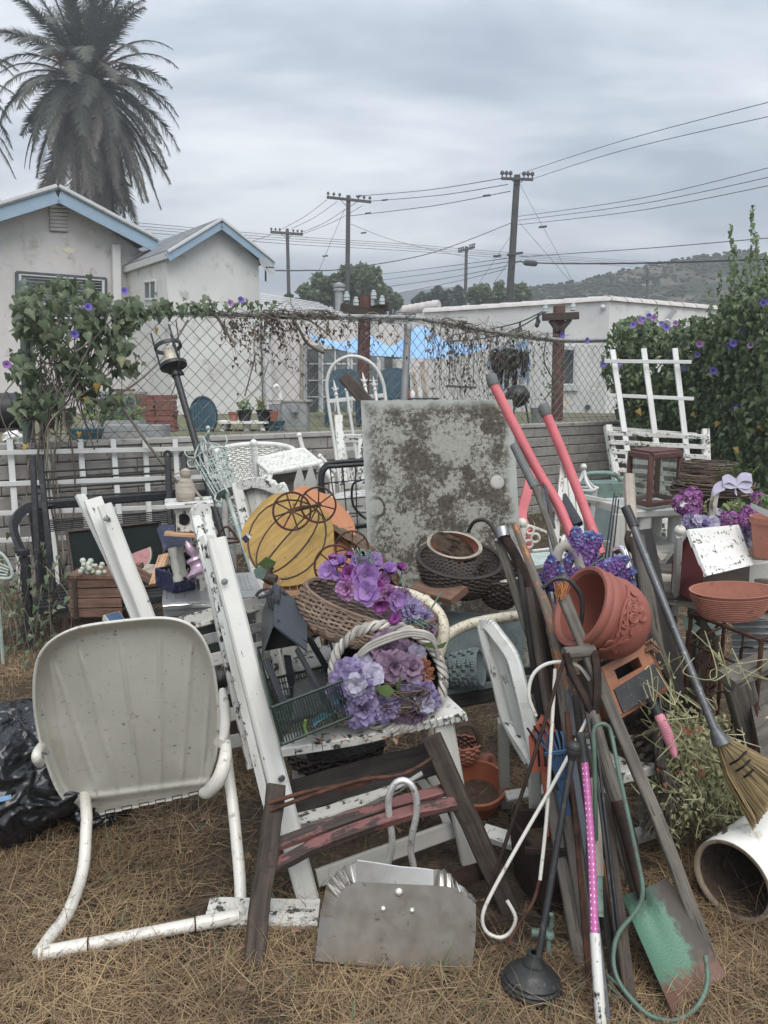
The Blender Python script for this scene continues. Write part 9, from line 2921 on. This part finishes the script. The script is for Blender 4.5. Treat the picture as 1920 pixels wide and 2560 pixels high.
leafquads(lb, LEAF, hp + [(P(random.gauss(1735, 50), random.gauss(1930, 60), U(2.1, 2.3)), hang_rot((0, -1, .4), 1.4), U(.010, .022)) for i in range(1100)])
ob('foliage', lb, M['herb'], t, False, kind='stuff')
sb = MB()
for i in range(46):
 p_ = P(U(1610, 1860), U(1600, 2060), 2.06)
 sb.tube(cr([p_, p_ + rv(.05), p_ + rv(.06) + V((0, -.03, 0)), p_ + rv(.09)], 5), .0017, 4)
ob('tendril', sb, M['herb'], t, True, kind='stuff')
for i in range(10):
 fs_ = MB()
 leafquads(fs_, LEAF, [(P(U(1640, 1800), U(1780, 2010), 2.02), hang_rot((0, -1, .4), 1), U(.015, .028))])
 ob('dry_flower', fs_, M['p_rust'], t)
# small things between the big ones
for i, (xa, xb) in enumerate(((1536, 1512), (1541, 1521), (1547, 1531))):
 solo('wire_stake', MB().tube([P(xa, 1232 + i * 8, 2.9), P(xb, 1400, 2.8), V((P(xb - 4, 1500, 2.75).x, 2.75, 0))], .0028, 5), 'black', ('left', 'middle', 'right')[i] + ' of three thin black wire stakes beside the white lantern frame', 'wire stake', 'thin black wire stakes')
solo('chrome_tube', tb([(1538, 1378, 2.6), (1556, 1372, 2.58), (1568, 1400, 2.55), (1578, 1450, 2.5)], None, .014, 10), 'chrome', 'bent chrome tube end right of the violet flowers', 'tube')
solo('hose_nozzle', MB().tube([P(1560, 1452, 2.5), P(1590, 1490, 2.45)], .024, 10), 'blackplastic', 'fat black tool grip lying right of the rose pot', 'grip')
t = T('wire_chair', 'pale mint wire chair edge entering at the left picture border', 'chair', G(-10, 1560))
ob('frame', MB().tube(cr(PP([(-40, 1370, 3.9), (0, 1382, 3.9), (22, 1408, 3.9), (30, 1440, 3.9), (10, 1446, 3.9), (-40, 1440, 3.9)]), 5), .008, 6), M['mint'], t)
for k_ in range(4):
 ob('rod', MB().tube(PP([(-30, 1395 + k_ * 12, 3.9), (24 - k_ * 2, 1420 + k_ * 6, 3.9)]), .004, 5), M['mint'], t)
a = P(-10, 1440, 3.9)
ob('leg', MB().tube([a, V((a.x, a.y, 0))], .010, 6), M['mint'], t)
t = T('weed_clump', 'dark weeds growing beside the black bench at the left edge', 'weeds', G(30, 1640))
sb = MB()
pl_ = []
for i in range(60):
 a = V((-1.95 + U(-.35, .3), U(3.6, 4.6), 0))
 c = cr([a, a + V((U(-.06, .06), 0, U(.15, .3))), a + V((U(-.14, .14), U(-.1, .1), U(.3, .6)))], 4)
 sb.tube(c, .0025, 3)
 for q_ in c[2:]:
  if R() < .7:
   pl_.append((q_ + rv(.03), hang_rot((0, -1, .6), 1.2), U(.02, .05)))
ob('stem', sb, M['dryvine'], t, True, kind='stuff')
lb = MB()
leafquads(lb, LEAF, pl_)
ob('foliage', lb, M['vine'], t, True, kind='stuff')
t = T('weed_clump', 'low green weeds along the foot of the right block wall', 'weeds', G(1420, 1300))
lb = MB()
leafquads(lb, LEAF, [(V((x_, 7.45 + .73 * x_ - U(.05, .5), U(.01, .12))), hang_rot((0, -1, .6), 1.2), U(.02, .05)) for x_ in [U(-2.4, 3) for i in range(420)]])
ob('foliage', lb, M['vine'], t, True, kind='stuff')
lv = MB()
pl_ = []
for (px, py, Y, n_, sx_, sy_) in ((520, 1448, 3.1, 10, 60, 8), (910, 1846, 2.11, 14, 110, 6), (620, 1560, 2.8, 12, 60, 20), (1140, 1395, 2.84, 20, 40, 12), (1800, 1500, 2.7, 14, 80, 8), (600, 1640, 2.7, 12, 50, 20), (480, 1320, 3.02, 8, 20, 6)):
 for i in range(n_):
  pl_.append((P(px + U(-sx_, sx_), py + U(-sy_, sy_), Y - .02), Matrix.Rotation(U(0, 6), 3, 'Z') @ Matrix.Rotation(U(-.5, .5), 3, 'X'), U(.010, .026)))
leafquads(lv, LEAF, pl_)
S('dead_leaves', lv, M['litter'], 'small dead leaves caught on the furniture', kind='stuff', smooth=True)
# straw litter
def straw(name, n, ymin, ymax, lmin, lmax, wmin, wmax, upfrac, mat, lab, seed, pw=1.4):
 rs = np.random.RandomState(seed)
 Y = ymin + (ymax - ymin) * rs.rand(n) ** pw
 X = (rs.rand(n) * 2 - 1) * (Y * .60 + .35)
 den = np.array([noise.noise(V((x * 1.6, y * 1.6, seed))) + .5 * noise.noise(V((x * 5, y * 5, seed + 3))) for x, y in zip(X, Y)])
 keep = den > -.30 + rs.rand(n) * .25
 X, Y = X[keep], Y[keep]
 n = len(X)
 Z = np.array([gz(x, y) for x, y in zip(X, Y)])
 az = rs.rand(n) * 2 * pi
 el = np.where(rs.rand(n) < upfrac, rs.uniform(.5, 1.45, n), np.abs(rs.normal(0.02, .13, n)))
 L = rs.uniform(lmin, lmax, n) * (.55 + .9 * rs.rand(n) ** 2)
 L = np.where(el > .45, L * .8, L)
 W = rs.uniform(wmin, wmax, n)
 d = np.stack([np.cos(az) * np.cos(el), np.sin(az) * np.cos(el), np.sin(el)], 1)
 sd = np.stack([-np.sin(az), np.cos(az), rs.uniform(-.4, .4, n)], 1)
 p0 = np.stack([X, Y, Z + rs.uniform(0, .016, n)], 1)
 bend = rs.normal(0, .22, (n, 1)) * sd + np.stack([np.zeros(n), np.zeros(n), -np.abs(rs.normal(0, .25, n)) * (el > .4)], 1)
 vs = np.zeros((n, 8, 3), np.float32)
 for k, t_ in enumerate((0, .35, .7, 1.0)):
  c = p0 + d * (L * t_)[:, None] + bend * (L * t_ * t_)[:, None]
  c[:, 2] = np.maximum(c[:, 2], Z - .004)
  w_ = (W * (1 - .75 * t_))[:, None]
  vs[:, k * 2] = c - sd * w_
  vs[:, k * 2 + 1] = c + sd * w_
 base = (np.arange(n) * 8)[:, None]
 q = np.concatenate([base + np.array([[0, 1, 3, 2]]), base + np.array([[2, 3, 5, 4]]), base + np.array([[4, 5, 7, 6]])], 1).reshape(-1, 4)
 me = bpy.data.meshes.new(name)
 nv, nf = n * 8, len(q)
 me.vertices.add(nv)
 me.vertices.foreach_set('co', vs.reshape(-1))
 me.loops.add(nf * 4)
 me.loops.foreach_set('vertex_index', q.reshape(-1).astype(np.int32))
 me.polygons.add(nf)
 me.polygons.foreach_set('loop_start', np.arange(nf, dtype=np.int32) * 4)
 me.update(calc_edges=True)
 me.materials.append(mat)
 o = bpy.data.objects.new(name, me)
 COL.objects.link(o)
 o['kind'] = 'stuff'
 o['label'] = lab
 return o
straw('dry_grass', 88000, 1.25, 4.6, .05, .17, .0006, .0015, .10, M['straw'], 'dry straw coloured grass litter covering the ground', 3, 1.25)
straw('dry_grass', 22000, 4.2, 11, .10, .26, .002, .004, .25, M['straw'], 'dry grass farther back around the bench and the wall', 11, 1.0)
straw('grass_blades', 2600, 1.4, 9, .06, .16, .0014, .003, .8, M['vine'], 'sparse green grass blades in the straw', 5, 1.2)
lv = MB()
leafquads(lv, LEAF, [(G(U(-60, 1980), U(2000, 2620)) + V((0, 0, .012)), (Matrix.Rotation(U(0, 6), 3, 'Z') @ Matrix.Rotation(U(-.4, .4), 3, 'X')), U(.012, .032)) for i in range(170)])
S('fallen_leaves', lv, M['litter'], 'small brown fallen leaves scattered on the straw', kind='stuff', smooth=True)
# haze box: distance haze, thickened to imitate a milky lens veil
m, t = new('air')
pv = m.node_tree.nodes.new('ShaderNodeVolumePrincipled')
pv.inputs['Color'].default_value = (.87, .905, .94, 1)
pv.inputs['Density'].default_value = HAZE
pv.inputs['Anisotropy'].default_value = .3
ou = m.node_tree.nodes.new('ShaderNodeOutputMaterial')
m.node_tree.links.new(pv.outputs[0], ou.inputs['Volume'])
if HAZE:
 S('haze', MB().obox(V((-560, -25, 64.8)), V((1120, 0, 0)), V((0, 500, 0)), V((0, 0, -66))), m, 'distance haze and imitated lens veil over the yards and hills', kind='stuff', smooth=False)
